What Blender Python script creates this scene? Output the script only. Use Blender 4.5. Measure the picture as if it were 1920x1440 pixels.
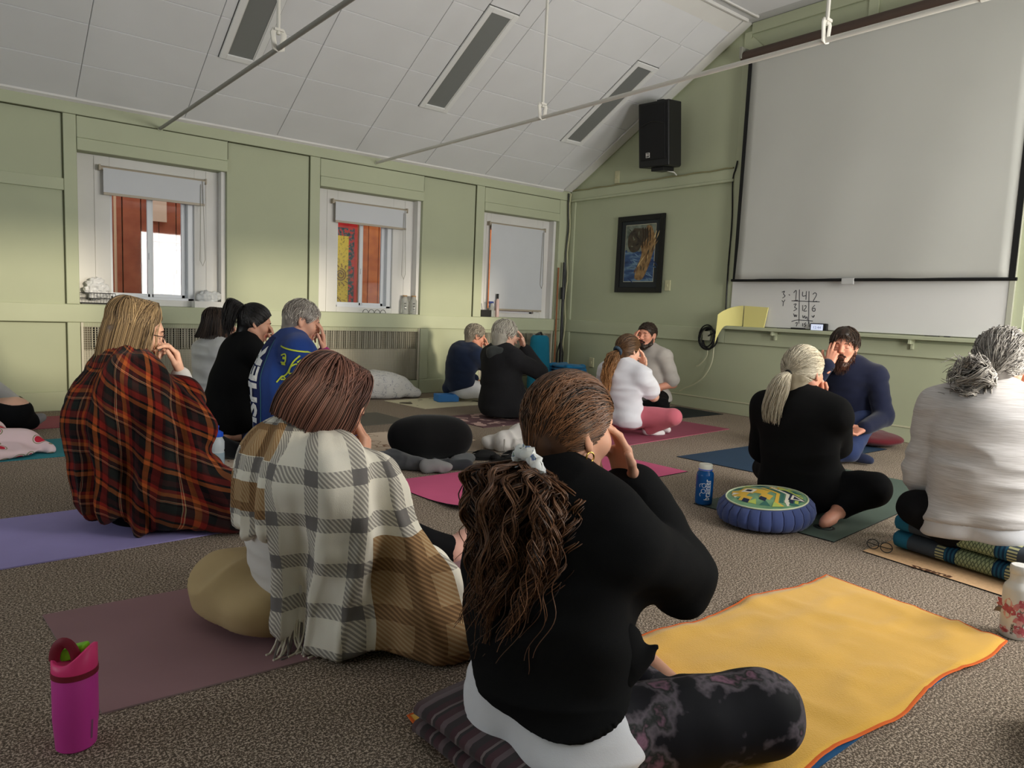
import bpy, bmesh, math, random
import numpy as np
from mathutils import Vector, Matrix
from mathutils.bvhtree import BVHTree

for _o in list(bpy.data.objects):
    bpy.data.objects.remove(_o, do_unlink=True)
SC = bpy.context.scene
COL = SC.collection
PI = math.pi

# ------------------------------------------------------------------ camera
# world: room corner at the origin, wall_left is the plane y=0, wall_front the plane x=0, the room is x<0, y<0
CAM = np.array([-6.4606, -6.8863, 1.0])
FPX = 1336.2
_yaw, _pit, _rol = 0.886767, -0.105234, 0.0423366
FW = np.array([math.cos(_yaw)*math.cos(_pit), math.sin(_yaw)*math.cos(_pit), math.sin(_pit)])
_r = np.array([math.sin(_yaw), -math.cos(_yaw), 0.0]); _u = np.cross(_r, FW)
RT = _r*math.cos(_rol)+_u*math.sin(_rol); UP = -_r*math.sin(_rol)+_u*math.cos(_rol)
cd = bpy.data.cameras.new('camera'); cam = bpy.data.objects.new('camera', cd); COL.objects.link(cam)
cam.matrix_world = Matrix(((RT[0], UP[0], -FW[0], CAM[0]), (RT[1], UP[1], -FW[1], CAM[1]), (RT[2], UP[2], -FW[2], CAM[2]), (0, 0, 0, 1)))
cd.sensor_fit = 'HORIZONTAL'; cd.sensor_width = 36.0; cd.lens = FPX*36.0/1920.0; cd.clip_start = 0.05; cd.clip_end = 200
SC.camera = cam

# ------------------------------------------------------------------ sky, sun, window light, exposure
SC.view_settings.view_transform = 'Standard'; SC.view_settings.look = 'None'
SC.view_settings.gamma = 1.0; SC.view_settings.use_curve_mapping = False
SC.view_settings.exposure = 0.1
W = bpy.data.worlds.new('sky'); SC.world = W; W.use_nodes = True
_bg = W.node_tree.nodes['Background']; _bg.inputs['Color'].default_value = (0.80, 0.90, 1.0, 1); _bg.inputs['Strength'].default_value = 1.5
sd = bpy.data.lights.new('sun', 'SUN'); sd.energy = 1.9; sd.color = (1.0, 0.88, 0.68); sd.angle = math.radians(4.0)
sun = bpy.data.objects.new('sun', sd); COL.objects.link(sun)
sun.rotation_euler = Vector((-0.12, 0.98, -0.10)).to_track_quat('-Z', 'Y').to_euler(); sun.location = (-3, -14, 4)
RWIN = [(-5.5, -4.3), (-3.4, -2.2), (-1.4, -0.2)]       # windows of the right wall (x ranges)
for i, (a, b) in enumerate(RWIN):
    ld = bpy.data.lights.new('window_daylight', 'AREA'); ld.shape = 'RECTANGLE'; ld.size = b-a; ld.size_y = 1.25
    ld.energy = [6, 85, 72][i]; ld.color = (1.0, 0.97, 0.92)
    lo = bpy.data.objects.new('window_daylight', ld); COL.objects.link(lo)
    lo.location = ((a+b)/2, -7.62, 1.52); lo.rotation_euler = (math.radians(90), 0, 0)
# fill lamp added behind the camera, set in an unseen opening of wall_back
ld = bpy.data.lights.new('rear_fill_lamp', 'AREA'); ld.shape = 'RECTANGLE'; ld.size = 3.0; ld.size_y = 1.3; ld.energy = 30; ld.color = (0.93, 0.97, 1.0)
lo = bpy.data.objects.new('rear_fill_lamp', ld); COL.objects.link(lo)
lo.location = (-10.62, -3.6, 1.6); lo.rotation_euler = (math.radians(90), 0, math.radians(-90))

# ================================================================== helpers
def lin(c):
    out = []
    for v in c[:3]:
        v = v/255.0
        out.append(v/12.92 if v <= 0.04045 else ((v+0.055)/1.055)**2.4)
    return (out[0], out[1], out[2], 1.0)

_mats = {}
def M(name, col, rough=0.75, spec=0.3, metal=0.0, var=None, bump=None, sheen=0.0, coat=0.0, emit=None, col2=None, trans=0.0, sss=0.0, coord='Object', alpha=None):
    """principled material; var=(scale, amount) mottles the colour, bump=(scale, strength[, distance])"""
    if name in _mats: return _mats[name]
    m = bpy.data.materials.new(name); m.use_nodes = True; nt = m.node_tree; N = nt.nodes; Lk = nt.links
    b = N['Principled BSDF']; b.inputs['Roughness'].default_value = rough; b.inputs['Specular IOR Level'].default_value = spec
    b.inputs['Metallic'].default_value = metal; c = lin(col); b.inputs['Base Color'].default_value = c
    if sheen: b.inputs['Sheen Weight'].default_value = sheen; b.inputs['Sheen Roughness'].default_value = 0.5
    if coat: b.inputs['Coat Weight'].default_value = coat; b.inputs['Coat Roughness'].default_value = 0.1
    if trans: b.inputs['Transmission Weight'].default_value = trans; b.inputs['IOR'].default_value = 1.3
    if sss: b.inputs['Subsurface Weight'].default_value = sss; b.inputs['Subsurface Radius'].default_value = (0.012, 0.005, 0.003); b.inputs['Subsurface Scale'].default_value = 1.0
    if emit: b.inputs['Emission Color'].default_value = c; b.inputs['Emission Strength'].default_value = emit
    if alpha is not None: b.inputs['Alpha'].default_value = alpha
    tc = N.new('ShaderNodeTexCoord')
    if var:
        n = N.new('ShaderNodeTexNoise'); n.inputs['Scale'].default_value = var[0]; n.inputs['Detail'].default_value = 4
        Lk.new(tc.outputs[coord], n.inputs['Vector'])
        r = N.new('ShaderNodeValToRGB'); r.color_ramp.elements[0].position = 0.3; r.color_ramp.elements[1].position = 0.7
        c2 = lin(col2) if col2 else tuple(min(1, v*(1-var[1])) for v in c[:3])+(1,)
        c1 = c if col2 else tuple(min(1, v*(1+var[1])) for v in c[:3])+(1,)
        r.color_ramp.elements[0].color = c2; r.color_ramp.elements[1].color = c1
        Lk.new(n.outputs['Fac'], r.inputs['Fac']); Lk.new(r.outputs['Color'], b.inputs['Base Color'])
    if bump:
        n = N.new('ShaderNodeTexNoise'); n.inputs['Scale'].default_value = bump[0]; n.inputs['Detail'].default_value = 3
        Lk.new(tc.outputs[coord], n.inputs['Vector'])
        bp = N.new('ShaderNodeBump'); bp.inputs['Strength'].default_value = bump[1]; bp.inputs['Distance'].default_value = bump[2] if len(bump) > 2 else 0.004
        Lk.new(n.outputs['Fac'], bp.inputs['Height']); Lk.new(bp.outputs['Normal'], b.inputs['Normal'])
    _mats[name] = m
    return m

class NB:
    """small node builder for the patterned cloths"""
    def __init__(s, name, rough=0.85, spec=0.2):
        s.m = bpy.data.materials.new(name); s.m.use_nodes = True; s.nt = s.m.node_tree; s.b = s.nt.nodes['Principled BSDF']
        s.b.inputs['Roughness'].default_value = rough; s.b.inputs['Specular IOR Level'].default_value = spec
        s.tc = s.nt.nodes.new('ShaderNodeTexCoord')
    def n(s, t, **kw):
        nd = s.nt.nodes.new(t)
        for k, v in kw.items(): setattr(nd, k, v)
        return nd
    def put(s, v, sock):
        if hasattr(v, 'is_linked') or isinstance(v, bpy.types.NodeSocket): s.nt.links.new(v, sock)
        else: sock.default_value = v
    def math(s, op, a, b=0.0, c=0.0):
        nd = s.n('ShaderNodeMath', operation=op)
        for i, v in enumerate((a, b, c)):
            s.put(v, nd.inputs[i])
        return nd.outputs[0]
    def xyz(s, vec):
        nd = s.n('ShaderNodeSeparateXYZ'); s.nt.links.new(vec, nd.inputs[0]); return nd.outputs
    def noise(s, scale, vec=None, detail=2.0):
        nd = s.n('ShaderNodeTexNoise'); nd.inputs['Scale'].default_value = scale; nd.inputs['Detail'].default_value = detail
        s.nt.links.new(vec if vec is not None else s.tc.outputs['Object'], nd.inputs['Vector']); return nd.outputs['Fac']
    def stripes(s, val, period, stops):
        """periodic stripes: stops = [(pos 0..1, colour)], constant interpolation"""
        f = s.math('FRACT', s.math('DIVIDE', val, period))
        return s.ramp(f, stops, 'CONSTANT')
    def ramp(s, f, stops, interp='LINEAR'):
        r = s.n('ShaderNodeValToRGB'); cr = r.color_ramp; cr.interpolation = interp
        cr.elements[0].position = stops[0][0]; cr.elements[0].color = stops[0][1]
        cr.elements[1].position = stops[1][0]; cr.elements[1].color = stops[1][1]
        for p, c in stops[2:]:
            e = cr.elements.new(p); e.color = c
        s.put(f, r.inputs['Fac']); return r.outputs['Color']
    def mix(s, f, a, b, mode='MIX'):
        nd = s.n('ShaderNodeMix', data_type='RGBA', blend_type=mode)
        s.put(f, nd.inputs[0]); s.put(a, nd.inputs[6]); s.put(b, nd.inputs[7]); return nd.outputs[2]
    def mask(s, val, lo, hi):
        """1 where lo < val < hi"""
        return s.math('MULTIPLY', s.math('GREATER_THAN', val, lo), s.math('LESS_THAN', val, hi))
    def bump(s, h, strength=0.3, dist=0.003):
        bp = s.n('ShaderNodeBump'); bp.inputs['Strength'].default_value = strength; bp.inputs['Distance'].default_value = dist
        s.nt.links.new(h, bp.inputs['Height']); s.nt.links.new(bp.outputs['Normal'], s.b.inputs['Normal'])
    def out(s, col):
        s.put(col, s.b.inputs['Base Color']); return s.m

ORG = {}
def tag(o, label=None, cat=None, group=None, kind=None):
    if label: o['label'] = label
    if cat: o['category'] = cat
    if group: o['group'] = group
    if kind: o['kind'] = kind
    return o
def thing(name, label, cat, loc=(0, 0, 0), rz=0.0, group=None):
    o = bpy.data.objects.new(name, None); COL.objects.link(o); o.location = loc; o.rotation_euler = (0, 0, rz); o.empty_display_size = 0.1
    ORG[o] = np.array(loc, float)
    return tag(o, label, cat, group)

def mesh(name, V, F, mat, parent=None, smooth=False, mids=None, uv=None, origin=None, attr=None, world=True):
    """one mesh object; V in world space (world=True) or in the parent's local space"""
    V = np.asarray(V, float).reshape(-1, 3)
    if parent is not None:
        org = ORG.get(parent, np.zeros(3)) if world else np.zeros(3)
    else:
        org = np.asarray(origin if origin is not None else (0, 0, 0), float)
    me = bpy.data.meshes.new(name)
    if isinstance(F, np.ndarray) and F.ndim == 2:
        n, k = F.shape
        me.vertices.add(len(V)); me.vertices.foreach_set('co', (V-org if world or parent is None else V).astype(np.float32).ravel())
        me.loops.add(n*k); me.loops.foreach_set('vertex_index', F.astype(np.int32).ravel())
        me.polygons.add(n); me.polygons.foreach_set('loop_start', (np.arange(n)*k).astype(np.int32))
        me.polygons.foreach_set('loop_total', np.full(n, k, np.int32))
        me.update(calc_edges=True)
    else:
        me.from_pydata((V-org).tolist() if (world or parent is None) else V.tolist(), [], [list(map(int, f)) for f in F]); me.update()
    ms = mat if isinstance(mat, (list, tuple)) else [mat]
    for m in ms: me.materials.append(m)
    if mids is not None: me.polygons.foreach_set('material_index', np.asarray(mids, np.int32))
    if smooth: me.polygons.foreach_set('use_smooth', np.ones(len(me.polygons), bool))
    if uv is not None:
        li = np.empty(len(me.loops), np.int32); me.loops.foreach_get('vertex_index', li)
        l = me.uv_layers.new(name='uv'); l.data.foreach_set('uv', np.asarray(uv, np.float32)[li].ravel())
    if attr is not None:
        a = me.attributes.new('rnd', 'FLOAT', 'POINT'); a.data.foreach_set('value', np.asarray(attr, np.float32))
    o = bpy.data.objects.new(name, me); COL.objects.link(o)
    if parent is not None:
        o.parent = parent; ORG[o] = org
    else:
        o.location = org.tolist(); ORG[o] = org
    return o

class MB:
    """collects boxes, prisms, tubes and turned shapes into ONE mesh object"""
    def __init__(s): s.v = []; s.f = []; s.mi = []; s.n = 0
    def add(s, V, F, mi=0):
        V = np.asarray(V, float).reshape(-1, 3)
        s.v.append(V)
        for f in F: s.f.append([int(i)+s.n for i in f]); s.mi.append(mi)
        s.n += len(V); return s
    def box(s, x0, x1, y0, y1, z0, z1, mi=0):
        x0, x1 = min(x0, x1), max(x0, x1); y0, y1 = min(y0, y1), max(y0, y1); z0, z1 = min(z0, z1), max(z0, z1)
        V = [(x0, y0, z0), (x1, y0, z0), (x1, y1, z0), (x0, y1, z0), (x0, y0, z1), (x1, y0, z1), (x1, y1, z1), (x0, y1, z1)]
        return s.add(V, [(0, 3, 2, 1), (4, 5, 6, 7), (0, 1, 5, 4), (1, 2, 6, 5), (2, 3, 7, 6), (3, 0, 4, 7)], mi)
    def obox(s, c, ax, ay, az, hx, hy, hz, mi=0):
        c, ax, ay, az = (np.asarray(q, float) for q in (c, ax, ay, az))
        V = [c+ax*hx*i+ay*hy*j+az*hz*k for k in (-1, 1) for i, j in ((-1, -1), (1, -1), (1, 1), (-1, 1))]
        return s.add(V, [(0, 3, 2, 1), (4, 5, 6, 7), (0, 1, 5, 4), (1, 2, 6, 5), (2, 3, 7, 6), (3, 0, 4, 7)], mi)
    def prism(s, pts, d, mi=0):
        """planar polygon pts (3D) extruded by vector d"""
        P = np.asarray(pts, float); n = len(P); d = np.asarray(d, float)
        F = [list(range(n))[::-1], list(range(n, 2*n))]+[(i, (i+1) % n, (i+1) % n+n, i+n) for i in range(n)]
        return s.add(np.vstack([P, P+d]), F, mi)
    def tube(s, pts, r, k=8, mi=0, closed=False, flat=None):
        P = np.asarray(pts, float); n = len(P); R = np.full(n, r, float) if np.isscalar(r) else np.asarray(r, float)
        T = np.roll(P, -1, 0)-np.roll(P, 1, 0) if closed else np.gradient(P, axis=0)
        T /= np.linalg.norm(T, axis=1)[:, None]+1e-12
        ref = np.array([0, 0, 1.0]) if abs(T[:, 2]).mean() < 0.8 else np.array([1.0, 0, 0])
        A = np.cross(T, ref); A /= np.linalg.norm(A, axis=1)[:, None]+1e-9
        for i in range(1, n):
            if A[i]@A[i-1] < 0: A[i] = -A[i]
        B = np.cross(T, A); an = np.arange(k)*2*PI/k
        fl = 1.0 if flat is None else flat
        V = (P[:, None]+R[:, None, None]*(np.cos(an)[None, :, None]*A[:, None]+fl*np.sin(an)[None, :, None]*B[:, None])).reshape(-1, 3)
        F = []
        for i in range(n if closed else n-1):
            j = (i+1) % n
            for q in range(k): F.append((i*k+q, i*k+(q+1) % k, j*k+(q+1) % k, j*k+q))
        if not closed: F.append(tuple(range(k))[::-1]); F.append(tuple(range((n-1)*k, n*k)))
        return s.add(V, F, mi)
    def lathe(s, c, prof, k=24, mi=0, sx=1.0, sy=1.0, cap=True, rot=None):
        """prof [(r, z)] turned about the vertical axis through c"""
        c = np.asarray(c, float); an = np.arange(k)*2*PI/k; n = len(prof)
        V = np.array([[r*math.cos(a)*sx, r*math.sin(a)*sy, z] for r, z in prof for a in an])
        if rot is not None: V = V@np.asarray(rot).T
        F = [(i*k+q, i*k+(q+1) % k, (i+1)*k+(q+1) % k, (i+1)*k+q) for i in range(n-1) for q in range(k)]
        if cap: F += [tuple(range(k))[::-1], tuple(range((n-1)*k, n*k))]
        return s.add(V+c, F, mi)
    def build(s, name, mat, parent=None, smooth=False, bevel=0.0, origin=None, world=True, seg=2):
        V = np.vstack(s.v)
        o = mesh(name, V, s.f, mat, parent, smooth=False, mids=s.mi, origin=origin, world=world)
        if bevel or smooth:
            bm = bmesh.new(); bm.from_mesh(o.data)
            if bevel:
                es = [e for e in bm.edges if len(e.link_faces) == 2 and e.calc_face_angle(0) > 0.6]
                bmesh.ops.bevel(bm, geom=es, offset=bevel, segments=seg, affect='EDGES', profile=0.6, clamp_overlap=True)
            bmesh.ops.recalc_face_normals(bm, faces=bm.faces)
            bm.to_mesh(o.data); bm.free()
        if smooth:
            o.data.polygons.foreach_set('use_smooth', np.ones(len(o.data.polygons), bool))
            o.data.set_sharp_from_angle(angle=math.radians(40))
        return o

def copy_tree(o, parent=None):
    c = o.copy(); COL.objects.link(c)
    if parent is not None: c.parent = parent
    for ch in list(o.children): copy_tree(ch, c)
    return c

# ---- vector helpers
def A3(*v): return np.array(v if len(v) > 1 else v[0], float)
def nrm(v): v = np.asarray(v, float); return v/(np.linalg.norm(v)+1e-12)
def lerp(a, b, t): return np.asarray(a, float)*(1-t)+np.asarray(b, float)*t
def rotm(ax, deg):
    return np.array(Matrix.Rotation(math.radians(deg), 3, Vector(ax)))
def spline(pts, n):
    """Catmull-Rom through pts"""
    P = np.asarray(pts, float); P = np.vstack([2*P[0]-P[1], P, 2*P[-1]-P[-2]]); m = len(P)-3
    t = np.linspace(0, m-1e-9, n); i = t.astype(int); u = (t-i)[:, None]
    p0, p1, p2, p3 = P[i], P[i+1], P[i+2], P[i+3]
    return 0.5*((2*p1)+(-p0+p2)*u+(2*p0-5*p1+4*p2-p3)*u*u+(-p0+3*p1-3*p2+p3)*u**3)

_rg = np.random.RandomState(7); _NZ = _rg.rand(32, 32, 32)
def vnoise(P, scale):
    """smooth value noise in -1..1 at points P"""
    Q = np.asarray(P, float)*scale; i = np.floor(Q).astype(int); f = Q-i; f = f*f*(3-2*f); i &= 31; j = (i+1) & 31
    r = 0
    for dx in (0, 1):
        for dy in (0, 1):
            for dz in (0, 1):
                w = (f[:, 0] if dx else 1-f[:, 0])*(f[:, 1] if dy else 1-f[:, 1])*(f[:, 2] if dz else 1-f[:, 2])
                r = r+w*_NZ[(j if dx else i)[:, 0], (j if dy else i)[:, 1], (j if dz else i)[:, 2]]
    return r*2-1

# ---- distance fields: smooth unions of tapered capsules and ellipsoids, meshed with surface nets
def smax(a, b, k):
    h = np.clip(.5-.5*(a-b)/k, 0, 1); return a*(1-h)+b*h+k*h*(1-h)
class Field:
    def __init__(s, lo, hi, h):
        s.lo = np.asarray(lo, float); s.h = h; n = np.ceil((np.asarray(hi, float)-s.lo)/h).astype(int)+1
        s.n = n; s.ax = [s.lo[i]+h*np.arange(n[i]) for i in range(3)]; s.D = np.full(tuple(n), 0.5, np.float32)
    def blk(s, lo, hi):
        a = np.clip(np.floor((lo-s.lo)/s.h).astype(int), 0, s.n); b = np.clip(np.ceil((hi-s.lo)/s.h).astype(int)+1, 0, s.n)
        if (b <= a).any(): return None
        sl = tuple(slice(a[i], b[i]) for i in range(3))
        X = s.ax[0][sl[0]][:, None, None]; Y = s.ax[1][sl[1]][None, :, None]; Z = s.ax[2][sl[2]][None, None, :]
        return sl, X, Y, Z
    def comb(s, sl, d, k, sub):
        D = s.D[sl]
        if sub:
            d = -d
            h = np.clip(0.5-0.5*(D-d)/k, 0, 1) if k > 0 else None
            s.D[sl] = np.maximum(D, d) if k <= 0 else (D*(1-h)+d*h+k*h*(1-h))
        else:
            if k <= 0: s.D[sl] = np.minimum(D, d)
            else:
                h = np.clip(0.5+0.5*(D-d)/k, 0, 1); s.D[sl] = D*(1-h)+d*h-k*h*(1-h)
    def cone(s, a, b, ra, rb, k=0.02, sub=False):
        a = np.asarray(a, float); b = np.asarray(b, float); m = max(ra, rb)+k*1.6+2.5*s.h
        q = s.blk(np.minimum(a, b)-m, np.maximum(a, b)+m)
        if q is None: return
        sl, X, Y, Z = q; ab = b-a; L2 = float(ab@ab)+1e-12
        px, py, pz = X-a[0], Y-a[1], Z-a[2]
        t = np.clip((px*ab[0]+py*ab[1]+pz*ab[2])/L2, 0, 1)
        d = np.sqrt((px-t*ab[0])**2+(py-t*ab[1])**2+(pz-t*ab[2])**2)-(ra+(rb-ra)*t)
        s.comb(sl, d, k, sub)
    def ell(s, c, r, R=None, k=0.02, sub=False):
        c = np.asarray(c, float); r = np.asarray(r, float); m = r.max()+k*1.6+2.5*s.h
        q = s.blk(c-m, c+m)
        if q is None: return
        sl, X, Y, Z = q; px, py, pz = X-c[0], Y-c[1], Z-c[2]
        if R is None: u, v, w = px, py, pz
        else:
            u = px*R[0, 0]+py*R[1, 0]+pz*R[2, 0]; v = px*R[0, 1]+py*R[1, 1]+pz*R[2, 1]; w = px*R[0, 2]+py*R[1, 2]+pz*R[2, 2]
        k0 = np.sqrt((u/r[0])**2+(v/r[1])**2+(w/r[2])**2); k1 = np.sqrt((u/r[0]**2)**2+(v/r[1]**2)**2+(w/r[2]**2)**2)+1e-9
        s.comb(sl, k0*(k0-1)/k1, k, sub)
    def prims(s, PR, inf=0.0, k=None):
        for p in PR:
            kk = p[-1] if k is None else k
            if p[0] == 'c': s.cone(p[1], p[2], p[3]+inf, p[4]+inf, kk)
            else: s.ell(p[1], np.asarray(p[2])+inf, p[3], kk)
    def pts(s):
        return np.meshgrid(*s.ax, indexing='ij')
    def cut(s, p, n):
        """keep the side where (x-p).n < 0"""
        p = np.asarray(p, float); n = nrm(n)
        d = (s.ax[0][:, None, None]-p[0])*n[0]+(s.ax[1][None, :, None]-p[1])*n[1]+(s.ax[2][None, None, :]-p[2])*n[2]
        s.D = smax(s.D, d.astype(np.float32), 1.6*s.h)
    def nets(s):
        D = s.D; S = D < 0
        c = S[:-1, :-1, :-1].astype(np.int8)
        for o in ((1, 0, 0), (0, 1, 0), (0, 0, 1), (1, 1, 0), (1, 0, 1), (0, 1, 1), (1, 1, 1)):
            c = c+S[o[0]:D.shape[0]-1+o[0], o[1]:D.shape[1]-1+o[1], o[2]:D.shape[2]-1+o[2]]
        act = np.argwhere((c > 0) & (c < 8)); N = len(act)
        idx = np.full(c.shape, -1, np.int32); idx[act[:, 0], act[:, 1], act[:, 2]] = np.arange(N)
        offs = [(0, 0, 0), (1, 0, 0), (0, 1, 0), (1, 1, 0), (0, 0, 1), (1, 0, 1), (0, 1, 1), (1, 1, 1)]
        val = np.stack([D[act[:, 0]+o[0], act[:, 1]+o[1], act[:, 2]+o[2]] for o in offs], 1)
        acc = np.zeros((N, 3)); cnt = np.zeros(N)
        for a, b in ((0, 1), (2, 3), (4, 5), (6, 7), (0, 2), (1, 3), (4, 6), (5, 7), (0, 4), (1, 5), (2, 6), (3, 7)):
            va, vb = val[:, a], val[:, b]; m = (va < 0) != (vb < 0)
            t = np.where(m, va/np.where(m, va-vb, 1), 0)
            acc += np.where(m[:, None], np.array(offs[a])+t[:, None]*(np.array(offs[b])-np.array(offs[a])), 0); cnt += m
        V = (act+acc/np.maximum(cnt, 1)[:, None])*s.h+s.lo
        F = []
        for ax in range(3):
            u, v = (ax+1) % 3, (ax+2) % 3
            sl0 = [slice(None)]*3; sl1 = [slice(None)]*3; sl0[ax] = slice(None, -1); sl1[ax] = slice(1, None)
            e = np.argwhere(S[tuple(sl0)] != S[tuple(sl1)])
            e = e[(e[:, u] > 0) & (e[:, v] > 0) & (e[:, u] < D.shape[u]-1) & (e[:, v] < D.shape[v]-1)]
            if not len(e): continue
            ins = S[e[:, 0], e[:, 1], e[:, 2]]
            du = np.zeros(3, int); du[u] = 1; dv = np.zeros(3, int); dv[v] = 1
            q = [e-du-dv, e-dv, e, e-du]
            Q = np.stack([idx[p[:, 0], p[:, 1], p[:, 2]] for p in q], 1)
            Q = np.where(ins[:, None], Q, Q[:, ::-1]); F.append(Q[(Q >= 0).all(1)])
        return V, (np.vstack(F) if F else np.zeros((0, 4), int))

def vnormals(V, F):
    n = np.cross(V[F[:, 2]]-V[F[:, 0]], V[F[:, 3]]-V[F[:, 1]]) if F.shape[1] == 4 else np.cross(V[F[:, 1]]-V[F[:, 0]], V[F[:, 2]]-V[F[:, 0]])
    o = np.zeros_like(V)
    for i in range(F.shape[1]):
        for c in range(3): o[:, c] += np.bincount(F[:, i], n[:, c], len(V))
    return o/(np.linalg.norm(o, axis=1)[:, None]+1e-12)
def smooth_v(V, F, it=2, lam=0.5):
    E = np.vstack([F[:, [i, (i+1) % F.shape[1]]] for i in range(F.shape[1])]); n = len(V)
    deg = np.bincount(E[:, 0], minlength=n)+np.bincount(E[:, 1], minlength=n)
    for _ in range(it):
        S = np.zeros_like(V)
        for c in range(3): S[:, c] = np.bincount(E[:, 0], V[E[:, 1], c], n)+np.bincount(E[:, 1], V[E[:, 0], c], n)
        V = V+lam*(S/np.maximum(deg, 1)[:, None]-V)
    return V
def merge(parts):
    V, F, n = [], [], 0
    for v, f in parts: V.append(v); F.append(f+n); n += len(v)
    return np.vstack(V), np.vstack(F)
def bounds(PR, m):
    lo = np.full(3, 1e9); hi = -lo
    for p in PR:
        if p[0] == 'c':
            r = max(p[3], p[4]); lo = np.minimum(lo, np.minimum(p[1], p[2])-r); hi = np.maximum(hi, np.maximum(p[1], p[2])+r)
        else: r = max(p[2]); lo = np.minimum(lo, np.asarray(p[1])-r); hi = np.maximum(hi, np.asarray(p[1])+r)
    return lo-m, hi+m

def tubes(P, R, k=3):
    """many hair-like tubes: P (N, M, 3), R (N, M) or (M,)"""
    N, Mn = P.shape[:2]; R = np.broadcast_to(R, (N, Mn))
    T = np.gradient(P, axis=1); T /= np.linalg.norm(T, axis=2)[..., None]+1e-9
    ref = np.array([0.31, 0.87, 0.38]); A = np.cross(T, ref); A /= np.linalg.norm(A, axis=2)[..., None]+1e-6; B = np.cross(T, A)
    an = np.arange(k)*2*PI/k
    V = (P[:, :, None]+R[:, :, None, None]*(np.cos(an)[:, None]*A[:, :, None]+np.sin(an)[:, None]*B[:, :, None])).reshape(-1, 3)
    b = (np.arange(N)*Mn*k)[:, None, None]+(np.arange(Mn-1)*k)[None, :, None]; q = np.arange(k)[None, None, :]; q2 = (q+1) % k
    F = np.stack([b+q, b+q2, b+k+q2, b+k+q], -1).reshape(-1, 4)
    return V, F

def text_mesh(s, size, mat_fn=None, font_bold=0.0, res=2, extr=0.0):
    """flat letters as (V2, F): x right, y up, centred on the origin"""
    cu = bpy.data.curves.new('letters', 'FONT'); cu.body = s; cu.size = size; cu.align_x = 'CENTER'; cu.align_y = 'CENTER'; cu.offset = font_bold; cu.resolution_u = res
    ob = bpy.data.objects.new('letters', cu); COL.objects.link(ob)
    dg = bpy.context.evaluated_depsgraph_get(); me = bpy.data.meshes.new_from_object(ob.evaluated_get(dg))
    V = np.array([v.co[:2] for v in me.vertices]).reshape(-1, 2); F = [tuple(p.vertices) for p in me.polygons]
    bpy.data.objects.remove(ob, do_unlink=True); bpy.data.meshes.remove(me); bpy.data.curves.remove(cu)
    return V, F
def bvh(o):
    me = o.data; M4 = ORG.get(o, np.zeros(3))
    return BVHTree.FromPolygons([tuple(np.array(v.co)+M4) for v in me.vertices], [tuple(p.vertices) for p in me.polygons])
def decal(tree, V2, F, c, right, up, back=0.3, lift=0.0015):
    """lay flat print V2 on a surface by casting along -(right x up)"""
    right = nrm(right); up = nrm(up); n = np.cross(right, up); out = []
    for x, y in V2:
        p = np.asarray(c)+right*x+up*y+n*back
        h = tree.ray_cast(Vector(p), Vector(-n), back*2)
        out.append(np.array(h[0])+n*lift if h[0] is not None else np.array(p)-n*back)
    return np.array(out), F
def subdiv2(V, F, it=1):
    """split flat print faces so that they can follow curved surfaces"""
    bm = bmesh.new(); vs = [bm.verts.new((x, y, 0)) for x, y in V]
    for f in F:
        try: bm.faces.new([vs[i] for i in f])
        except ValueError: pass
    bmesh.ops.triangulate(bm, faces=bm.faces[:])
    bmesh.ops.subdivide_edges(bm, edges=bm.edges[:], cuts=it, use_grid_fill=True)
    bmesh.ops.triangulate(bm, faces=bm.faces[:])
    bm.verts.index_update(); V2 = np.array([v.co[:2] for v in bm.verts]); F2 = [tuple(v.index for v in f.verts) for f in bm.faces]; bm.free()
    return V2, F2

# ================================================================== materials of the room
GREEN = M('sage_paint', (184, 189, 160), rough=.62, spec=.3, var=(1.3, .045), bump=(55, .10, .002))
GREEN_D = M('sage_paint_panel', (179, 184, 155), rough=.65, spec=.3, var=(1.1, .05), bump=(40, .10, .002))
WHITE = M('white_paint', (226, 224, 220), rough=.55, spec=.3, var=(3, .03))
CEIL = M('ceiling_tile', (228, 228, 230), rough=.9, spec=.1, var=(2.2, .025), bump=(180, .15, .001))
CEILG = M('ceiling_groove', (205, 205, 205), rough=.9, spec=.1)
VINYL = M('window_vinyl', (225, 228, 232), rough=.35, spec=.4)
BLACK = M('black_plastic', (26, 26, 27), rough=.45, spec=.35)
DARK = M('painted_dark', (20, 19, 17), rough=.9)
STEEL = M('radiator_steel', (196, 190, 172), rough=.45, spec=.4, var=(6, .06))
WIRE = M('grille_wire', (176, 170, 150), rough=.5, spec=.4)
def glass_mat():
    m = bpy.data.materials.new('window_glass'); m.use_nodes = True; nt = m.node_tree; nt.nodes.clear()
    o = nt.nodes.new('ShaderNodeOutputMaterial'); mx = nt.nodes.new('ShaderNodeMixShader'); tr = nt.nodes.new('ShaderNodeBsdfTransparent'); gl = nt.nodes.new('ShaderNodeBsdfGlossy')
    fr = nt.nodes.new('ShaderNodeFresnel'); fr.inputs['IOR'].default_value = 1.45; gl.inputs['Roughness'].default_value = .02; tr.inputs['Color'].default_value = (.94, .96, .97, 1)
    nt.links.new(fr.outputs[0], mx.inputs[0]); nt.links.new(tr.outputs[0], mx.inputs[1]); nt.links.new(gl.outputs[0], mx.inputs[2]); nt.links.new(mx.outputs[0], o.inputs[0])
    return m
GLASS = glass_mat()
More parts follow.
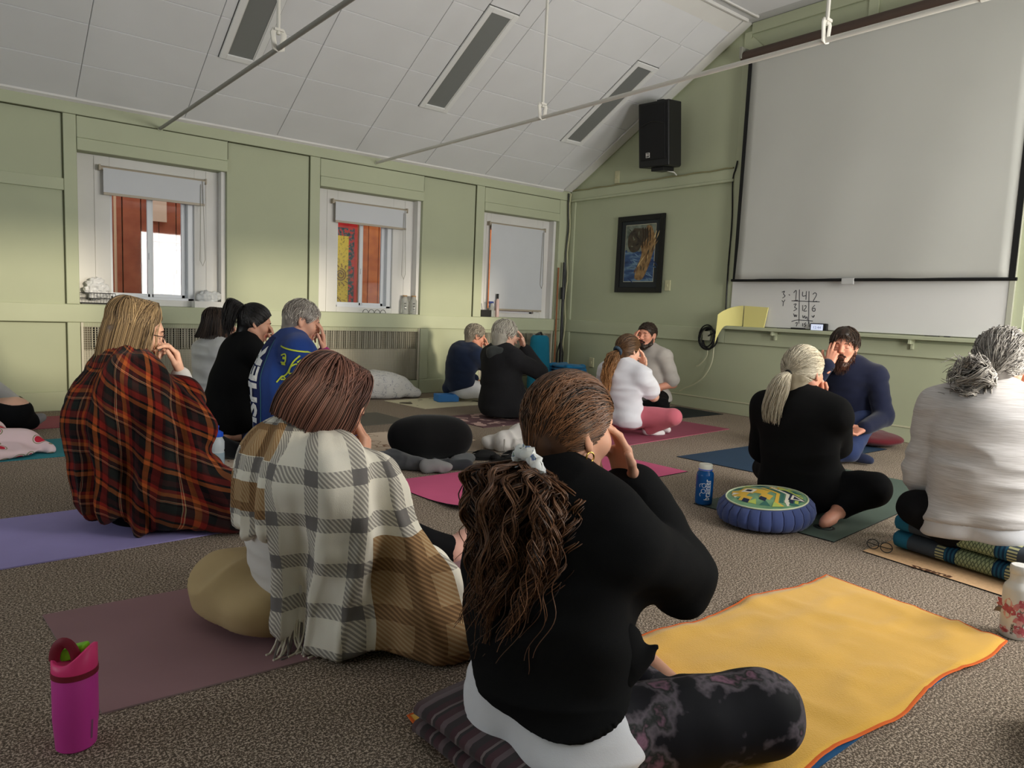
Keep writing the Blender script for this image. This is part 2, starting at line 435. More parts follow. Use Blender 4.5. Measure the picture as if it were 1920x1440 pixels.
def carpet_mat():
    b = NB('carpet_loop', .95, .1); v = b.tc.outputs['Object']
    n1 = b.noise(150, v, 1); n2 = b.noise(300, v, 1); n3 = b.noise(1.1, v, 3); n4 = b.noise(18, v, 3)
    f = b.math('ADD', b.math('MULTIPLY', n1, .62), b.math('MULTIPLY', n2, .38))
    c = b.ramp(f, [(.41, lin((44, 36, 31))), (.47, lin((92, 78, 68))), (.53, lin((130, 113, 100))), (.59, lin((206, 189, 172)))])
    c = b.mix(b.math('MULTIPLY', n4, .15), c, lin((140, 126, 108)))
    c = b.mix(.15, c, b.ramp(n3, [(.3, lin((150, 138, 122))), (.7, lin((196, 182, 162)))]), 'MIX')
    b.bump(f, .35, .004); return b.out(c)

ROOM_X0 = -10.5; YR = -7.5; SL = 0.5611; ZE = 2.53; YF = -2.513; ZF = 3.94
def S(o): return tag(o, kind='structure')
floor = S(MB().box(ROOM_X0-.2, .2, YR-.2, .3, -.1, 0).build('floor', carpet_mat()))

# ---- wall_left with its three window recesses (recess 0.15 deep), boards proud of the panels
WINS = [(-5.505, -4.314), (-3.414, -2.207), (-1.369, -.175)]
OPEN = [(-5.25, -4.565), (-3.155, -2.50), (-1.16, -.42)]
ZB, ZT = .888, 2.14
mb = MB()
xs = [ROOM_X0-.2]+[v for w in WINS for v in w]+[.2]
for i in range(0, 8, 2): mb.box(xs[i], xs[i+1], .02, .36, 0, ZE+.5)
for a, b in WINS:
    mb.box(a, b, .02, .36, ZT, ZE+.5)
    mb.box(a, b, .10, .36, 0, .70); mb.box(a, b, .02, .36, .70, ZB)
wall_left = S(mb.build('wall_left', GREEN_D))
def board(parent, nm, *bx, mat=None, bev=.004):
    return MB().box(*bx).build(nm, mat or GREEN, parent, bevel=bev, seg=1)
B_ = lambda *a, **k: board(wall_left, 'board', *a, **k)
B_(ROOM_X0, -.001, -.004, .02, 2.412, 2.53)                                  # eave board
B_(ROOM_X0, -.001, -.006, .02, .737, .884)                                   # rail under the windows
for a, b in ((-5.600, -5.508), (-3.520, -3.417), (-1.488, -1.372), (-.172, -.02), (-7.70, -7.60)):
    B_(a, b, 0, .02, .886, 2.410); B_(a, b, 0, .02, .163, .735)
for a, b in WINS:
    B_(a, b, 0, .02, ZT+.095, 2.410); B_(a-.0, b, -.006, .02, ZT-.004, ZT+.093)   # head boards over each window
B_(-2.204, -2.10, 0, .02, .163, .735); B_(-4.311, -4.22, 0, .02, .163, .735)
B_(-7.598, -5.602, 0, .02, 1.80, 1.895); B_(ROOM_X0, -7.702, 0, .02, 1.80, 1.895)
for i, (a, b) in enumerate(((ROOM_X0, -5.508), (-4.311, -3.417), (-2.204, -1.372))):
    S(board(None, 'baseboard_left', a, b, -.004, .02, 0, .160))
for (a, b), (oa, ob) in zip(WINS, OPEN):
    S(board(None, 'baseboard_left', a+.003, b-.003, .0, .03, 0, .150))

GAP_SHADE = M('painted_gap_shade', (74, 76, 54), rough=.9)  # dark strips that paint the shade of the cracks between boards
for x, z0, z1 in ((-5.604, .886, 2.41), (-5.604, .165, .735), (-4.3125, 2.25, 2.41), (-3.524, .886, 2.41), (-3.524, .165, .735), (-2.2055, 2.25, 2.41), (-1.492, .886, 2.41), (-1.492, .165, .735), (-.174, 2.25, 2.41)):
    MB().box(x-.005, x+.004, .008, .0205, z0, z1).build('gap_shade', GAP_SHADE, wall_left)
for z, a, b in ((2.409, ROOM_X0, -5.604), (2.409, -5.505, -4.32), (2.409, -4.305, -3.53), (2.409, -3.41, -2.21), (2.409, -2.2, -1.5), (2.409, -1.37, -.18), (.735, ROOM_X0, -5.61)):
    MB().box(a, b, -.001, .0205, z-.005, z+.003).build('gap_shade', GAP_SHADE, wall_left)

# ---- radiators behind wire grilles, set below each window
def radiator(a, b, nm_label):
    t = thing('radiator', nm_label, 'radiator', ((a+b)/2, .05, .16), group=None)
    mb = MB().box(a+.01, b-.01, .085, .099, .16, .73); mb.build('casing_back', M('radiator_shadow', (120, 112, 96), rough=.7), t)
    MB().box(a+.015, b-.015, .055, .08, .16, .50).build('convector_panel', STEEL, t, bevel=.006)
    n = 3; wv = (b-a-.12)/n
    for i in range(n):
        x0 = a+.06+i*wv; m2 = MB().box(x0+.02, x0+wv-.02, .078, .084, .515, .690); m2.build('vent_shade_plate', DARK, t)  # solid black plate painting the dark inside of the vent
        m3 = MB()
        for k in range(13): x = x0+.03+(wv-.06)*k/12; m3.box(x-.004, x+.004, .058, .078, .512, .693)
        m3.build('vent_fins', STEEL, t)
    MB().box(a+.015, b-.015, .055, .08, .70, .725).build('casing_top', STEEL, t)
    m = MB()
    for k in range(int((b-a)/.019)): x = a+.012+k*.019; m.box(x-.0016, x+.0016, .018, .0215, .16, .733)
    for k in range(30): z = .165+k*.019; m.box(a+.005, b-.005, .0215, .0245, z-.0016, z+.0016)
    tag(m.build('wire_grille', WIRE, t), kind='stuff')
    for x in (a+.003, b-.02): MB().box(x, x+.017, .006, .03, .152, .735).build('grille_frame', STEEL, t)
radiator(-5.505, -4.314, 'cream radiator behind wire grille under the window with the brown boards')
radiator(-3.414, -2.207, 'cream radiator behind wire grille next to the white pillow')
radiator(-1.369, -.195, 'cream radiator behind wire grille beside the teal bolster in the corner')

# ---- windows: white casing, sliding vinyl sashes, glass panes
for i, ((a, b), (oa, ob)) in enumerate(zip(WINS, OPEN)):
    w = thing('window_%d' % (i+1), None, None, ((a+b)/2, .2, ZB)); S(w)
    zb, zt = .945, 1.98
    MB().box(a+.001, oa, .15, .18, ZB+.001, ZT-.001).build('casing_board', WHITE, w, bevel=.003, seg=1); MB().box(ob, b-.04, .15, .18, ZB+.001, ZT-.001).build('casing_board', WHITE, w, bevel=.003, seg=1)
    MB().box(oa, ob, .15, .18, zt, ZT-.001).build('casing_board', WHITE, w, bevel=.003, seg=1); MB().box(oa, ob, .15, .18, ZB+.001, zb).build('casing_board', WHITE, w, bevel=.003, seg=1)
    MB().box(a+.14, a+.146, .144, .152, ZB+.001, ZT-.01).build('casing_bead', WHITE, w); MB().box(b-.15, b-.144, .144, .152, ZB+.001, ZT-.01).build('casing_bead', WHITE, w)
    MB().box(b-.04, b-.001, .06, .18, ZB+.001, ZT-.001).build('jamb_board', WHITE, w)
    f = MB().box(oa-.02, oa+.022, .18, .30, zb-.02, zt+.02).box(ob-.05, ob+.02, .18, .30, zb-.02, zt+.02).box(oa, ob, .18, .30, zb-.02, zb+.022).box(oa, ob, .18, .30, zt-.02, zt+.02)
    f.build('vinyl_frame', VINYL, w, bevel=.003, seg=1)
    mx = oa+.47*(ob-oa)
    s1 = MB().box(mx-.02, mx+.015, .21, .235, zb+.02, zt-.02).box(oa+.02, mx, .21, .235, zb+.02, zb+.05); s1.build('sliding_sash', VINYL, w, bevel=.002, seg=1)
    s2 = MB().box(mx+.0, mx+.035, .24, .265, zb+.02, zt-.02).box(ob-.09, ob-.05, .24, .265, zb+.02, zt-.02).box(mx+.02, ob-.06, .24, .265, zb+.02, zb+.05); s2.build('fixed_sash', VINYL, w, bevel=.002, seg=1)
    MB().box(oa+.02, mx-.018, .221, .224, zb+.048, zt-.02).build('pane', GLASS, w)
    MB().box(mx+.034, ob-.088, .251, .254, zb+.048, zt-.02).build('pane', GLASS, w)
    if i < 2: MB().box(mx-.008, mx+.004, .198, .212, 1.30, 1.36).build('sash_latch', VINYL, w)

# ---- wall_front: gable wall with boards
mb = MB().prism([(.02, .1, 0), (.02, .1, ZE), (.02, 0, ZE), (.02, YF, ZF), (.02, -5.01, ZF), (.02, YR, ZE), (.02, YR, 0)], (.2, 0, 0))
wall_front = S(mb.build('wall_front', GREEN_D))
Bf = lambda *a, **k: board(wall_front, 'board', *a, **k)
Bf(-.006, .02, -2.44, -.012, 2.425, 2.53); Bf(-.022, .02, -2.44, -.012, 2.395, 2.425, bev=.006)     # upper rail with its moulding
Bf(-.006, .02, -2.46, -.012, .735, .888)                                   # chair rail
Bf(-.006, .02, YR, -2.462, .735, .86)
Bf(-.002, .02, -2.52, -2.44, .889, 3.86); Bf(-.002, .02, -5.09, -5.0, .862, 3.86); Bf(-.003, .02, -7.4, -5.092, 2.40, 2.53)
Bf(-.003, .02, -.10, -.012, .889, 2.394); Bf(-.003, .02, -.10, -.012, .146, .734)
S(board(None, 'baseboard_front', -.008, .02, YR, -.02, 0, .128)); S(MB().box(-.013, .0, YR, -.02, .128, .141).build('trim_1', M('sage_trim_light', (204, 202, 172), rough=.55)))
def wallboard(y0, z0, y1, z1, wd, x=-.004):      # a board along a line on the gable wall
    d = nrm((0, y1-y0, z1-z0)); n = np.cross(d, (1, 0, 0))
    P = [A3(x, y0, z0), A3(x, y1, z1), A3(x, y1, z1)-n*wd, A3(x, y0, z0)-n*wd]
    return MB().prism(P, (.024, 0, 0))
o = wallboard(-.02, ZE+.0, YF, ZF-.012, -.10); o.build('rake_board', GREEN, wall_front)
o = wallboard(YR, ZE, -5.01, ZF-.012, -.10); o.build('rake_board', GREEN, wall_front)
Bf(-.004, .02, -5.0, -2.52, 3.83, 3.935)
Bf(-.003, .02, -3.77, -3.68, 3.55, 3.828)
wallboard(-2.54, 3.80, -2.80, 3.55, .10, -.003).build('brace_board', GREEN, wall_front)

# ---- ceiling: tiles on both slopes, the flat strip, trims; wall_right with windows, wall_back (behind the camera) with an added opening
ceiling = S(MB().prism([(-10.7, .3, ZE-.168), (-10.7, YF, ZF), (-10.7, -5.01, ZF), (-10.7, YR-.3, ZE-.168), (-10.7, YR-.3, ZE), (-10.7, -5.01, ZF+.2), (-10.7, YF, ZF+.2), (-10.7, .3, ZE)], (11.0, 0, 0)).build('ceiling', CEILG))
FIX = [(-4.605, -4.295), (-2.735, -2.415), (-.865, -.545)]; FY = (-.705, -1.80)
sn = nrm((0, -SL, -1)); sd_ = nrm((0, -1, SL))
def slope_pt(x, y, off=0.0): return A3(x, y, ZE-SL*y)+A3(0, sn[1], sn[2])*off
tile_cache = {}
xsm = [-.17-.0]+[-.59-.82*k for k in range(0, 12)]+[-10.5]
xsm[0] = -.15
ysm = [-.012, -.35, -.70, -1.04, -1.38, -1.73, -2.08, -2.40]
rt_ = random.Random(3)
def tile(x0, x1, y0, y1):
    g = .004; t = .010; c = slope_pt((x0+x1)/2, (y0+y1)/2, t/2)
    ln = math.hypot(y1-y0, SL*(y1-y0))
    return MB().obox(c, (1, 0, 0), sd_, sn, abs(x1-x0)/2-g/2, ln/2-g/2, t/2).build('tile', CEIL, ceiling, bevel=.003, seg=1)
for ix in range(len(xsm)-1):
    x1, x0 = xsm[ix], xsm[ix+1]
    for iy in range(7):
        y0, y1 = ysm[iy], ysm[iy+1]; segs = [(x0, x1)]
        for fa, fb in FIX:                               # leave the openings of the recessed lights free
            if FY[1] < y1+.30 and y0 <= FY[0]+.01 and y1 > FY[1]-.05 or (abs(y0-FY[1]) < .1):
                ns = []
                for a, b in segs:
                    if b <= fa or a >= fb: ns.append((a, b))
                    else:
                        if a < fa-.02: ns.append((a, fa))
                        if b > fb+.02: ns.append((fb, b))
                segs = ns
        for a, b in segs:
            if b-a > .03: tile(a, b, y0, y1)
for fa, fb in FIX: tile(fa+.002, fb-.002, FY[1]-.004, -2.08)
# flat strip and right slope (mostly out of frame)
for ix in range(len(xsm)-1): MB().box(xsm[ix+1]+.003, xsm[ix]-.003, -4.9, -2.66, ZF-.010, ZF).build('tile', CEIL, ceiling, bevel=.003, seg=1)
for ix in range(len(xsm)-1):
    x1, x0 = xsm[ix], xsm[ix+1]; m_ = MB(); c = A3((x0+x1)/2, (YR-5.01)/2, (ZE+ZF)/2); d2 = nrm((0, 2.49, ZF-ZE)); n2 = nrm(np.cross((1, 0, 0), d2))
    m_.obox(c-n2*.004, (1, 0, 0), d2, n2, (x1-x0)/2-.003, 1.42, .005).build('tile', CEIL, ceiling)
# trims along the joints of the ceiling
def slab(name, a, b, wdir, w, nn, t, mat): 
    a = A3(a); b = A3(b); wd = A3(wdir)*w; nn = A3(nn)*t
    return MB().prism([a, b, b+wd, a+wd], nn).build(name, mat)
S(slab('trim_2', slope_pt(-.012, -.02, .0), slope_pt(-.012, YF+.0, .0), (-1, 0, 0), .13, sn, .022, WHITE))
S(slab('trim_3', slope_pt(-10.5, -2.36, 0), slope_pt(-.15, -2.36, 0), sd_, .17, sn, .012, WHITE))
S(MB().box(-10.5, -.10, -2.545, -2.52, ZF-.03, ZF).box(-10.5, -.10, -2.66, -2.64, ZF-.022, ZF).build('trim_4', WHITE, bevel=.004))
S(MB().prism([(-10.5, .001, ZE-.002), (-10.5, -.03, ZE+.016), (-10.5, -.03, ZE-.01), (-10.5, .001, ZE-.03)], (10.35, 0, 0)).build('trim_5', WHITE))

# ---- recessed ceiling lights, switched off
LENS = M('light_lens_off', (128, 130, 128), rough=.35, spec=.4, bump=(120, .2, .002))
def ceiling_light(fa, fb, label):
    c = slope_pt((fa+fb)/2, sum(FY)/2); t = thing('ceiling_light', label, 'ceiling light', tuple(c), group=None)
    w2 = (fb-fa)/2; l2 = math.hypot(FY[0]-FY[1], SL*(FY[0]-FY[1]))/2; X = A3(1, 0, 0)
    m = MB(); fw_ = .050
    for s in (1, -1):
        m.obox(c+X*s*(w2-fw_/2)+sn*.013, X, sd_, sn, fw_/2, l2, .013); m.obox(c+sd_*s*(l2-fw_/2)+sn*.013, X, sd_, sn, w2-fw_, fw_/2, .013)
    m.build('frame', M('light_frame', (236, 236, 235), rough=.5), t, bevel=.004)
    MB().obox(c+sn*.0055, X, sd_, sn, w2+.007, l2+.007, .0055).build('painted_gap_shade', M('gap_shade_grey', (96, 96, 94), rough=.9), t)  # grey plate painting the shade line around the frame
    MB().obox(c+sn*.008, X, sd_, sn, w2-fw_, l2-fw_, .006).build('lens', LENS, t)
    m = MB()
    for s in (1, -1): m.obox(c+X*s*(w2-fw_-.004)+sn*.012, X, sd_, sn, .004, l2-fw_, .008)
    m.build('lens_retainer', WHITE, t)
ceiling_light(*FIX[0], 'recessed ceiling light with grey lens cut by the top edge, nearest the camera')
ceiling_light(*FIX[1], 'recessed ceiling light with grey lens, middle of the three')
ceiling_light(*FIX[2], 'recessed ceiling light with grey lens above the black loudspeaker')

# ---- tie rods with hangers across the room
ROD = M('rod_white', (214, 211, 202), rough=.5)
RODG = M('rod_grey', (150, 148, 140), rough=.5)
def tie_rod(x, z, hang, mat, label, r=.014):
    t = thing('tie_rod', label, 'tie rod', (x, 0, z)); MB().tube([(x, .0, z), (x, YR+.02, z)], r, k=10).build('rod', mat, t, smooth=True)
    MB().lathe((x, -.004, z), [(.0, -.01), (.022, -.01), (.022, .006), (.0, .006)], 12, rot=rotm((1, 0, 0), 90)).build('wall_plate', GREEN, t)
    for y in hang:
        zc = ZE-SL*y if y > YF else (ZF if y > -5.01 else ZE+SL*(y-YR))
        h = MB().tube([(x, y, z+.075), (x, y, zc+.02)], .011, k=8); h.build('hanger', ROD, t, smooth=True)
        s = MB().tube([(x-.020, y, z+.100), (x-.032, y, z+.08), (x-.020, y, z-.004), (x, y, z-.020), (x+.020, y, z-.004), (x+.032, y, z+.08), (x+.020, y, z+.100)], .0075, k=7, flat=2.2)
        s.box(x-.026, x+.026, y-.016, y+.016, z+.092, z+.106); s.build('stirrup', ROD, t, smooth=True)
tie_rod(-4.882, 2.415, (-2.72, -4.9), RODG, 'grey tie rod across the ceiling, upper left, held by one hanger')
tie_rod(-2.805, 2.455, (-2.63, -4.86), ROD, 'white tie rod crossing in front of the projector screen')
MB().lathe((-2.805, -5.62, 2.455), [(.011, -.05), (.02, -.045), (.02, .045), (.011, .05)], 12, rot=rotm((1, 0, 0), 90)).build('turnbuckle', ROD, bpy.data.objects['tie_rod.001'], smooth=True)

# ---- right wall and back wall (out of the frame), the right one with windows, the back one with the opening added for the rear fill
mb = MB(); xs = [ROOM_X0-.2]+[v for w in RWIN for v in w]+[.2]
for i in range(0, 8, 2): mb.box(xs[i], xs[i+1], YR-.10, YR, 0, ZE+.1)
for a, b in RWIN: mb.box(a, b, YR-.10, YR, 0, .89); mb.box(a, b, YR-.10, YR, 2.14, ZE+.1)
S(mb.build('wall_right', GREEN_D))
mb = MB().box(ROOM_X0-.1, ROOM_X0, YR, .3, 0, .95).box(ROOM_X0-.1, ROOM_X0, YR, .3, 2.25, 4.1).box(ROOM_X0-.1, ROOM_X0, YR, -5.2, .95, 2.25).box(ROOM_X0-.1, ROOM_X0, -2.0, .3, .95, 2.25)
S(mb.build('wall_back', GREEN_D))

# ---- outside the left windows: the boarded wall of the next building
BRN = M('red_brown_boards', (190, 100, 68), rough=.8, var=(7, .16), col2=(160, 76, 52)); ORB = M('orange_boards', (214, 116, 54), rough=.8, var=(9, .2), col2=(184, 90, 42))
yo = 2.1
og = S(MB().box(-9, 2, .4, 9, -.35, -.25).build('ground_outside', M('outside_ground', (190, 188, 184), rough=.9)))
nb_ = thing('neighbouring_wall', 'red-brown board wall of the next building seen through the left windows', 'building', (-4, yo+.3, -.25))
MB().box(-8, 3, yo+.25, yo+.35, -.25, 3.2).build('backing', DARK, nb_)
px = -7.6
while px < 2.5:
    wd = .19 if px < -3.6 else .16
    MB().box(px, px+wd-.012, yo+.215-.012*(int(px*50) % 2), yo+.25, -.25, 3.2).build('plank', BRN if px < -3.5 else ORB, nb_); px += wd

# ================================================================== people
def frame(yaw, pitch=0.0, roll=0.0):
    """columns forward, left, up; pitch > 0 looks down"""
    y, p, r = (math.radians(v) for v in (yaw, pitch, roll))
    f = A3(math.cos(y)*math.cos(p), math.sin(y)*math.cos(p), -math.sin(p)); l = A3(-math.sin(y), math.cos(y), 0); u = np.cross(f, l)
    return np.stack([f, l*math.cos(r)+u*math.sin(r), -l*math.sin(r)+u*math.cos(r)], 1)

_heads = {}
def unit_head(male, h):
    """skull, face with closed lids, nose, lips, chin, ears and neck in the head's own frame (x forward, y left, z up)"""
    key = (male, h)
    if key in _heads: return _heads[key]
    F = Field((-.13, -.11, -.22), (.15, .11, .14), h); k = .016
    F.ell((-.012, 0, .03), (.098, .077, .088), k=k); F.ell((.028, 0, -.022), (.066, .063, .088), k=.03)
    j = .006 if male else 0
    for s in (1, -1):
        F.cone((-.012, s*(.052+j), -.05), (.058, s*.026, -.098), .024, .020, .025)
        F.ell((.058, s*.040, -.022), (.028, .024, .026), k=.02)
    F.ell((.074, 0, -.098), (.022, .026+j, .018), k=.02)
    F.ell((.070, 0, .030), (.026, .052, .014), k=.018)
    for s in (1, -1): F.ell((.098, s*.031, .006), (.020, .017, .011), k=.010, sub=True)
    for s in (1, -1): F.ell((.076, s*.031, .004), (.0135, .0155, .0115), k=.003)
    F.cone((.088, 0, .018), (.110, 0, -.024), .008, .0115, .010); F.ell((.108, 0, -.028), (.012, .0105, .010), k=.006)
    for s in (1, -1): F.ell((.098, s*.012, -.031), (.010, .0075, .007), k=.005)
    F.ell((.090, 0, -.059), (.012, .023, .006), k=.004); F.ell((.089, 0, -.070), (.012, .019, .0068), k=.004)
    F.ell((.102, 0, -.0645), (.010, .024, .0012), k=.003, sub=True)
    F.cone((-.030, 0, -.05), (-.048, 0, -.20), .052 if male else .047, .058 if male else .052, .022)
    for s in (1, -1):
        R = rotm((0, 1, 0), -12)@rotm((0, 0, 1), s*-22)
        F.ell((-.012, s*.079, .0), (.019, .0085, .033), R, k=.004)
        F.ell((-.006, s*.090, .003), (.012, .0075, .022), R, k=.003, sub=True)
        F.ell((-.004, s*.079, -.028), (.008, .0065, .009), k=.004)
    V, Q = F.nets(); V = smooth_v(V, Q, 1, .35)
    c = V[Q].mean(1)
    lips = (c[:, 0] > .083) & (abs(c[:, 1]) < .022) & (c[:, 2] < -.053) & (c[:, 2] > -.076)
    _heads[key] = (V, Q, lips.astype(int)); return _heads[key]

HANDS = {  # curl angles per finger (knuckle, middle, tip) for index, middle, ring, little; thumb (out, bend1, bend2, drop)
    'brow':  [(14, 22, 12), (10, 20, 12), (62, 70, 35), (70, 75, 40)],
    'nose':  [(30, 45, 25), (34, 48, 25), (50, 65, 35), (48, 60, 35)],
    'relax': [(22, 30, 18), (28, 34, 20), (34, 36, 22), (38, 38, 24)],
    'fist':  [(62, 80, 45), (68, 85, 45), (72, 85, 45), (74, 85, 45)],
    'flat':  [(16, 14, 8), (14, 14, 8), (14, 15, 8), (18, 16, 8)]}
_hands = {}
def unit_hand(pose, h):
    """palm, four jointed fingers and a thumb; x along the fingers, y to the thumb, z out of the back of the hand"""
    if (pose, h) in _hands: return _hands[(pose, h)]
    F = Field((-.07, -.10, -.12), (.21, .11, .06), h)
    F.ell((-.025, 0, 0), (.05, .026, .019), k=.01); F.ell((.032, -.002, -.004), (.036, .034, .015), k=.012)
    for b, c, ln, r in (((.088, .030, 0), 0, (.042, .025, .021), .0092), ((.092, .010, .002), 1, (.046, .028, .021), .0095), ((.088, -.010, .001), 2, (.042, .026, .021), .0090), ((.080, -.028, -.002), 3, (.033, .021, .018), .0078)):
        F.cone((.01, b[1]*.55, 0), b, .0145, r+.0025, .010)
        p = A3(b); a = 0.0; sp = (b[1]-.002)*2.2
        for i in range(3):
            a += math.radians(HANDS[pose][c][i]); q = p+ln[i]*A3(math.cos(a)*math.cos(sp), math.sin(sp)*math.cos(a), -math.sin(a))
            F.cone(p, q, r*(1-.09*i), r*(1-.09*(i+1)), .0035 if i else .006); p = q
    out = {'brow': 52, 'nose': 38, 'relax': 45, 'fist': 30, 'flat': 50}[pose]
    p = A3(.018, .020, -.008); a = math.radians(out)
    for i, (ln, r) in enumerate(((.044, .0145), (.034, .0108), (.027, .0098))):
        dz = -.30 if pose != 'fist' else -.6
        q = p+ln*nrm(A3(math.cos(a), math.sin(a), dz)); F.cone(p, q, r, r*.88, .010 if i == 0 else .004); p = q; a -= math.radians(20)
    V, Q = F.nets(); V = smooth_v(V, Q, 1, .3); _hands[(pose, h)] = (V, Q); return V, Q

def ik(S, Wt, l1, l2, pole):
    d = Wt-S; L = np.linalg.norm(d)
    if L > (l1+l2)*.995: d = d/L*(l1+l2)*.995; L = (l1+l2)*.995
    if L < abs(l1-l2)*1.05: L = abs(l1-l2)*1.05
    n = d/np.linalg.norm(d); a = (l1*l1-l2*l2+L*L)/(2*L); hh = math.sqrt(max(l1*l1-a*a, 1e-6))
    pp = np.asarray(pole, float); pp = nrm(pp-(pp@n)*n)
    return S+n*a+pp*hh, S+n*L

def body_plan(pel, hd, yaw, hyaw, hpitch, hroll=0, s=1.0, w=1.0, male=False, rarm=None, larm=None, legs='cross', knees=None, round_=.03, shyaw=None, sw=.165, neck=1.0, leg_pts=None):
    """joints and primitives of a seated figure. pel = pelvis centre, hd = head centre"""
    P = {}; pel = A3(pel); hd = A3(hd); B = frame(yaw); Fd, Ld, Ud = B.T; H = frame(hyaw, hpitch, hroll); P['H'] = H; P['hd'] = hd
    nt = hd+H@A3(-.030, 0, -.055)*s; t = nrm(hd+H@A3(-.045, 0, -.16)*s-pel)
    nb = nt-nrm(.6*t+.4*H[:, 2])*.095*s*neck; t = nrm(nb-pel); Lt = nrm(frame(yaw if shyaw is None else shyaw)[:, 1]-0); Ft = np.cross(Lt, t)
    T = np.stack([Ft, Lt, t], 1); ln = np.linalg.norm(nb-pel); P.update(pel=pel, nb=nb, nt=nt, T=T, B=B, len=ln)
    sp = lambda f, back=0.0: pel+(nb-pel)*f-Ft*(back+round_*math.sin(PI*f))
    shz = .050*s; SR = nb-t*shz-Lt*sw*s-Ft*.005; SL = nb-t*shz+Lt*sw*s-Ft*.005; P.update(SR=SR, SL=SL)
    tor = [('e', pel, (.112*s, .165*s*w, .105*s), B, .05)]
    for q in (1, -1): tor.append(('e', pel-Fd*.045*s+Ld*q*.075*s*w-Ud*.02, (.10*s, .095*s, .09*s), None, .04))
    tor += [('e', sp(.36), (.100*s*w, .138*s*w, .17*s), T, .06), ('e', sp(.70, -.004), (.108*s*w, .150*s*w, .18*s), T, .05),
            ('c', SR+Lt*.03, SL-Lt*.03, .066*s, .066*s, .05), ('c', nb+t*.03*s, SR+t*.012, .046*s, .050*s, .035), ('c', nb+t*.03*s, SL+t*.012, .046*s, .050*s, .035)]
    if not male:
        for q in (1, -1): tor.append(('e', sp(.64)+Ft*.088*s*w+Lt*q*.072*s*w, (.058*s*w,)*3, None, .03))
    tor.append(('c', nb-t*.01, nt, .054*s if male else .049*s, .052*s if male else .047*s, .02)); P['neck'] = tor[-1]
    l1, l2 = .285*s, .250*s; P['arms'] = []
    for sd, S, arm in ((-1, SR, rarm), (1, SL, larm)):
        arm = arm or dict(lap=True)
        if 'wh' in arm: Wt = hd+H@A3(arm['wh'])*s
        elif 'w' in arm: Wt = A3(arm['w'])
        else: Wt = pel+B@A3(arm.get('off', (.26, sd*.17, .02)))
        pole = B@A3(arm.get('pole', (-.3, sd*.8, -.6)))
        E, Wt = ik(S, Wt, l1, l2, pole)
        if 'dh' in arm: d = H@A3(arm['dh']); nbk = H@A3(arm['nh'])
        elif 'd' in arm: d = B@A3(arm['d']); nbk = B@A3(arm['n'])
        else: d = nrm(nrm(Wt-E)+B@A3(.3, -sd*.2, -.2)); nbk = Ud
        d = nrm(d); nbk = nrm(nbk-(nbk@d)*d); y = np.cross(nbk, d)
        P['arms'].append(dict(S=S, E=E, W=Wt, sd=sd, R=np.stack([d, y if sd < 0 else -y, nbk], 1), mir=sd > 0, pose=arm.get('pose', 'relax'), s=s*arm.get('hs', 1.0)))
    P['upper'] = [('c', a['S'], a['E'], .050*s*(.5+.5*w), .041*s, .03) for a in P['arms']]
    P['fore'] = [('c', a['E'], a['W'], .041*s, .027*s, .02) for a in P['arms']]
    P['legs'] = []
    lp = leg_pts or {}
    for sd in (-1, 1):
        Hj = pel+Ld*sd*.088*s*w-Ud*.015+Fd*.02; z0 = pel[2]-.10
        if sd in lp: K, An, Toe = (A3(q) for q in lp[sd])
        elif legs == 'cross':
            K = pel+B@A3(.27*s, sd*.33*s, 0); K[2] = max(.085, z0*.3+.10); An = pel+B@A3(.30*s, -sd*.06*s, 0); An[2] = .055; Toe = An+B@A3(.0, -sd*.17*s, -.012)
        elif legs == 'kneel':
            K = pel+B@A3(.40*s, sd*.11*s, 0); K[2] = .07; An = pel+B@A3(-.02*s, sd*.11*s, 0); An[2] = .05; Toe = An+B@A3(-.15*s, 0, -.02)
        P['legs'].append(dict(H=Hj, K=K, A=An, T=Toe, sd=sd))
    P['leg'] = []
    for g in P['legs']:
        P['leg'] += [('c', g['H'], g['K'], .088*s*(.4+.6*w), .060*s, .03), ('c', g['K'], g['A'], .058*s, .036*s, .02)]
    P['foot'] = []
    for g in P['legs']:
        P['foot'] += [('c', g['A'], lerp(g['A'], g['T'], .9), .034*s, .024*s, .02), ('c', lerp(g['A'], g['T'], .6), lerp(g['A'], g['T'], 1.05)+B@A3(0, 0, -.004), .030*s, .020*s, .015)]
    P['tor'] = tor; P['s'] = s; P['w'] = w; P['male'] = male; P['sp'] = sp
    return P

def build_body(root, P, skin, hb=.009, hh=.0042, hn=.0034):
    PR = P['tor']+P['upper']+P['fore']+P['leg']+P['foot']
    lo, hi = bounds(PR, .03); F = Field(lo, hi, hb); F.prims(PR); parts = [F.nets()]; s = P['s']
    hv, hq, lips = unit_head(P['male'], hh); n0 = len(parts[0][1])
    parts.append((P['hd']+(hv*s)@P['H'].T, hq))
    for a in P['arms']:
        v, q = unit_hand(a['pose'], hn); v = v*a['s']
        if a['mir']: v = v*A3(1, -1, 1); q = q[:, ::-1]
        parts.append((a['W']+v@a['R'].T, q))
    V, Q = merge(parts); V[:, 2] = np.maximum(V[:, 2], .0075); mid = np.zeros(len(Q), int); mid[n0:n0+len(lips)] = lips
    return mesh('body', V, Q, [skin, M('lips', (178, 104, 92), rough=.5)], root, smooth=True, mids=mid)

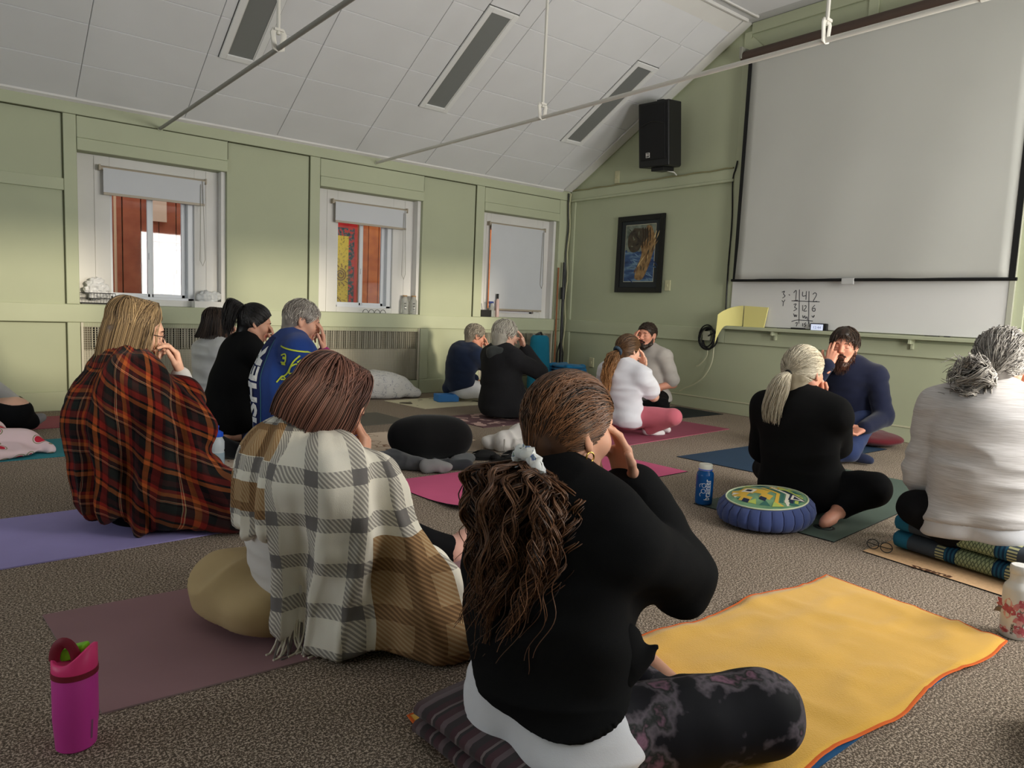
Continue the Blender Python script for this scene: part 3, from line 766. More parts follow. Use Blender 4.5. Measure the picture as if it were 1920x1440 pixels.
def cloth(name, root, PR, mat, h=.008, inf=.014, k=None, cuts=(), folds=(), sub=None, parent=None, fine=0.0, hands=None, seed=0, flat=None, sm=2, extra=None):
    """a garment: the body primitives inflated, cut at its hems and creased"""
    lo, hi = bounds(PR, inf+.05); F = Field(lo, hi, h); F.prims(PR, inf, k)
    if extra: extra(F)
    for p, n in cuts: F.cut(p, n)
    if sub:
        for q in sub: F.cone(*q, k=.004, sub=True)
    V, Q = F.nets()
    if sm: V = smooth_v(V, Q, sm, .4)
    N = vnormals(V, Q); off = np.zeros(len(V)); S = A3(seed*1.7, seed*.9, seed*2.3)
    for f in folds: off += f(V+0, S)
    V = V+N*off[:, None]; V[:, 2] = np.maximum(V[:, 2], .0065)
    return mesh(name, V, Q, mat, parent or root, smooth=True)
def wrinkle(T, amp=.006, sc=(5, 5, 22), c=(0, 0, 0)):
    """creases: noise stretched in the frame T (small scale number = long in that direction)"""
    return lambda V, S: amp*vnoise(((V-np.asarray(c))@T)*np.asarray(sc)+S*3, 1.0)
def ridged(T, amp=.008, sc=(4, 4, 14)):
    return lambda V, S: amp*(1-2*np.abs(vnoise((V@T)*np.asarray(sc)+S*3, 1.0)))
def grounded(V): return V

# ---------------------------------------------------------------- hair
def hair_mat(name, dark, light, rough=.42, spec=.35):
    if name in _mats: return _mats[name]
    b = NB(name, rough, spec); at = b.n('ShaderNodeAttribute'); at.attribute_name = 'rnd'
    c = b.ramp(at.outputs['Fac'], [(0.0, lin(dark)), (1.0, lin(light))]); b.out(c); _mats[name] = b.m
    return b.m
CAPC = A3(-.012, 0, .032); CAPR = A3(.107, .087, .098)
def hair_cap(F, grow=1.0, plane=((.75, 0, -.55), .020), k=.01, low=-.10, ear=True):
    F.ell(CAPC, CAPR*grow, k=k)
def cap_mesh(P, grow=1.0, hair_n=(.75, 0, -.55), hair_d=.022, h=.005, bulk=None, noise_=.002, low=-.11):
    F = Field((-.17, -.15, -.24), (.15, .15, .16), h); F.ell(CAPC, CAPR*grow, k=0)
    F.cone((-.05, 0, -.02), (-.055, 0, -.085), .060, .046, .03)
    for b in (bulk or []): F.cone(*b)
    n = nrm(hair_n); F.cut(n*(hair_d/np.linalg.norm(hair_n)), n); F.cut((0, 0, low), (0.25, 0, -1))
    for s in (1, -1): F.ell((-.004, s*.086, -.010), (.026, .022, .038), k=.008, sub=True)
    V, Q = F.nets(); V = smooth_v(V, Q, 2, .5); V += vnormals(V, Q)*noise_*vnoise(V, 60)[:, None]
    return V, Q
def to_head(P, X): return P['hd']+(np.asarray(X)*P['s'])@P['H'].T
def proj_cap(X, grow):
    d = (X-CAPC)/CAPR; r = np.linalg.norm(d, axis=-1, keepdims=True)
    return CAPC+d/r*CAPR*np.asarray(grow)
def hair_build(root, P, caps, strands, mat, name='hair', k=3, ombre=None):
    """strands: list of (paths (N,M,3) in head space, radii (M,) )"""
    parts = []; at = []
    rg = np.random.RandomState(11)
    for V, Q in caps:
        parts.append((to_head(P, V), Q)); at.append(np.clip(.22+.25*vnoise(V*A3(12, 40, 12), 1.0), 0, 1))
    for si, (X, R) in enumerate(strands):
        V, Q = tubes(to_head(P, X), np.asarray(R)*P['s'], k); parts.append((V, Q))
        r = np.clip(.5+.28*rg.randn(len(X)), 0, 1)
        rr = np.repeat(r[:, None], X.shape[1], 1)
        if ombre: tz = np.linspace(0, 1, X.shape[1])[None]; rr = np.clip(rr*.34+(ombre[si]*tz if si < len(ombre) else 0), 0, 1)
        at.append(np.repeat(rr.ravel(), k))
    V, Q = merge(parts)
    return mesh(name, V, Q, mat, root, smooth=True, attr=np.concatenate(at))
def strands_to(rg, n, tie, hair_n=(.75, 0, -.55), hair_d=.022, grow=(1.0, 1.06), M_=14, lift=.0):
    """hair combed from the hairline back to the tie point"""
    nn = nrm(hair_n); d0 = hair_d/np.linalg.norm(hair_n); out = np.zeros((n, M_, 3)); a = rg.rand(n)*2*PI
    u = nrm(np.cross(nn, (0, 1, 0))); v = A3(0, 1, 0); root = CAPC+(u*np.cos(a)[:, None]+v*np.sin(a)[:, None])*.12
    root = root+nn*((d0-root@nn))[:, None]; root = proj_cap(root, 1.0)
    root = root+nn*((d0-root@nn)-.004-.05*rg.rand(n)**2)[:, None]; root = proj_cap(root, 1.0)
    t = np.linspace(0, 1, M_)
    tp = proj_cap(np.asarray(tie, float)[None], 1.0)[0]
    g = (grow[0]+(grow[1]-grow[0])*rg.rand(n))[:, None]
    rd = (root-CAPC)/CAPR; rd /= np.linalg.norm(rd, axis=1)[:, None]; td = (tp-CAPC)/CAPR; td /= np.linalg.norm(td); opp = np.clip(.5-.5*(rd@td), 0, 1)
    sidew = np.sign(root[:, 1]+1e-6)*np.clip(np.abs(root[:, 1])/.08, 0, 1)
    bias = np.stack([-.05+0*opp, sidew*.06, .13*(1-np.abs(sidew)**2)], 1)*(opp**1.5)[:, None]
    for i, tt in enumerate(t):
        X = root*(1-tt)+(tp+rg.randn(n, 3)*.006)*tt+bias*math.sin(PI*tt)
        X = proj_cap(X, g*(1+lift*math.sin(PI*tt))); out[:, i] = X*(1-max(0, (tt-.85)/.15))+(np.asarray(tie)+(X-tp)*.5)*max(0, (tt-.85)/.15)
    return out
def strands_tail(rg, n, guide, spread, M_=24, curl=0.0, curls=(4, 7), wav=.004):
    """a tail of hair along the guide curve (head space), fanning out by spread(t)"""
    t = np.linspace(0, 1, M_); G = spline(guide, M_); a = rg.rand(n)*2*PI; q = np.sqrt(rg.rand(n))
    T = nrm(G[-1]-G[0]); A = nrm(np.cross(T, (0.1, 1, 0.05))); B = np.cross(T, A)
    sp = np.array([spread(x) for x in t]); L = .72+.28*rg.rand(n)
    out = np.zeros((n, M_, 3)); ph = rg.rand(n)*2*PI; fr = curls[0]+(curls[1]-curls[0])*rg.rand(n); sgn = np.sign(rg.randn(n))
    for i, tt in enumerate(t):
        tl = tt*L; x = tl*(M_-1); j = np.minimum(x.astype(int), M_-2); f = (x-j)[:, None]
        c = G[j]*(1-f)+G[j+1]*f; s_ = np.interp(tl, t, sp)
        off = (np.cos(a)*q*s_)[:, None]*A+(np.sin(a)*q*s_)[:, None]*B
        env = min(1, tt*3)
        c2 = curl*env*(np.cos(ph+fr*2*PI*tt)[:, None]*A+sgn[:, None]*np.sin(ph+fr*2*PI*tt)[:, None]*B)
        w2 = wav*env*np.sin(ph*2+tt*9)[:, None]*A
        out[:, i] = c+off+c2+w2
    return out
def strands_curl(rg, nc, per, guide, spread, M_=56, amp=(.008, .016), turns=(2.5, 5.0)):
    """loose ringlets: nc locks of per strands, each lock winding about its own line"""
    t = np.linspace(0, 1, M_); G = spline(guide, M_); T = nrm(G[-1]-G[0]); A = nrm(np.cross(T, (0.1, 1, 0.05))); B = np.cross(T, A); out = []
    for c in range(nc):
        a = rg.rand()*2*PI; q = math.sqrt(rg.rand()); L = .55+.45*rg.rand(); ph = rg.rand()*2*PI; fr = turns[0]+(turns[1]-turns[0])*rg.rand(); sg = 1 if rg.rand() < .5 else -1; am = amp[0]+(amp[1]-amp[0])*rg.rand()
        tl = t*L; g = np.stack([np.interp(tl, t, G[:, i]) for i in range(3)], 1); s_ = np.array([spread(x) for x in tl]); dr = a+.5*rg.randn()
        for k in range(per):
            e = np.minimum(1, t*3.5)*(1-.35*t); p2 = ph+.35*rg.randn(); f2 = fr*(1+.03*rg.randn()); aj = am*(.8+.4*rg.rand()); o1, o2 = rg.randn(2)*.0042
            w = p2+f2*2*PI*t**.9
            X = g+(np.cos(a+(dr-a)*t)*q*s_)[:, None]*A+(np.sin(a+(dr-a)*t)*q*s_)[:, None]*B+(aj*e*np.cos(w)+o1*(.4+t))[:, None]*A+(sg*aj*e*np.sin(w)+o2*(.4+t))[:, None]*B
            if rg.rand() < .12: X = X+(t**2)[:, None]*rg.randn(3)*.03
            out.append(X)
    return np.array(out)
def strands_down(rg, n, length, part=0.0, grow=(1.02, 1.10), M_=18, tuck=.02, face=52, flare=.0, back_len=None, front_in=.0, start=(-.02, .0)):
    """straight hair falling from a parting along the skull and then down"""
    out = np.zeros((n, M_, 3)); sd = np.where(rg.rand(n) < .5, 1, -1)
    phi = np.radians(face+(180-face)*rg.rand(n)**.9)            # azimuth from the front
    g = grow[0]+(grow[1]-grow[0])*rg.rand(n); t = np.linspace(0, 1, M_)
    x0 = .055-.12*rg.rand(n)
    Lm = length if back_len is None else length+(back_len-length)*np.clip((phi-PI/2)/(PI/2), 0, 1)
    Lm = Lm*(.93+.07*rg.rand(n))
    for i, tt in enumerate(t):
        arc = np.minimum(tt/.5, 1); th = arc*PI/2
        ex = CAPC[0]+CAPR[0]*g*np.cos(phi)*np.sin(th); ey = part*0+sd*CAPR[1]*g*np.sin(phi)*np.sin(th); ez = CAPC[2]+CAPR[2]*g*np.cos(th)
        ex = ex+(x0-CAPC[0])*(1-arc)
        dn = max(0, (tt-.5)/.5); ez = ez-dn*Lm
        r = 1-tuck/.09*dn**2+flare/.09*dn
        out[:, i, 0] = CAPC[0]+(ex-CAPC[0])*r; out[:, i, 1] = ey*r; out[:, i, 2] = ez
    wob = rg.randn(n, 3)*.0022
    return out+wob[:, None]*np.linspace(.3, 1, M_)[None, :, None]
def strands_short(rg, n, length=.035, grow=(1.0, 1.05), hair_n=(.75, 0, -.55), hair_d=.022, M_=6, dirn=(-.7, 0, -.7), lowz=-.085):
    d = rg.randn(n*4, 3); d /= np.linalg.norm(d, axis=1)[:, None]; X = CAPC+d*CAPR
    nn = nrm(hair_n); ok = (X@nn < hair_d/np.linalg.norm(hair_n)) & (X[:, 2] > lowz)
    ok &= ~((abs(X[:, 1]) > .062) & (X[:, 0] > -.035) & (X[:, 0] < .03) & (X[:, 2] < .03))
    X = X[ok][:n]; n = len(X); out = np.zeros((n, M_, 3)); g = (grow[0]+(grow[1]-grow[0])*rg.rand(n))[:, None]
    D = np.asarray(dirn, float)+np.stack([0*X[:, 0], np.sign(X[:, 1])*.35, 0*X[:, 0]], 1)+.35*rg.randn(n, 3)
    for i in range(M_):
        tt = i/(M_-1); out[:, i] = proj_cap(X+D*length*tt, g*(.985+.02*math.sin(PI*tt)+.012*tt))
    return out
def hair_taper(M_, r, tip=.3): return r*(1-(1-tip)*np.linspace(0, 1, M_)**2.5)

def ring(name, root, c, R, rx, ry, r, mat, parent=None, k=8, n=28, flat=None):
    """a band, hair tie, cuff or bracelet: closed tube in the plane of the columns R[:,0], R[:,1]"""
    a = np.arange(n)*2*PI/n; pts = np.asarray(c)+rx*np.cos(a)[:, None]*R[:, 0]+ry*np.sin(a)[:, None]*R[:, 1]
    return MB().tube(pts, r, k=k, closed=True, flat=flat).build(name, mat, parent or root, smooth=True)
def face_bits(root, P, brow=None, lash=True, glasses=False, beard=None, beard_len=.0):
    hd, H, s = P['hd'], P['H'], P['s']; h = lambda *p: hd+H@(A3(*p)*s)
    if brow is not None:
        for q in (1, -1):
            MB().tube([h(.094, q*.014, .024), h(.0945, q*.028, .0285), h(.085, q*.045, .025)], [.003*s, .0036*s, .0018*s], k=6).build('eyebrow', brow, root, smooth=True)
    if lash:
        for q in (1, -1):
            a = np.linspace(-1, 1, 7); MB().tube([h(.0895-.006*x*x, q*(.031+.0135*x), -.0035-.002*(1-x*x)) for x in a], .0011*s, k=5).build('eyelashes', M('lash', (45, 34, 30)), root, smooth=True)
    if beard is not None:
        F = Field((-.06, -.10, -.20), (.15, .10, .03), .0045)
        for q in (1, -1):
            F.cone((.000, q*.064, -.030), (.025, q*.058, -.085), .014, .022, .015); F.cone((.025, q*.055, -.085), (.072, q*.018, -.112-beard_len), .024, .026, .02)
            F.cone((.100, q*.004, -.046), (.086, q*.026, -.062), .0065, .009, .006)
        F.ell((.078, 0, -.108-beard_len), (.028, .034, .024+beard_len), k=.02)
        F.cone((.108, -.016, -.050), (.108, .016, -.050), .0075, .0075, .006); F.ell((.098, 0, -.080), (.014, .022, .012), k=.01)
        F.ell((.05, 0, -.03), (.055, .048, .05), k=.01, sub=True)
        V, Q = F.nets(); V = smooth_v(V, Q, 1); V = V+vnormals(V, Q)*(.0025*vnoise(V, 160))[:, None]
        rg = np.random.RandomState(5); ii = rg.choice(len(V), min(900, len(V))); X = V[ii]; N = vnormals(V, Q)[ii]
        d = nrm(A3(.35, 0, -1)); st = np.stack([X+(N*.35+d)*(.012+.010*beard_len/.02)*t for t in np.linspace(0, 1, 4)], 1)
        hair_build(root, P, [(V, Q)], [(st, hair_taper(4, .0011))], beard, 'beard')
    if glasses:
        gm = M('spectacle_frame', (38, 34, 38), rough=.3); mb = MB()
        for q in (1, -1):
            a = np.arange(20)*2*PI/20
            mb.tube([h(.108-.006*abs(math.cos(x)), q*.034+.024*math.cos(x), .0+.018*math.sin(x)) for x in a], .0019*s, k=6, closed=True)
            mb.tube([h(.100, q*.058, .006), h(.05, q*.077, .006), h(-.01, q*.083, .004), h(-.03, q*.083, -.012)], .0018*s, k=6)
        mb.tube([h(.108, .011, .004), h(.113, 0, .006), h(.108, -.011, .004)], .0018*s, k=6)
        return mb.build('eyeglasses', gm, root, smooth=True)

# ================================================================== the people of the class
def at(u, v, d):
    """a point d metres deep seen at photograph position (u, v)"""
    return CAM+(FW+RT*(u-960)/FPX-UP*(v-720)/FPX)*d
SK1 = M('skin_warm', (214, 160, 134), rough=.5, spec=.35, var=(14, .06), sss=.12)
SK2 = M('skin_light', (226, 178, 154), rough=.5, spec=.35, var=(14, .05), sss=.12)
SK3 = M('skin_ruddy', (208, 146, 122), rough=.5, spec=.35, var=(14, .07), sss=.12)
def FAB(name, c, **k):
    k.setdefault('rough', .9); k.setdefault('spec', .12); k.setdefault('sheen', .15); k.setdefault('bump', (420, .25, .0015)); k.setdefault('var', (9, .05))
    return M(name, c, **k)
BLK = FAB('black_jersey', (25, 25, 26), sheen=0.0, spec=.06); BLKF = FAB('black_fleece', (38, 38, 40), bump=(260, .6, .003), sheen=.04, spec=.06); BLKT = FAB('black_leggings', (20, 20, 22), bump=(300, .1), sheen=0.0, spec=.1)
NAVY = FAB('navy_fleece', (32, 42, 66), bump=(260, .5, .003)); NAVY2 = FAB('navy_shirt', (27, 31, 52)); WTEE = FAB('white_cotton', (226, 226, 232)); GTEE = FAB('grey_tee', (178, 172, 166))
GSWEAT = FAB('heather_sweatshirt', (196, 196, 196)); WKNIT = FAB('white_knit', (214, 210, 208)); PINKL = FAB('pink_leggings', (205, 108, 122), bump=(300, .08)); JEAN = FAB('blue_jeans', (44, 56, 92))
CREAMP = FAB('white_trousers', (222, 224, 230)); GREYT = FAB('charcoal_trousers', (44, 44, 48)); SOCKW = FAB('white_sock', (230, 226, 226)); SOCKP = FAB('pink_sock', (226, 176, 160)); SOCKG = FAB('grey_sock', (138, 136, 138))
MAGENTA = FAB('magenta_cuff', (150, 42, 110))
def heather(name, a, b_, sc=(60, 60, 900)):
    b = NB(name, .9, .12); mp = b.n('ShaderNodeMapping'); mp.inputs['Scale'].default_value = sc; b.nt.links.new(b.tc.outputs['Object'], mp.inputs['Vector'])
    n = b.noise(1.0, mp.outputs[0], 3); c = b.ramp(n, [(.35, lin(a)), (.65, lin(b_))]); b.bump(n, .15, .002); b.b.inputs['Sheen Weight'].default_value = .1
    return b.out(c)
HEATH = heather('heather_top', (182, 177, 175), (202, 198, 197), (14, 14, 300))
def tiedye():
    b = NB('dark_floral_leggings', .75, .2); v = b.tc.outputs['Object']
    c = b.ramp(b.noise(11, v, 4), [(.0, lin((22, 23, 30))), (.50, lin((30, 30, 38))), (.57, lin((128, 120, 128))), (.62, lin((50, 58, 54))), (.67, lin((170, 128, 150))), (.72, lin((60, 70, 64))), (.78, lin((36, 36, 44)))])
    c2 = b.ramp(b.noise(7, v, 3), [(.3, lin((60, 60, 68))), (.7, lin((190, 180, 188)))]); return b.out(b.mix(.7, c, c2, 'MULTIPLY'))
TIE = tiedye()
H_BLOND = hair_mat('hair_blonde', (66, 50, 38), (202, 172, 130)); H_DKBR = hair_mat('hair_dark_brown', (28, 22, 20), (74, 58, 48)); H_BLACK = hair_mat('hair_black', (14, 13, 14), (44, 40, 40))
H_SILV = hair_mat('hair_silver', (112, 104, 98), (218, 210, 200)); H_BOB = hair_mat('hair_auburn', (54, 34, 30), (132, 92, 80)); H_CURL = hair_mat('hair_chestnut', (36, 24, 19), (138, 96, 68))
H_GREY = hair_mat('hair_grey', (110, 100, 88), (196, 188, 172)); H_WHITE = hair_mat('hair_white', (150, 144, 132), (234, 228, 214)); H_OMB = hair_mat('hair_ombre', (30, 21, 18), (206, 150, 96))
H_BRN = hair_mat('hair_brown', (32, 25, 21), (80, 62, 50)); H_PLAT = hair_mat('hair_platinum', (150, 138, 116), (232, 222, 200)); H_GC = hair_mat('hair_salt_pepper', (62, 56, 54), (206, 200, 192)); H_BRD = hair_mat('beard_brown', (40, 24, 18), (104, 62, 44))

def person(label, P, skin, base=None, **k):
    c = P['pel']; root = thing('person', label, 'person', (c[0], c[1], 0.0)); build_body(root, P, skin, **k); return root
def curved_hem(P, z0, amp, a0):
    """hem height that is lowest at the angle a0 from straight behind and rises to both sides"""
    def f(F):
        X, Y, Z = F.pts(); an = np.arctan2(Y-P['pel'][1], X-P['pel'][0])-math.pi-math.radians(a0); F.D = smax(F.D, (P['pel'][2]+z0+amp*(1-np.cos(an))-Z).astype(np.float32), .010)
    return f
def curved_top(P, z0, amp, a0):
    def f(F):
        X, Y, Z = F.pts(); an = np.arctan2(Y-P['pel'][1], X-P['pel'][0])-math.pi-math.radians(a0); F.D = np.maximum(F.D, (Z-P['pel'][2]-z0-amp*(1-np.cos(an))).astype(np.float32))
    return f
def shirt(root, P, mat, inf=.015, hem=.05, sleeve=.93, name='shirt', k=None, h=.008, amp=.006, left=True, right=True, folds=None, cuff=True, bare=False, seed=0, tilt=0.0, nvec=None, extra=None, topn=None):
    T = P['T']; PR = list(P['tor'][:-1])
    for a in P['arms']:
        if sleeve <= 0: break
        if (a['sd'] < 0 and not right) or (a['sd'] > 0 and not left): continue
        s = P['s']
        if sleeve > 1: pass
        if sleeve <= .5: PR += [('c', a['S'], lerp(a['S'], a['E'], sleeve*2), .056*s, .058*s, .03)]
        else: PR += [('c', a['S'], a['E'], .051*s*(.5+.5*P['w']), .043*s, .03), ('c', a['E'], lerp(a['E'], a['W'], sleeve), .043*s, .030*s, .02)]
    hz = P['pel'][2]-hem
    if folds is None: folds = [wrinkle(T, amp, (4, 4, 17)), wrinkle(T, amp*.5, (14, 14, 34))]
    return cloth(name, root, PR, mat, h=h, inf=inf, k=k, cuts=[((P['pel'][0], P['pel'][1], hz), nvec or (tilt, 0, -1))]+([((P['pel'][0], P['pel'][1], P['pel'][2]+topn[0]), [-q for q in topn[1]])] if topn else []), folds=folds, seed=seed, extra=extra)
def trousers(root, P, mat, inf=.010, name='trousers', upto=.93, h=.009, amp=.005, seed=0, k=None):
    PR = list(P['tor'][:3]); s = P['s']
    for i in (0, 2): q, r = P['leg'][i], P['leg'][i+1]; PR += [q, ('c', r[1], lerp(r[1], r[2], upto), r[3], max(r[4], .040*s), .02)]
    return cloth(name, root, PR, mat, h=h, inf=inf, k=k, cuts=[((0, 0, .008), (0, 0, -1)), (P['pel']+P['T'][:, 2]*.12, P['T'][:, 2])], folds=[lambda V, S: amp*vnoise(V*A3(16, 16, 16)+S, 1.0)], seed=seed)
def socks(root, P, mat, side=(-1, 1), inf=.006, h=.006):
    for i, g in enumerate(P['legs']):
        if g['sd'] in side:
            PR = P['foot'][2*i:2*i+2]+[('c', g['A'], lerp(g['A'], g['K'], .22), .036*P['s'], .038*P['s'], .02)]
            cloth('sock', root, PR, mat, h=h, inf=inf, cuts=[((0, 0, .006), (0, 0, -1))])
def collar(root, P, mat, hgt=.035, rx=.066, ry=.068, name='collar', tilt=.0, r=.011):
    c = P['nb']+(P['nt']-P['nb'])*.30; t = nrm(P['nt']-P['nb']); L_ = nrm(np.cross(t, P['T'][:, 0])); F_ = np.cross(L_, t)
    mb = MB(); a = np.linspace(0, 2*PI, 33)[:-1]
    rows = [(1.06, -hgt*.6), (1.0, 0.0), (.97, hgt), (1.03, hgt*1.06), (1.10, hgt*.4), (1.18, -hgt*.6)]
    V = np.array([c+F_*rx*P['s']*q*math.cos(x)+L_*ry*P['s']*q*math.sin(x)+t*z for q, z in rows for x in a]); n = 32
    F_a = [(i*n+j, i*n+(j+1) % n, (i+1)*n+(j+1) % n, (i+1)*n+j) for i in range(len(rows)-1) for j in range(n)]
    return mesh(name, V, F_a, mat, root, smooth=True)
FACEH = dict(wh=(.168, -.035, -.125), dh=(-.36, .12, .92), nh=(.92, 0, .36), pose='brow')      # right hand raised to the brow
def faceh(**k): d = dict(FACEH); d.update(k); return d

# ---------- woman with the curly ponytail, in front
def fg_woman():
    P = body_plan(at(1046, 1335, 1.605), at(1068, 806, 1.655), 4, -4, 6, s=1.03, w=1.20, sw=.172, round_=.035,
                  rarm=faceh(wh=(.165, -.045, -.115), pole=(.95, -.20, -.80), dh=(-.42, .15, .89)), larm=dict(off=(.30, .20, -.02)), shyaw=2,
                  leg_pts={-1: (at(1425, 1338, 1.62), at(1175, 1405, 1.58)+A3(.25, .05, 0), at(1120, 1420, 1.8)+A3(.3, .2, 0))})
    g = P['legs'][0]; g['A'][2] = .06; g['T'][2] = .05; g['K'][2] = max(g['K'][2], .10)
    P['leg'][0:2] = [('c', g['H'], g['K'], .092, .082, .03), ('c', g['K'], g['A'], .078, .045, .02)]; P['foot'][0] = ('c', g['A'], lerp(g['A'], g['T'], .9), .034, .024, .02); P['foot'][1] = ('c', lerp(g['A'], g['T'], .6), g['T'], .03, .02, .015)
    root = person('person in black jacket with curly brown ponytail in a scrunchie, hand at brow, seated nearest', P, SK1, hb=.008, hh=.0034, hn=.0026)
    T = P['T']
    h1, h2 = curved_hem(P, -.060, .085, 30), curved_top(P, .075, .10, 30)
    shirt(root, P, WTEE, inf=.021, hem=.2, sleeve=0, name='undershirt', h=.006, amp=.004, seed=3, extra=lambda F: (h1(F), h2(F)), folds=[ridged(T, .006, (5, 5, 16)), wrinkle(T, .003, (12, 12, 30))])
    def jk(F): pass
    shirt(root, P, BLK, inf=.034, hem=.2, sleeve=.95, name='jacket', h=.005, amp=.007, seed=1, extra=curved_hem(P, .042, .10, 30), folds=[ridged(T, .010, (3, 5, 9)), wrinkle(T, .007, (4, 6, 13)), wrinkle(T, .003, (12, 12, 26))])
    # jacket front corner hanging free at her right side
    c = at(1186, 1222, 1.50); F = Field(c-.16, c+.16, .005); F.ell(c+A3(-.01, .01, .0), (.045, .03, .06), k=0); F.cone(c+A3(.0, -.0, -.02), c+A3(.040, -.030, .012), .026, .006, .02); F.cone(c+A3(-.02, .0, -.05), c+A3(.030, -.024, -.012), .024, .006, .02)
    V, Q = F.nets(); mesh('jacket_flap', V, Q, BLK, root, smooth=True)
    col = collar(root, P, BLK, hgt=.030, rx=.076, ry=.078)
    trousers(root, P, TIE, inf=.012, name='leggings', h=.007, amp=.004, seed=2)
    rg = np.random.RandomState(2); tie = (-.092, .0, -.075)
    cap = cap_mesh(P, 1.01, h=.004, noise_=.0015)
    st = strands_to(rg, 1900, tie, grow=(1.015, 1.075), M_=14)
    guide = [(-.095, 0, -.075), (-.135, -.040, -.110), (-.170, -.095, -.20), (-.188, -.105, -.31), (-.190, -.05, -.47)]
    tl = strands_curl(rg, 85, 14, guide, lambda t: .022+.112*min(1, t*3.4)-.085*max(0, t-.40)/.60, amp=(.009, .019), turns=(3.0, 6.0))
    hair_build(root, P, [cap], [(st, hair_taper(14, .0016, .7)), (tl, hair_taper(tl.shape[1], .0017, .4))], H_CURL)
    SCR = NB('scrunchie_print', .85, .15); n = SCR.noise(34, None, 1); cc = SCR.ramp(n, [(.0, lin((228, 230, 228))), (.60, lin((226, 228, 226))), (.63, lin((74, 92, 150))), (.70, lin((160, 180, 150)))]); SCR.out(cc)
    a = np.linspace(0, 2*PI, 60)[:-1]; H = P['H']; ax = nrm(H@A3(-.7, 0, -.45)); e1 = H[:, 1]; e2 = np.cross(ax, e1)
    c = to_head(P, (-.122, -.030, -.080)); rr = .036+.003*np.sin(a*9)
    MB().tube(c+e1*(rr*np.cos(a))[:, None]+e2*(rr*np.sin(a))[:, None]+ax*(.006*np.sin(a*13))[:, None], .0145+.003*np.sin(a*15), k=10, closed=True).build('scrunchie', SCR.m, root, smooth=True)
    face_bits(root, P, brow=M('brow_brown', (70, 48, 38), rough=.8))
    e = to_head(P, (-.006, -.086, -.046)); b = np.arange(18)*2*PI/18
    MB().tube(e+H[:, 0]*(.011*np.cos(b))[:, None]+H[:, 2]*(.011*np.sin(b))[:, None], .002, k=6, closed=True).build('hoop_earring', M('gold', (214, 178, 96), metal=1, rough=.25), root, smooth=True)
    return P
# ---------- plaids
def plaid_red():
    b = NB('red_plaid_flannel', .95, .08); o = b.xyz(b.tc.outputs['UV']); k = lambda *c: lin(c)
    bk, rd, og, gn, mr, ln_ = k(30, 24, 26), k(150, 48, 40), k(190, 108, 56), k(48, 52, 50), k(74, 34, 34), k(206, 180, 140)
    stops = [(0, mr), (.10, bk), (.22, og), (.30, bk), (.34, rd), (.46, mr), (.50, gn), (.64, bk), (.68, ln_), (.69, rd), (.705, ln_), (.715, mr), (.80, og), (.87, rd), (.93, bk)]
    w = b.math('MULTIPLY', b.noise(5, b.tc.outputs['UV'], 2), .02)
    cu = b.stripes(b.math('ADD', o[0], w), .200, stops); cv = b.stripes(b.math('ADD', o[1], w), .215, stops); c = b.mix(.5, cu, cv)
    c = b.mix(.45, c, b.mix(1.0, cu, cv, 'MULTIPLY')); b.b.inputs['Sheen Weight'].default_value = .05
    b.bump(b.noise(400, b.tc.outputs['Object'], 2), .3, .002); return b.out(c)
def plaid_cream():
    b = NB('cream_grey_plaid', .95, .08); o = b.xyz(b.tc.outputs['UV']); k = lambda *c: lin(c)
    cream, grey, dk, brown, dbr = k(238, 232, 218), k(146, 140, 134), k(122, 118, 116), k(164, 130, 94), k(122, 94, 68)
    u, v = o[0], o[1]
    tw = b.math('GREATER_THAN', b.math('FRACT', b.math('MULTIPLY', b.math('ADD', u, b.math('MULTIPLY', v, .8)), 88)), .46)
    fu = b.math('FRACT', b.math('DIVIDE', u, .118)); fv = b.math('FRACT', b.math('DIVIDE', v, .128))
    gu = b.math('LESS_THAN', fu, .34); gv = b.math('LESS_THAN', fv, .32); both = b.math('MULTIPLY', gu, gv); one = b.math('MAXIMUM', gu, gv)
    low = b.math('LESS_THAN', v, .36); bu = b.math('MULTIPLY', low, b.math('MAXIMUM', b.mask(u, .53, .665), b.mask(u, .79, .87))); bl = b.math('LESS_THAN', u, .235); bv = b.math('MULTIPLY', bl, b.math('MAXIMUM', b.mask(v, .40, .485), b.mask(v, .555, .67)))
    br = b.math('MAXIMUM', bu, bv)
    c = b.mix(b.math('MULTIPLY', one, b.math('ADD', .28, b.math('MULTIPLY', tw, .62))), cream, grey)
    c = b.mix(both, c, dk)
    cb = b.mix(tw, k(186, 160, 124), brown); cb = b.mix(one, cb, b.mix(tw, brown, dbr)); c = b.mix(br, c, cb)
    b.bump(b.noise(380, b.tc.outputs['Object'], 2), .3, .002); return b.out(c)
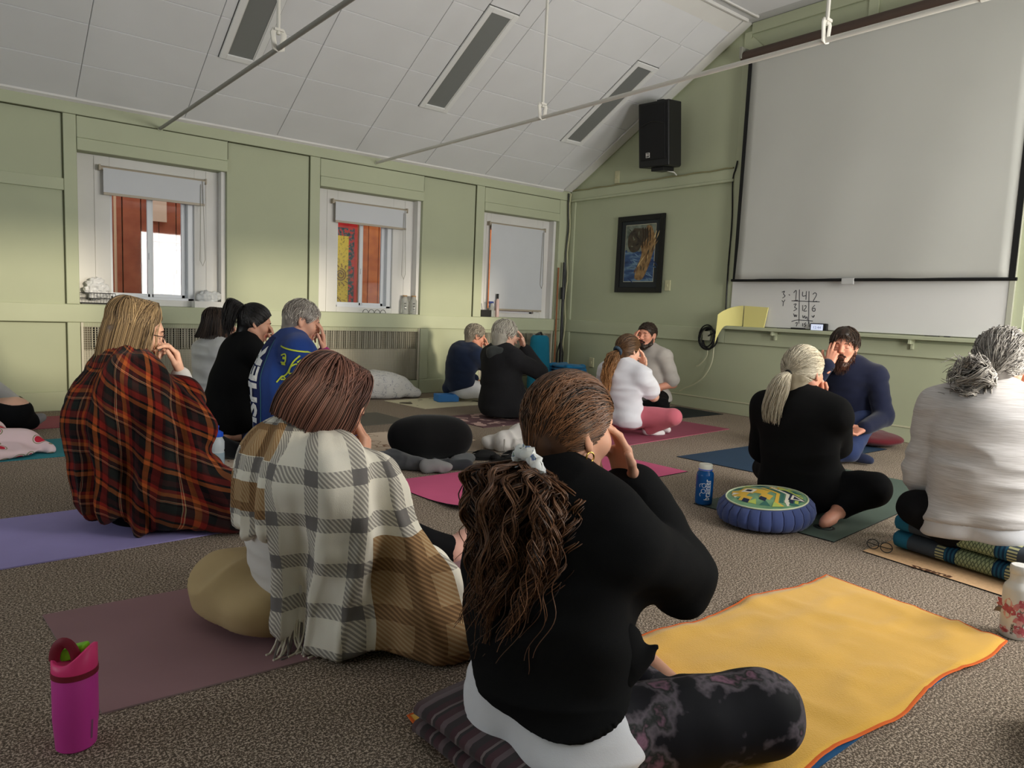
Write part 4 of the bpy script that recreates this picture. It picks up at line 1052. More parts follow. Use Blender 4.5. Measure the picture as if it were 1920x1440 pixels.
def wrap(root, P, PR, mat, inf, k, name='blanket', h=.008, hem=None, hemf=None, folds=(), cutneck=True, R0=.30, axis=None, a0=180.0, shear=0.0, extra=None, shell=True, k2=None, seed=0):
    """a blanket lying over the figure: a shell over the inflated body, hem height by angle, woven co-ordinates round the body"""
    lo, hi = bounds(PR, inf+.05); F = Field(lo, hi, h); F.prims(PR, inf, k)
    if extra: extra(F)
    ax = P['pel'] if axis is None else axis
    X, Y, Z = F.pts(); yaw = math.atan2(P['B'][1, 0], P['B'][0, 0])
    an = np.arctan2(Y-ax[1], X-ax[0])-yaw-math.radians(a0); an = (an+PI) % (2*PI)-PI
    if hemf is not None: F.D = smax(F.D, (hemf(np.degrees(an))-Z).astype(np.float32), .010)
    F.cut((0, 0, .010), (0, 0, -1))
    t = P['T'][:, 2]; nk = P['nb']+t*.125
    F.cut(nk, t)
    V, Q = F.nets(); V = smooth_v(V, Q, 2, .5); N = vnormals(V, Q)
    an = np.arctan2(V[:, 1]-ax[1], V[:, 0]-ax[0])-yaw-math.radians(a0); an = (an+PI) % (2*PI)-PI
    off = np.zeros(len(V)); 
    for f in folds: off += f(V, an)
    V = V+N*off[:, None]; V[:, 2] = np.maximum(V[:, 2], .006)
    r = np.hypot(V[:, 0]-ax[0], V[:, 1]-ax[1])
    u = an*R0; v = V[:, 2]+shear*np.maximum(0, u-.22); u = u-.35*shear*np.maximum(0, u-.22)
    # over the shoulders the cloth runs inwards: add the horizontal run to the woven length
    v = v+np.where(V[:, 2] > P['SR'][2]-.02, (.20-np.minimum(r, .20))*.9, 0)
    uv = np.stack([u, v], 1)
    return mesh(name, V, Q, mat, root, smooth=True, uv=uv)
def drape(amp, n, ph=0.0, ztop=.75, seed=0, pw=1.0):
    """hanging folds: deeper towards the hem"""
    def f(V, an):
        q = np.sin(n*an+ph+1.6*vnoise(np.stack([an*2+seed, V[:, 2]*2.5, an*0], 1), 1.0)+.8*(V[:, 2]-.3)*np.sign(an))
        return amp*np.clip((ztop-V[:, 2])/ztop, 0, 1)**.8*(np.sign(q)*np.abs(q)**pw+.35)
    return f
def diag(amp, n):
    return lambda V, an: amp*np.clip(an-.5, 0, .6)*np.sin(n*(V[:, 2]+.42*an)+2.2*vnoise(V*A3(5, 5, 5), 1.0))
def soft(amp, sc): return lambda V, an: amp*vnoise(V, sc)

# ---------- blonde woman in the red plaid blanket
def red_woman():
    P = body_plan(at(262, 925, 3.12), at(256, 622, 3.04), 2, -8, 14, s=1.02, w=1.05, round_=.05,
                  rarm=faceh(wh=(.200, -.045, -.130), pole=(.1, -.5, -1), dh=(-.45, .05, .9), pose='nose', nh=(.9, .1, .4)), larm=dict(off=(.2, .15, 0)))
    root = person('person with long blonde hair and glasses wrapped in a red plaid blanket', P, SK2, hb=.009, hh=.0038, hn=.003)
    shirt(root, P, WKNIT, inf=.008, hem=.05, sleeve=.96, name='sweater', h=.009); trousers(root, P, BLKT)
    a = P['arms'][0]; pel = P['pel']; B = P['B']
    PR = list(P['tor'][:-1])+P['upper']+[('c', a['E'], lerp(a['E'], a['W'], .55), .05, .05, .03)]+P['leg']
    PR += [('c', P['sp'](.6), A3(pel[0], pel[1], .22), .17, .215, .1), ('c', P['SR']+A3(0, 0, -.05), pel+B@A3(.16, -.24, -.03), .07, .10, .1), ('c', P['SL']+A3(0, 0, -.05), pel+B@A3(.12, .26, -.05), .07, .11, .1),
           ('c', pel+B@A3(.18, -.22, 0), pel+B@A3(.40, -.34, -.10), .10, .10, .1), ('c', P['sp'](.5)+B@A3(.1, -.1, 0), pel+B@A3(.26, -.12, -.07), .09, .11, .1)]
    wrap(root, P, PR, plaid_red(), .030, .075, h=.008, hemf=lambda d: np.where(abs(d) < 60, .085, np.where(d > 0, .03, .045)), R0=.34,
         folds=[drape(.024, 9, .4, pw=.6), drape(.011, 19, 1.0, pw=.7), soft(.010, 7), diag(.014, 24), soft(.005, 22)], shear=.55)
    rg = np.random.RandomState(4)
    st = strands_down(rg, 1500, .215, grow=(1.02, 1.09), M_=18, tuck=.016, face=58, flare=.008)
    fl = strands_down(rg, 160, .27, grow=(1.04, 1.08), M_=18, tuck=-.01, face=44, flare=.0); fl = fl[np.abs(np.degrees(np.arctan2(fl[:, 9, 1], fl[:, 9, 0]-CAPC[0]))) < 75]; fl[:, 9:, 0] += .05*np.linspace(0, 1, 9)[None]
    lk = strands_tail(rg, 130, [(.030, -.066, .085), (.040, -.080, .02), (.040, -.087, -.06), (.070, -.092, -.16), (.112, -.098, -.28)], lambda t: .012+.016*min(1, t*2)-.010*t, M_=20, wav=.003)
    cap = cap_mesh(P, 1.03, bulk=[((-.05, .0, -.02), (-.055, 0, -.17), .078, .066, .03), ((.005, .068, .0), (.0, .066, -.16), .022, .020, .02), ((.005, -.068, .0), (.0, -.066, -.16), .022, .020, .02)], low=-.20, h=.005)
    hair_build(root, P, [cap], [(st, hair_taper(18, .0015, .5)), (fl, hair_taper(18, .0016, .5)), (lk, hair_taper(20, .0014, .4))], H_BLOND)
    face_bits(root, P, brow=M('brow_brown', (70, 48, 38)), glasses=True)
    Rw = a['R']; ring('bracelet', root, a['W']-Rw[:, 0]*.035, np.stack([Rw[:, 1], Rw[:, 2]], 1), .031, .025, .0035, BLACK)
    return P
# ---------- woman with the auburn bob in the cream plaid blanket, on a tan cushion
def cream_woman():
    pel = at(575, 1095, 2.24)
    P = body_plan(pel, at(618, 762, 2.13), 0, -12, 30, s=1.0, w=1.08, round_=.06,
                  rarm=faceh(wh=(.165, -.075, -.115), pole=(.2, -.6, -1), dh=(-.35, .25, .9), pose='nose', nh=(.75, -.55, .2)), larm=dict(off=(.25, .18, -.02)),
                  leg_pts={-1: (at(770, 1120, 2.12), at(640, 1165, 2.25)+A3(.35, .1, 0), at(640, 1165, 2.25)+A3(.35, .3, 0)), 1: (at(735, 1000, 2.55), at(850, 1030, 2.60), at(884, 1000, 2.64))})
    for g in P['legs']: g['A'][2] = max(g['A'][2], .055); g['T'][2] = max(g['T'][2], .05)
    root = person('person with auburn bob wrapped in a cream and grey plaid blanket, hand at temple', P, SK1, hb=.009, hh=.0036, hn=.0028)
    shirt(root, P, FAB('white_jersey', (218, 214, 210)), inf=.012, hem=.075, sleeve=.96, name='shirt', h=.008, seed=2, nvec=(.1, .1, -1), folds=[ridged(P['T'], .006, (5, 5, 18))]); trousers(root, P, BLKT); socks(root, P, SOCKP, (1,)); socks(root, P, BLKT, (-1,))
    a = P['arms'][0]; B = P['B']; pel = P['pel']; K = P['legs'][0]['K']
    PR = list(P['tor'][:-1])+P['upper']+[('c', a['E'], lerp(a['E'], a['W'], .80), .058, .062, .03)]+P['leg'][:2]
    PR += [('c', P['SR']+A3(-.01, 0, -.02), pel+B@A3(.10, -.24, -.06), .075, .085, .09), ('c', pel+B@A3(.10, -.24, -.06), A3(*(pel+B@A3(.08, -.27, 0))[:2], .05), .085, .085, .09), ('c', P['SL']+A3(0, 0, -.03), pel+B@A3(.08, .22, .10), .07, .09, .1),
           ('c', K, A3(K[0]+.05, K[1]-.02, .07), .10, .10, .07), ('c', K, pel+B@A3(.10, -.22, -.04), .11, .10, .09), ('c', pel+B@A3(.14, -.28, -.10), K+A3(.04, -.06, -.08), .08, .09, .08), ('c', P['sp'](.75)+B@A3(.07, 0, .02), P['sp'](.45)+B@A3(.16, -.05, 0), .09, .10, .08)]
    def hem(d):  # 0 = straight behind; negative = her right
        return np.where(d > -2, .345+.02*np.sin(d*.4), np.where(d > 14, .02, .030))
    hemf = lambda d: np.where(d < 6, .345+.012*np.sign(np.sin(d*.22)), .022)
    bl = wrap(root, P, PR, plaid_cream(), .034, .06, h=.0075, hemf=lambda d: np.where(d < 42, np.where(d < -150, .02, .335+.014*np.sign(np.sin(d*.22))), .02+.05*np.clip((60-d)/18, 0, 1)), R0=.33, axis=pel+A3(.02, 0, 0),
         folds=[drape(.030, 10, .3, pw=.6, ztop=.72), drape(.012, 21, 1.0, pw=.7), soft(.010, 8), diag(.008, 30), soft(.004, 22)])
    rg = np.random.RandomState(6)
    st = strands_down(rg, 1700, .125, grow=(1.05, 1.20), M_=18, tuck=.030, face=50, flare=.03, back_len=.13)
    cap = cap_mesh(P, 1.06, bulk=[((-.035, .0, -.01), (-.04, 0, -.04), .080, .066, .03)], low=-.075, h=.005)
    hair_build(root, P, [cap], [(st, hair_taper(18, .0023, .6))], H_BOB)
    face_bits(root, P, brow=M('brow_brown', (70, 48, 38)))
    # fringe along the hem on the mat
    return P, root
PF = fg_woman(); PRW = red_woman(); PCW, R_CREAM = cream_woman()

# ---------- the others
def ponytail(root, P, mat, tie, guide, spread, n=500, ntail=220, grow=(1.015, 1.07), r=.0022, curl=0.0, wav=.005, capg=1.01, lift=.0, h=.006, seed=1, M_=16, ombre=None):
    rg = np.random.RandomState(seed); st = strands_to(rg, n, tie, grow=grow, M_=12, lift=lift); tl = strands_tail(rg, ntail, guide, spread, M_=M_, curl=curl, wav=wav)
    hair_build(root, P, [cap_mesh(P, capg, h=h)], [(st, hair_taper(12, r, .7)), (tl, hair_taper(M_, r*1.1, .35))], mat, ombre=ombre)
def short_hair(root, P, mat, n=700, length=.04, grow=(1.0, 1.06), r=.0024, capg=1.0, hair_n=(.75, 0, -.55), hair_d=.022, dirn=(-.6, 0, -.7), low=-.085, seed=1, bulk=None, h=.006):
    rg = np.random.RandomState(seed); st = strands_short(rg, n, length, grow, hair_n, hair_d, dirn=dirn, lowz=low)
    hair_build(root, P, [cap_mesh(P, capg, hair_n, hair_d, h=h, low=low-.015, bulk=bulk)], [(st, hair_taper(6, r, .3))], mat)
FAR = dict(hb=.012, hh=.0050, hn=.0042)

def others():
    # woman in the grey sweatshirt, by the first radiator
    P = body_plan(at(402, 752, 5.85), at(411, 611, 5.78), 8, -12, 4, s=1.02, w=1.0, legs='kneel', rarm=faceh(pole=(.4, -.4, -.9)))
    r = person('person in heather grey sweatshirt with dark shoulder-length hair, back turned', P, SK2, **FAR)
    shirt(r, P, GSWEAT, inf=.026, hem=.07, sleeve=.95, name='sweatshirt', h=.010, folds=[ridged(P['T'], .012, (4, 4, 14)), wrinkle(P['T'], .006, (9, 9, 20))]); trousers(r, P, FAB('brown_trousers', (66, 56, 48)), h=.012); collar(r, P, GSWEAT, hgt=.02)
    rg = np.random.RandomState(8); st = strands_down(rg, 420, .14, grow=(1.04, 1.14), M_=14, tuck=-.01, face=48, flare=.02)
    hair_build(r, P, [cap_mesh(P, 1.05, bulk=[((-.05, 0, -.02), (-.055, 0, -.12), .078, .066, .03)], low=-.16, h=.007)], [(st, hair_taper(14, .0032, .5))], H_DKBR)
    # woman in black with the black ponytail
    P = body_plan(at(444, 768, 5.02), at(478, 606, 4.95), 0, -10, 16, s=1.02, w=.98, legs='kneel', rarm=faceh(wh=(.165, -.03, -.13), pole=(.5, -.2, -1)), round_=.05)
    r = person('person in long black sweater with black ponytail beside the blue lettered blanket', P, SK1, **FAR)
    B, pel = P['B'], P['pel']
    PR = list(P['tor'][:-1])+P['upper']+[('c', a['E'], lerp(a['E'], a['W'], .5), .05, .045, .03) for a in P['arms']]+[('c', P['sp'](.4), A3(pel[0]-.05, pel[1]+.03, .14), .13, .16, .08), ('c', pel+B@A3(-.05, .08, 0), A3(*(pel+B@A3(-.12, .16, 0))[:2], .10), .12, .10, .08), ('c', pel, A3(*(pel+B@A3(.22, -.06, 0))[:2], .12), .14, .12, .08)]
    cloth('sweater', r, PR, BLK, h=.010, inf=.022, cuts=[((0, 0, .01), (0, 0, -1))], folds=[wrinkle(P['T'], .008, (4, 4, 8))]); collar(r, P, BLK, hgt=.02)
    trousers(r, P, FAB('plum_leggings', (40, 34, 46)), h=.012); a = P['arms'][0]
    cloth('sleeve_cuff', r, [('c', lerp(a['E'], a['W'], .5), lerp(a['E'], a['W'], .95), .040, .034, .02)], WKNIT, h=.008, inf=.006)
    ponytail(r, P, H_BLACK, (-.090, 0, .085), [(-.090, 0, .085), (-.135, .01, .105), (-.165, .01, .06), (-.165, .0, -.04), (-.15, 0, -.13)], lambda t: .022+.05*min(1, t*2.5)-.03*t, ntail=260, r=.0030, h=.007)
    face_bits(r, P, brow=M('brow_black', (34, 28, 26)))
    # short grey hair, blue lettered blanket
    P = body_plan(at(543, 800, 4.42), at(566, 603, 4.33), -6, -17, 18, s=1.0, w=1.0, legs='kneel', round_=.06, rarm=faceh(wh=(.175, -.03, -.125), pole=(.5, -.3, -1)))
    r = person('person with cropped grey hair in a blue lettered blanket, hand at brow', P, SK1, hb=.012, hh=.0045, hn=.0038)
    B, pel = P['B'], P['pel']; shirt(r, P, MAGENTA, inf=.006, sleeve=.95, h=.012, name='shirt'); trousers(r, P, GREYT, h=.012)
    PR = list(P['tor'][:-1])+P['upper']+[('c', P['arms'][0]['E'], lerp(P['arms'][0]['E'], P['arms'][0]['W'], .4), .05, .05, .03), ('c', P['sp'](.55), A3(pel[0], pel[1], .16), .15, .17, .08), ('c', P['SR']-A3(0, 0, .05), pel+B@A3(.08, -.20, -.05), .06, .09, .08), ('c', pel, A3(*(pel+B@A3(.25, -.08, 0))[:2], .12), .15, .13, .08)]
    NBL = FAB('royal_blue_blanket', (32, 62, 130), var=(4, .12), col2=(26, 50, 108))
    bl = wrap(r, P, PR, NBL, .034, .05, h=.010, R0=.3, folds=[drape(.012, 7, .2, pw=.7), soft(.006, 9)])
    T_ = P['T']; tree = bvh(bl); c0 = pel+(P['nb']-pel)*.56
    view = nrm(CAM-c0); vr = nrm(np.cross((0, 0, 1), view))
    up_ = T_[:, 2]; rt_ax = nrm(np.cross(up_, rotm((0, 0, 1), 36)@(-P['B'][:, 0])))        # seen from behind: right of the print
    WH = M('white_print', (222, 224, 226), rough=.9); YG = M('lime_stitch', (176, 190, 60), rough=.9); NV = M('navy_band', (24, 36, 84), rough=.9); TE = M('teal_stitch', (62, 122, 128), rough=.9)
    def dec(nm, V2, F2, mat, cx, cy, lift): 
        V, F_ = decal(tree, V2+np.array([cx, cy]), F2, c0, rt_ax, up_, back=.35, lift=lift); return mesh(nm, V, F_, mat, bl)
    def quad(x0, x1, y0, y1, n=10):
        xs_ = np.linspace(x0, x1, 4); ys_ = np.linspace(y0, y1, n); V = np.array([(x, y) for y in ys_ for x in xs_]); F_ = [(i*4+j, i*4+j+1, (i+1)*4+j+1, (i+1)*4+j) for i in range(n-1) for j in range(3)]; return V, F_
    bx = -.105
    V, F_ = quad(bx-.062, bx+.062, -.40, .27, 30); dec('navy_band', V, F_, NV, 0, 0, .004)
    V, F_ = text_mesh('FISHER', .150, font_bold=.006); V, F_ = subdiv2(V*np.array([1.0, 1.0]), F_, 1); V = np.stack([-V[:, 1], V[:, 0]], 1)*np.array([.85, 1.18]); dec('lettering', V, F_, WH, bx, -.06, .008)
    for x in (bx-.068, bx+.068): V, F_ = quad(x-.002, x+.002, -.40, .26, 24); dec('band_edge', V, F_, TE, 0, 0, .006)
    def line(pts, w=.004):
        P_ = spline(pts, 14); d = np.gradient(P_, axis=0); n_ = np.stack([-d[:, 1], d[:, 0]], 1); n_ /= np.linalg.norm(n_, axis=1)[:, None]
        V = np.vstack([P_+n_*w, P_-n_*w]); F_ = [(i, i+1, 15+i, 14+i) for i in range(13)]; return V, F_
    for pts in ([(.055, .19), (.09, .20), (.09, .155), (.055, .15)], [(.06, .06), (.10, .09), (.14, .16), (.17, .20)], [(.06, .05), (.12, .055), (.17, .09), (.20, .14)], [(.11, .09), (.125, .13), (.16, .15), (.15, .10), (.11, .09)], [(.04, .03), (.07, .07), (.10, .03), (.06, .01)], [(.03, .24), (.20, .22)], [(.10, -.02), (.13, -.06), (.19, -.06)], [(.03, -.14), (.20, -.12)], [(.16, .16), (.20, .19), (.22, .16)]):
        V, F_ = line(pts); dec('stitched_line', V, F_, YG, .03, 0, .007)
    V, F_ = quad(.10, .125, .17, .185, 3); dec('stitched_patch', V, F_, YG, 0, 0, .006); V, F_ = quad(.09, .12, .135, .15, 3); dec('stitched_patch', V, F_, YG, 0, 0, .006)
    short_hair(r, P, H_SILV, n=800, length=.035, grow=(1.0, 1.09), r=.0022, capg=1.02, dirn=(-.3, 0, -.8)); face_bits(r, P, brow=M('brow_grey', (120, 108, 98)))
    cfw = P['arms'][0]; cloth('shirt_cuff', r, [('c', lerp(cfw['E'], cfw['W'], .55), lerp(cfw['E'], cfw['W'], .95), .040, .034, .02)], MAGENTA, h=.007, inf=.007)
    # navy jacket by the white pillow
    P = body_plan(at(866, 724, 7.60), at(891, 631, 7.5), 0, -16, 14, s=1.0, w=1.12, round_=.08, rarm=faceh(pole=(.7, -.1, -.9)), larm=dict(off=(.28, .15, .05)))
    r = person('person in navy jacket and white trousers with short grey hair, by the blue block', P, SK3, **FAR)
    shirt(r, P, NAVY, inf=.024, hem=.045, sleeve=.95, name='jacket', h=.011, nvec=(.1, -.3, -1)); trousers(r, P, CREAMP, h=.012); collar(r, P, NAVY, hgt=.028); short_hair(r, P, H_GREY, n=500, length=.05, r=.0034, grow=(1.02, 1.10), capg=1.04, h=.008)
    face_bits(r, P)
    # black hooded fleece
    P = body_plan(at(945, 742, 6.52), at(948, 628, 6.42), 3, -8, 4, s=1.04, w=1.12, round_=.04, rarm=faceh(pole=(.7, -.45, -.8), wh=(.17, -.05, -.10)))
    r = person('person with white hair in a black hooded fleece, right hand raised to the eyes', P, SK2, **FAR)
    B, pel = P['B'], P['pel']
    def sk(F): F.cone(P['sp'](.35), A3(pel[0]-.02, pel[1], .14), .16, .215, .06); F.cone(P['sp'](.35)+B@A3(0, -.06, 0), A3(*(pel+B@A3(.02, -.16, 0))[:2], .13), .13, .13, .06)
    shirt(r, P, BLKF, inf=.026, hem=pel[2]-.03, sleeve=.9, name='fleece', h=.011, extra=sk, folds=[wrinkle(P['T'], .009, (4, 4, 9))])
    F = Field(P['nb']-.26, P['nb']+.26, .009); T = P['T']; F.cone(P['nb']-T[:, 0]*.07+T[:, 1]*.075+T[:, 2]*.01, P['nb']-T[:, 0]*.07-T[:, 1]*.075+T[:, 2]*.01, .05, .05, .03); F.cone(P['nb']-T[:, 0]*.10, P['nb']-T[:, 0]*.115-T[:, 2]*.13, .07, .03, .04)
    F.cone(P['nb']+T[:, 1]*.08, P['nb']+T[:, 0]*.07+T[:, 1]*.05-T[:, 2]*.01, .035, .03, .02); F.cone(P['nb']-T[:, 1]*.08, P['nb']+T[:, 0]*.07-T[:, 1]*.05-T[:, 2]*.01, .035, .03, .02)
    V, Q = F.nets(); mesh('hood', V, Q, FAB('dark_grey_fleece', (60, 63, 62), bump=(260, .6, .003)), r, smooth=True); trousers(r, P, BLKT, h=.012); face_bits(r, P)
    rg = np.random.RandomState(3); st = strands_short(rg, 700, .06, (1.02, 1.14), dirn=(-.5, 0, -.9)); hair_build(r, P, [cap_mesh(P, 1.05, h=.007, bulk=[((-.05, 0, -.02), (-.055, 0, -.07), .078, .066, .03)])], [(st, hair_taper(6, .0036, .3))], H_WHITE)
    # white t-shirt, pink leggings
    P = body_plan(at(1172, 776, 5.95), at(1178, 657, 5.86), 8, -2, 8, s=1.0, w=.95, round_=.03, rarm=faceh(wh=(.165, -.05, -.125), pole=(.45, -.25, -1)),
                  leg_pts={-1: (at(1262, 782, 5.72), at(1195, 822, 5.75)+A3(.18, .05, 0), at(1240, 812, 5.95))})
    g = P['legs'][0]; g['K'][2] = max(.11, g['K'][2]); g['A'][2] = .05; g['T'][2] = .045
    r = person('person in white t-shirt and pink leggings with long brown ponytail', P, SK2, **FAR)
    shirt(r, P, WTEE, inf=.022, hem=.085, sleeve=.33, name='t_shirt', h=.010, folds=[ridged(P['T'], .010, (4, 4, 15)), wrinkle(P['T'], .006, (9, 9, 22))]); trousers(r, P, PINKL, h=.010, amp=.003); socks(r, P, SOCKW)
    ponytail(r, P, H_OMB, (-.112, 0, -.015), [(-.112, 0, -.015), (-.150, .005, -.06), (-.165, .02, -.15), (-.165, .035, -.26), (-.15, .03, -.38)], lambda t: .016+.05*min(1, t*3)-.03*t, ntail=260, r=.0030, wav=.010, curl=.004, h=.007, M_=20, ombre=(.0, .62))
    Hh = P['H']; SC2 = M('teal_scrunchie', (70, 92, 108), rough=.8, var=(60, .4), col2=(34, 40, 60)); ax = nrm(Hh@A3(-.7, 0, -.5)); ring('scrunchie', r, to_head(P, (-.120, 0, -.020)), np.stack([Hh[:, 1], np.cross(ax, Hh[:, 1])], 1), .030, .030, .014, SC2)
    # man in the grey tee by the wall (facing the class)
    P = body_plan(at(1222, 742, 7.38), at(1213, 629, 7.32), 182, 190, 0, s=1.04, w=1.0, male=True, sw=.19, round_=.02, rarm=faceh(wh=(.165, -.05, -.10), pole=(.4, -.7, -.7)), larm=dict(off=(.16, .12, .09), pole=(-.45, .18, -.9), d=(.8, -.6, -.1), n=(0, .2, 1)))
    r = person('person with dark beard in grey t-shirt sitting against the green wall', P, SK3, **FAR)
    shirt(r, P, GTEE, inf=.020, hem=.05, sleeve=.42, name='t_shirt', h=.011); trousers(r, P, BLKT, h=.013)
    short_hair(r, P, H_BRN, n=500, length=.02, r=.0028, grow=(1.0, 1.05), h=.008, hair_d=.030); face_bits(r, P, brow=M('brow_black', (34, 28, 26)), beard=H_BRN)
    a = P['arms'][1]; Rw = a['R']; ring('wristwatch', r, a['W']-Rw[:, 0]*.03, np.stack([Rw[:, 1], Rw[:, 2]], 1), .034, .028, .008, BLACK)
    # white ponytail, black jacket, on the zafu
    P = body_plan(at(1508, 905, 3.82), at(1506, 698, 3.72), 6, -4, 2, s=1.07, w=1.12, round_=.035, rarm=faceh(pole=(.7, -.05, -1), wh=(.17, .0, -.13)), larm=dict(off=(.28, .18, .0)),
                  leg_pts={-1: (at(1636, 917, 3.56), at(1575, 972, 3.50)+A3(.10, .05, 0), at(1545, 980, 3.46))})
    g = P['legs'][0]; g['K'][2] = max(.12, g['K'][2]); g['A'][2] = .06; g['T'][2] = .045; P['leg'][0] = ('c', g['H'], g['K'], .092, .078, .03); P['leg'][1] = ('c', g['K'], g['A'], .074, .042, .02)
    r = person('person with platinum blonde ponytail in a black jacket beside the round patterned cushion', P, SK3, hb=.010, hh=.0042, hn=.0034)
    B, pel = P['B'], P['pel']
    def sk2(F): F.cone(P['sp'](.4), A3(pel[0]-.03, pel[1], .17), .15, .195, .06)
    shirt(r, P, BLK, inf=.026, hem=pel[2]-.03, sleeve=.95, name='jacket', h=.008, extra=sk2, folds=[ridged(P['T'], .008, (3, 4, 8)), wrinkle(P['T'], .006, (5, 5, 14))]); collar(r, P, BLK, hgt=.045, rx=.075, ry=.078); trousers(r, P, BLKT, h=.010)
    ponytail(r, P, H_PLAT, (-.112, 0, .0), [(-.112, 0, .0), (-.148, .005, -.03), (-.170, .015, -.10), (-.175, .03, -.19), (-.165, .03, -.26)], lambda t: .012+.045*min(1, t*2.2)-.015*t, n=900, ntail=420, r=.0017, wav=.006, h=.005, M_=18)
    Hh = P['H']; ax = nrm(Hh@A3(-.8, 0, -.3)); ring('hair_tie', r, to_head(P, (-.122, 0, -.006)), np.stack([Hh[:, 1], np.cross(ax, Hh[:, 1])], 1), .014, .014, .005, BLACK)
    # man with the brown beard in navy (facing the class)
    P = body_plan(at(1596, 775, 5.42), at(1583, 650, 5.30), 188, 196, 2, s=1.06, w=1.05, male=True, sw=.195, round_=.01, rarm=faceh(wh=(.175, -.055, -.115), pole=(.5, -.5, -.9)), larm=dict(w=at(1620, 803, 5.02), pole=(-.8, .30, -.15), d=(.75, -.55, -.45), n=(.2, -.35, -1), pose='relax'),
                  leg_pts={1: (at(1592, 850, 5.06), at(1560, 855, 5.10), at(1540, 855, 5.15))})
    g = P['legs'][1]; g['K'][2] = max(.09, g['K'][2]); g['A'][2] = .05; g['T'][2] = .045
    r = person('person with brown beard in navy shirt facing the class, palm resting on the knee', P, SK3, hb=.010, hh=.0042, hn=.0034)
    shirt(r, P, NAVY2, inf=.022, hem=.09, sleeve=.93, name='shirt', h=.009); collar(r, P, NAVY2, hgt=.022, rx=.072, ry=.074); trousers(r, P, JEAN, h=.011); socks(r, P, FAB('navy_sock', (40, 46, 70)))
    c = P['nb']+P['T'][:, 0]*.112-P['T'][:, 2]*.07; MB().lathe(c, [(.0, -.003), (.006, -.003), (.006, .003), (0, .003)], 10, rot=np.stack([P['T'][:, 1], P['T'][:, 2], P['T'][:, 0]], 1)).build('button', WHITE, r)
    rg = np.random.RandomState(9); st = strands_short(rg, 900, .055, (1.02, 1.16), hair_n=(.75, 0, -.50), hair_d=.030, dirn=(.2, 0, -.6)); hair_build(r, P, [cap_mesh(P, 1.06, (.75, 0, -.50), .030, h=.006, bulk=[((-.03, 0, .07), (.045, 0, .085), .07, .045, .03)])], [(st, hair_taper(6, .0028, .3))], H_BRN)
    face_bits(r, P, brow=M('brow_brown', (70, 48, 38)), beard=H_BRD, beard_len=.02)
    for a, nm in ((P['arms'][1], 'bracelet'), (P['arms'][0], 'bracelet')): ring(nm, r, a['W']-a['R'][:, 0]*.03, np.stack([a['R'][:, 1], a['R'][:, 2]], 1), .034, .028, .005, BLACK)
    # curly grey bun, heathered top, right edge
    P = body_plan(at(1838, 975, 3.00), at(1878, 680, 2.98), 12, 2, 8, s=1.06, w=1.16, round_=.05, sw=.18, rarm=faceh(pole=(.4, -.7, -.7)), larm=dict(off=(.24, .20, .0), pole=(-.6, .30, -.8)),
                  leg_pts={1: (at(1722, 955, 3.05)+A3(.02, .02, 0), at(1790, 990, 3.2), at(1850, 1000, 3.2))})
    g = P['legs'][1]; g['K'][2] = max(.12, g['K'][2]); g['A'][2] = .10; g['T'][2] = .09
    r = person('person with curly grey bun in a heathered light grey top, at the right edge', P, SK1, hb=.009, hh=.0038, hn=.003)
    T = P['T']; shirt(r, P, FAB('pale_undershirt', (206, 206, 210)), topn=(.02, (0, -.1, -1)), inf=.024, hem=.065, sleeve=0, name='undershirt', h=.008, nvec=(.0, -.1, -1), folds=[ridged(T, .006, (5, 5, 20))])
    shirt(r, P, HEATH, inf=.027, hem=.0, sleeve=.95, name='top', h=.0075, nvec=(.0, -.1, -1), folds=[ridged(T, .010, (3, 4, 15)), wrinkle(T, .006, (5, 5, 24))]); collar(r, P, HEATH, hgt=.03, rx=.076, ry=.078); trousers(r, P, BLKT, h=.010)
    rg = np.random.RandomState(12); st = strands_to(rg, 1500, (-.095, .0, -.055), grow=(1.02, 1.11), M_=14); st = st+.0045*np.sin(np.linspace(0, 16, 14))[None, :, None]*rg.randn(len(st), 1, 3)
    bun = strands_curl(rg, 46, 10, [(-.090, .0, -.060), (-.13, .03, -.075), (-.165, .065, -.090), (-.19, .10, -.115)], lambda t: .03+.060*math.sin(PI*min(1, t*1.0)), M_=36, amp=(.012, .022), turns=(1.2, 2.4))
    hair_build(r, P, [cap_mesh(P, 1.02, h=.005)], [(st, hair_taper(14, .0022, .6)), (bun, hair_taper(36, .0022, .5))], H_GC); face_bits(r, P, brow=M('brow_grey', (120, 108, 98)))
    # cut by the left edge
    P = body_plan(at(-52, 770, 5.0), at(-40, 610, 4.95), 0, 0, 5, s=1.0, w=1.0, rarm=dict(off=(.10, -.26, .00), pole=(-.4, -.8, -.2)), leg_pts={-1: (at(28, 772, 4.86), at(58, 792, 5.0), at(78, 782, 5.05))})
    g = P['legs'][0]; g['K'][2] = max(.16, g['K'][2]); g['A'][2] = .07; g['T'][2] = .06; P['leg'][0] = ('c', g['H'], g['K'], .10, .10, .03); P['leg'][1] = ('c', g['K'], g['A'], .09, .05, .02)
    r = person('person in grey sweater and black trousers, mostly cut off by the left edge', P, SK2, **FAR)
    shirt(r, P, GSWEAT, inf=.03, hem=.15, sleeve=.95, name='sweater', h=.011, folds=[ridged(P['T'], .010, (4, 4, 12))]); trousers(r, P, BLKT, h=.011); socks(r, P, SOCKG, (1, -1)); short_hair(r, P, H_DKBR, n=200, r=.004, h=.009)
others()

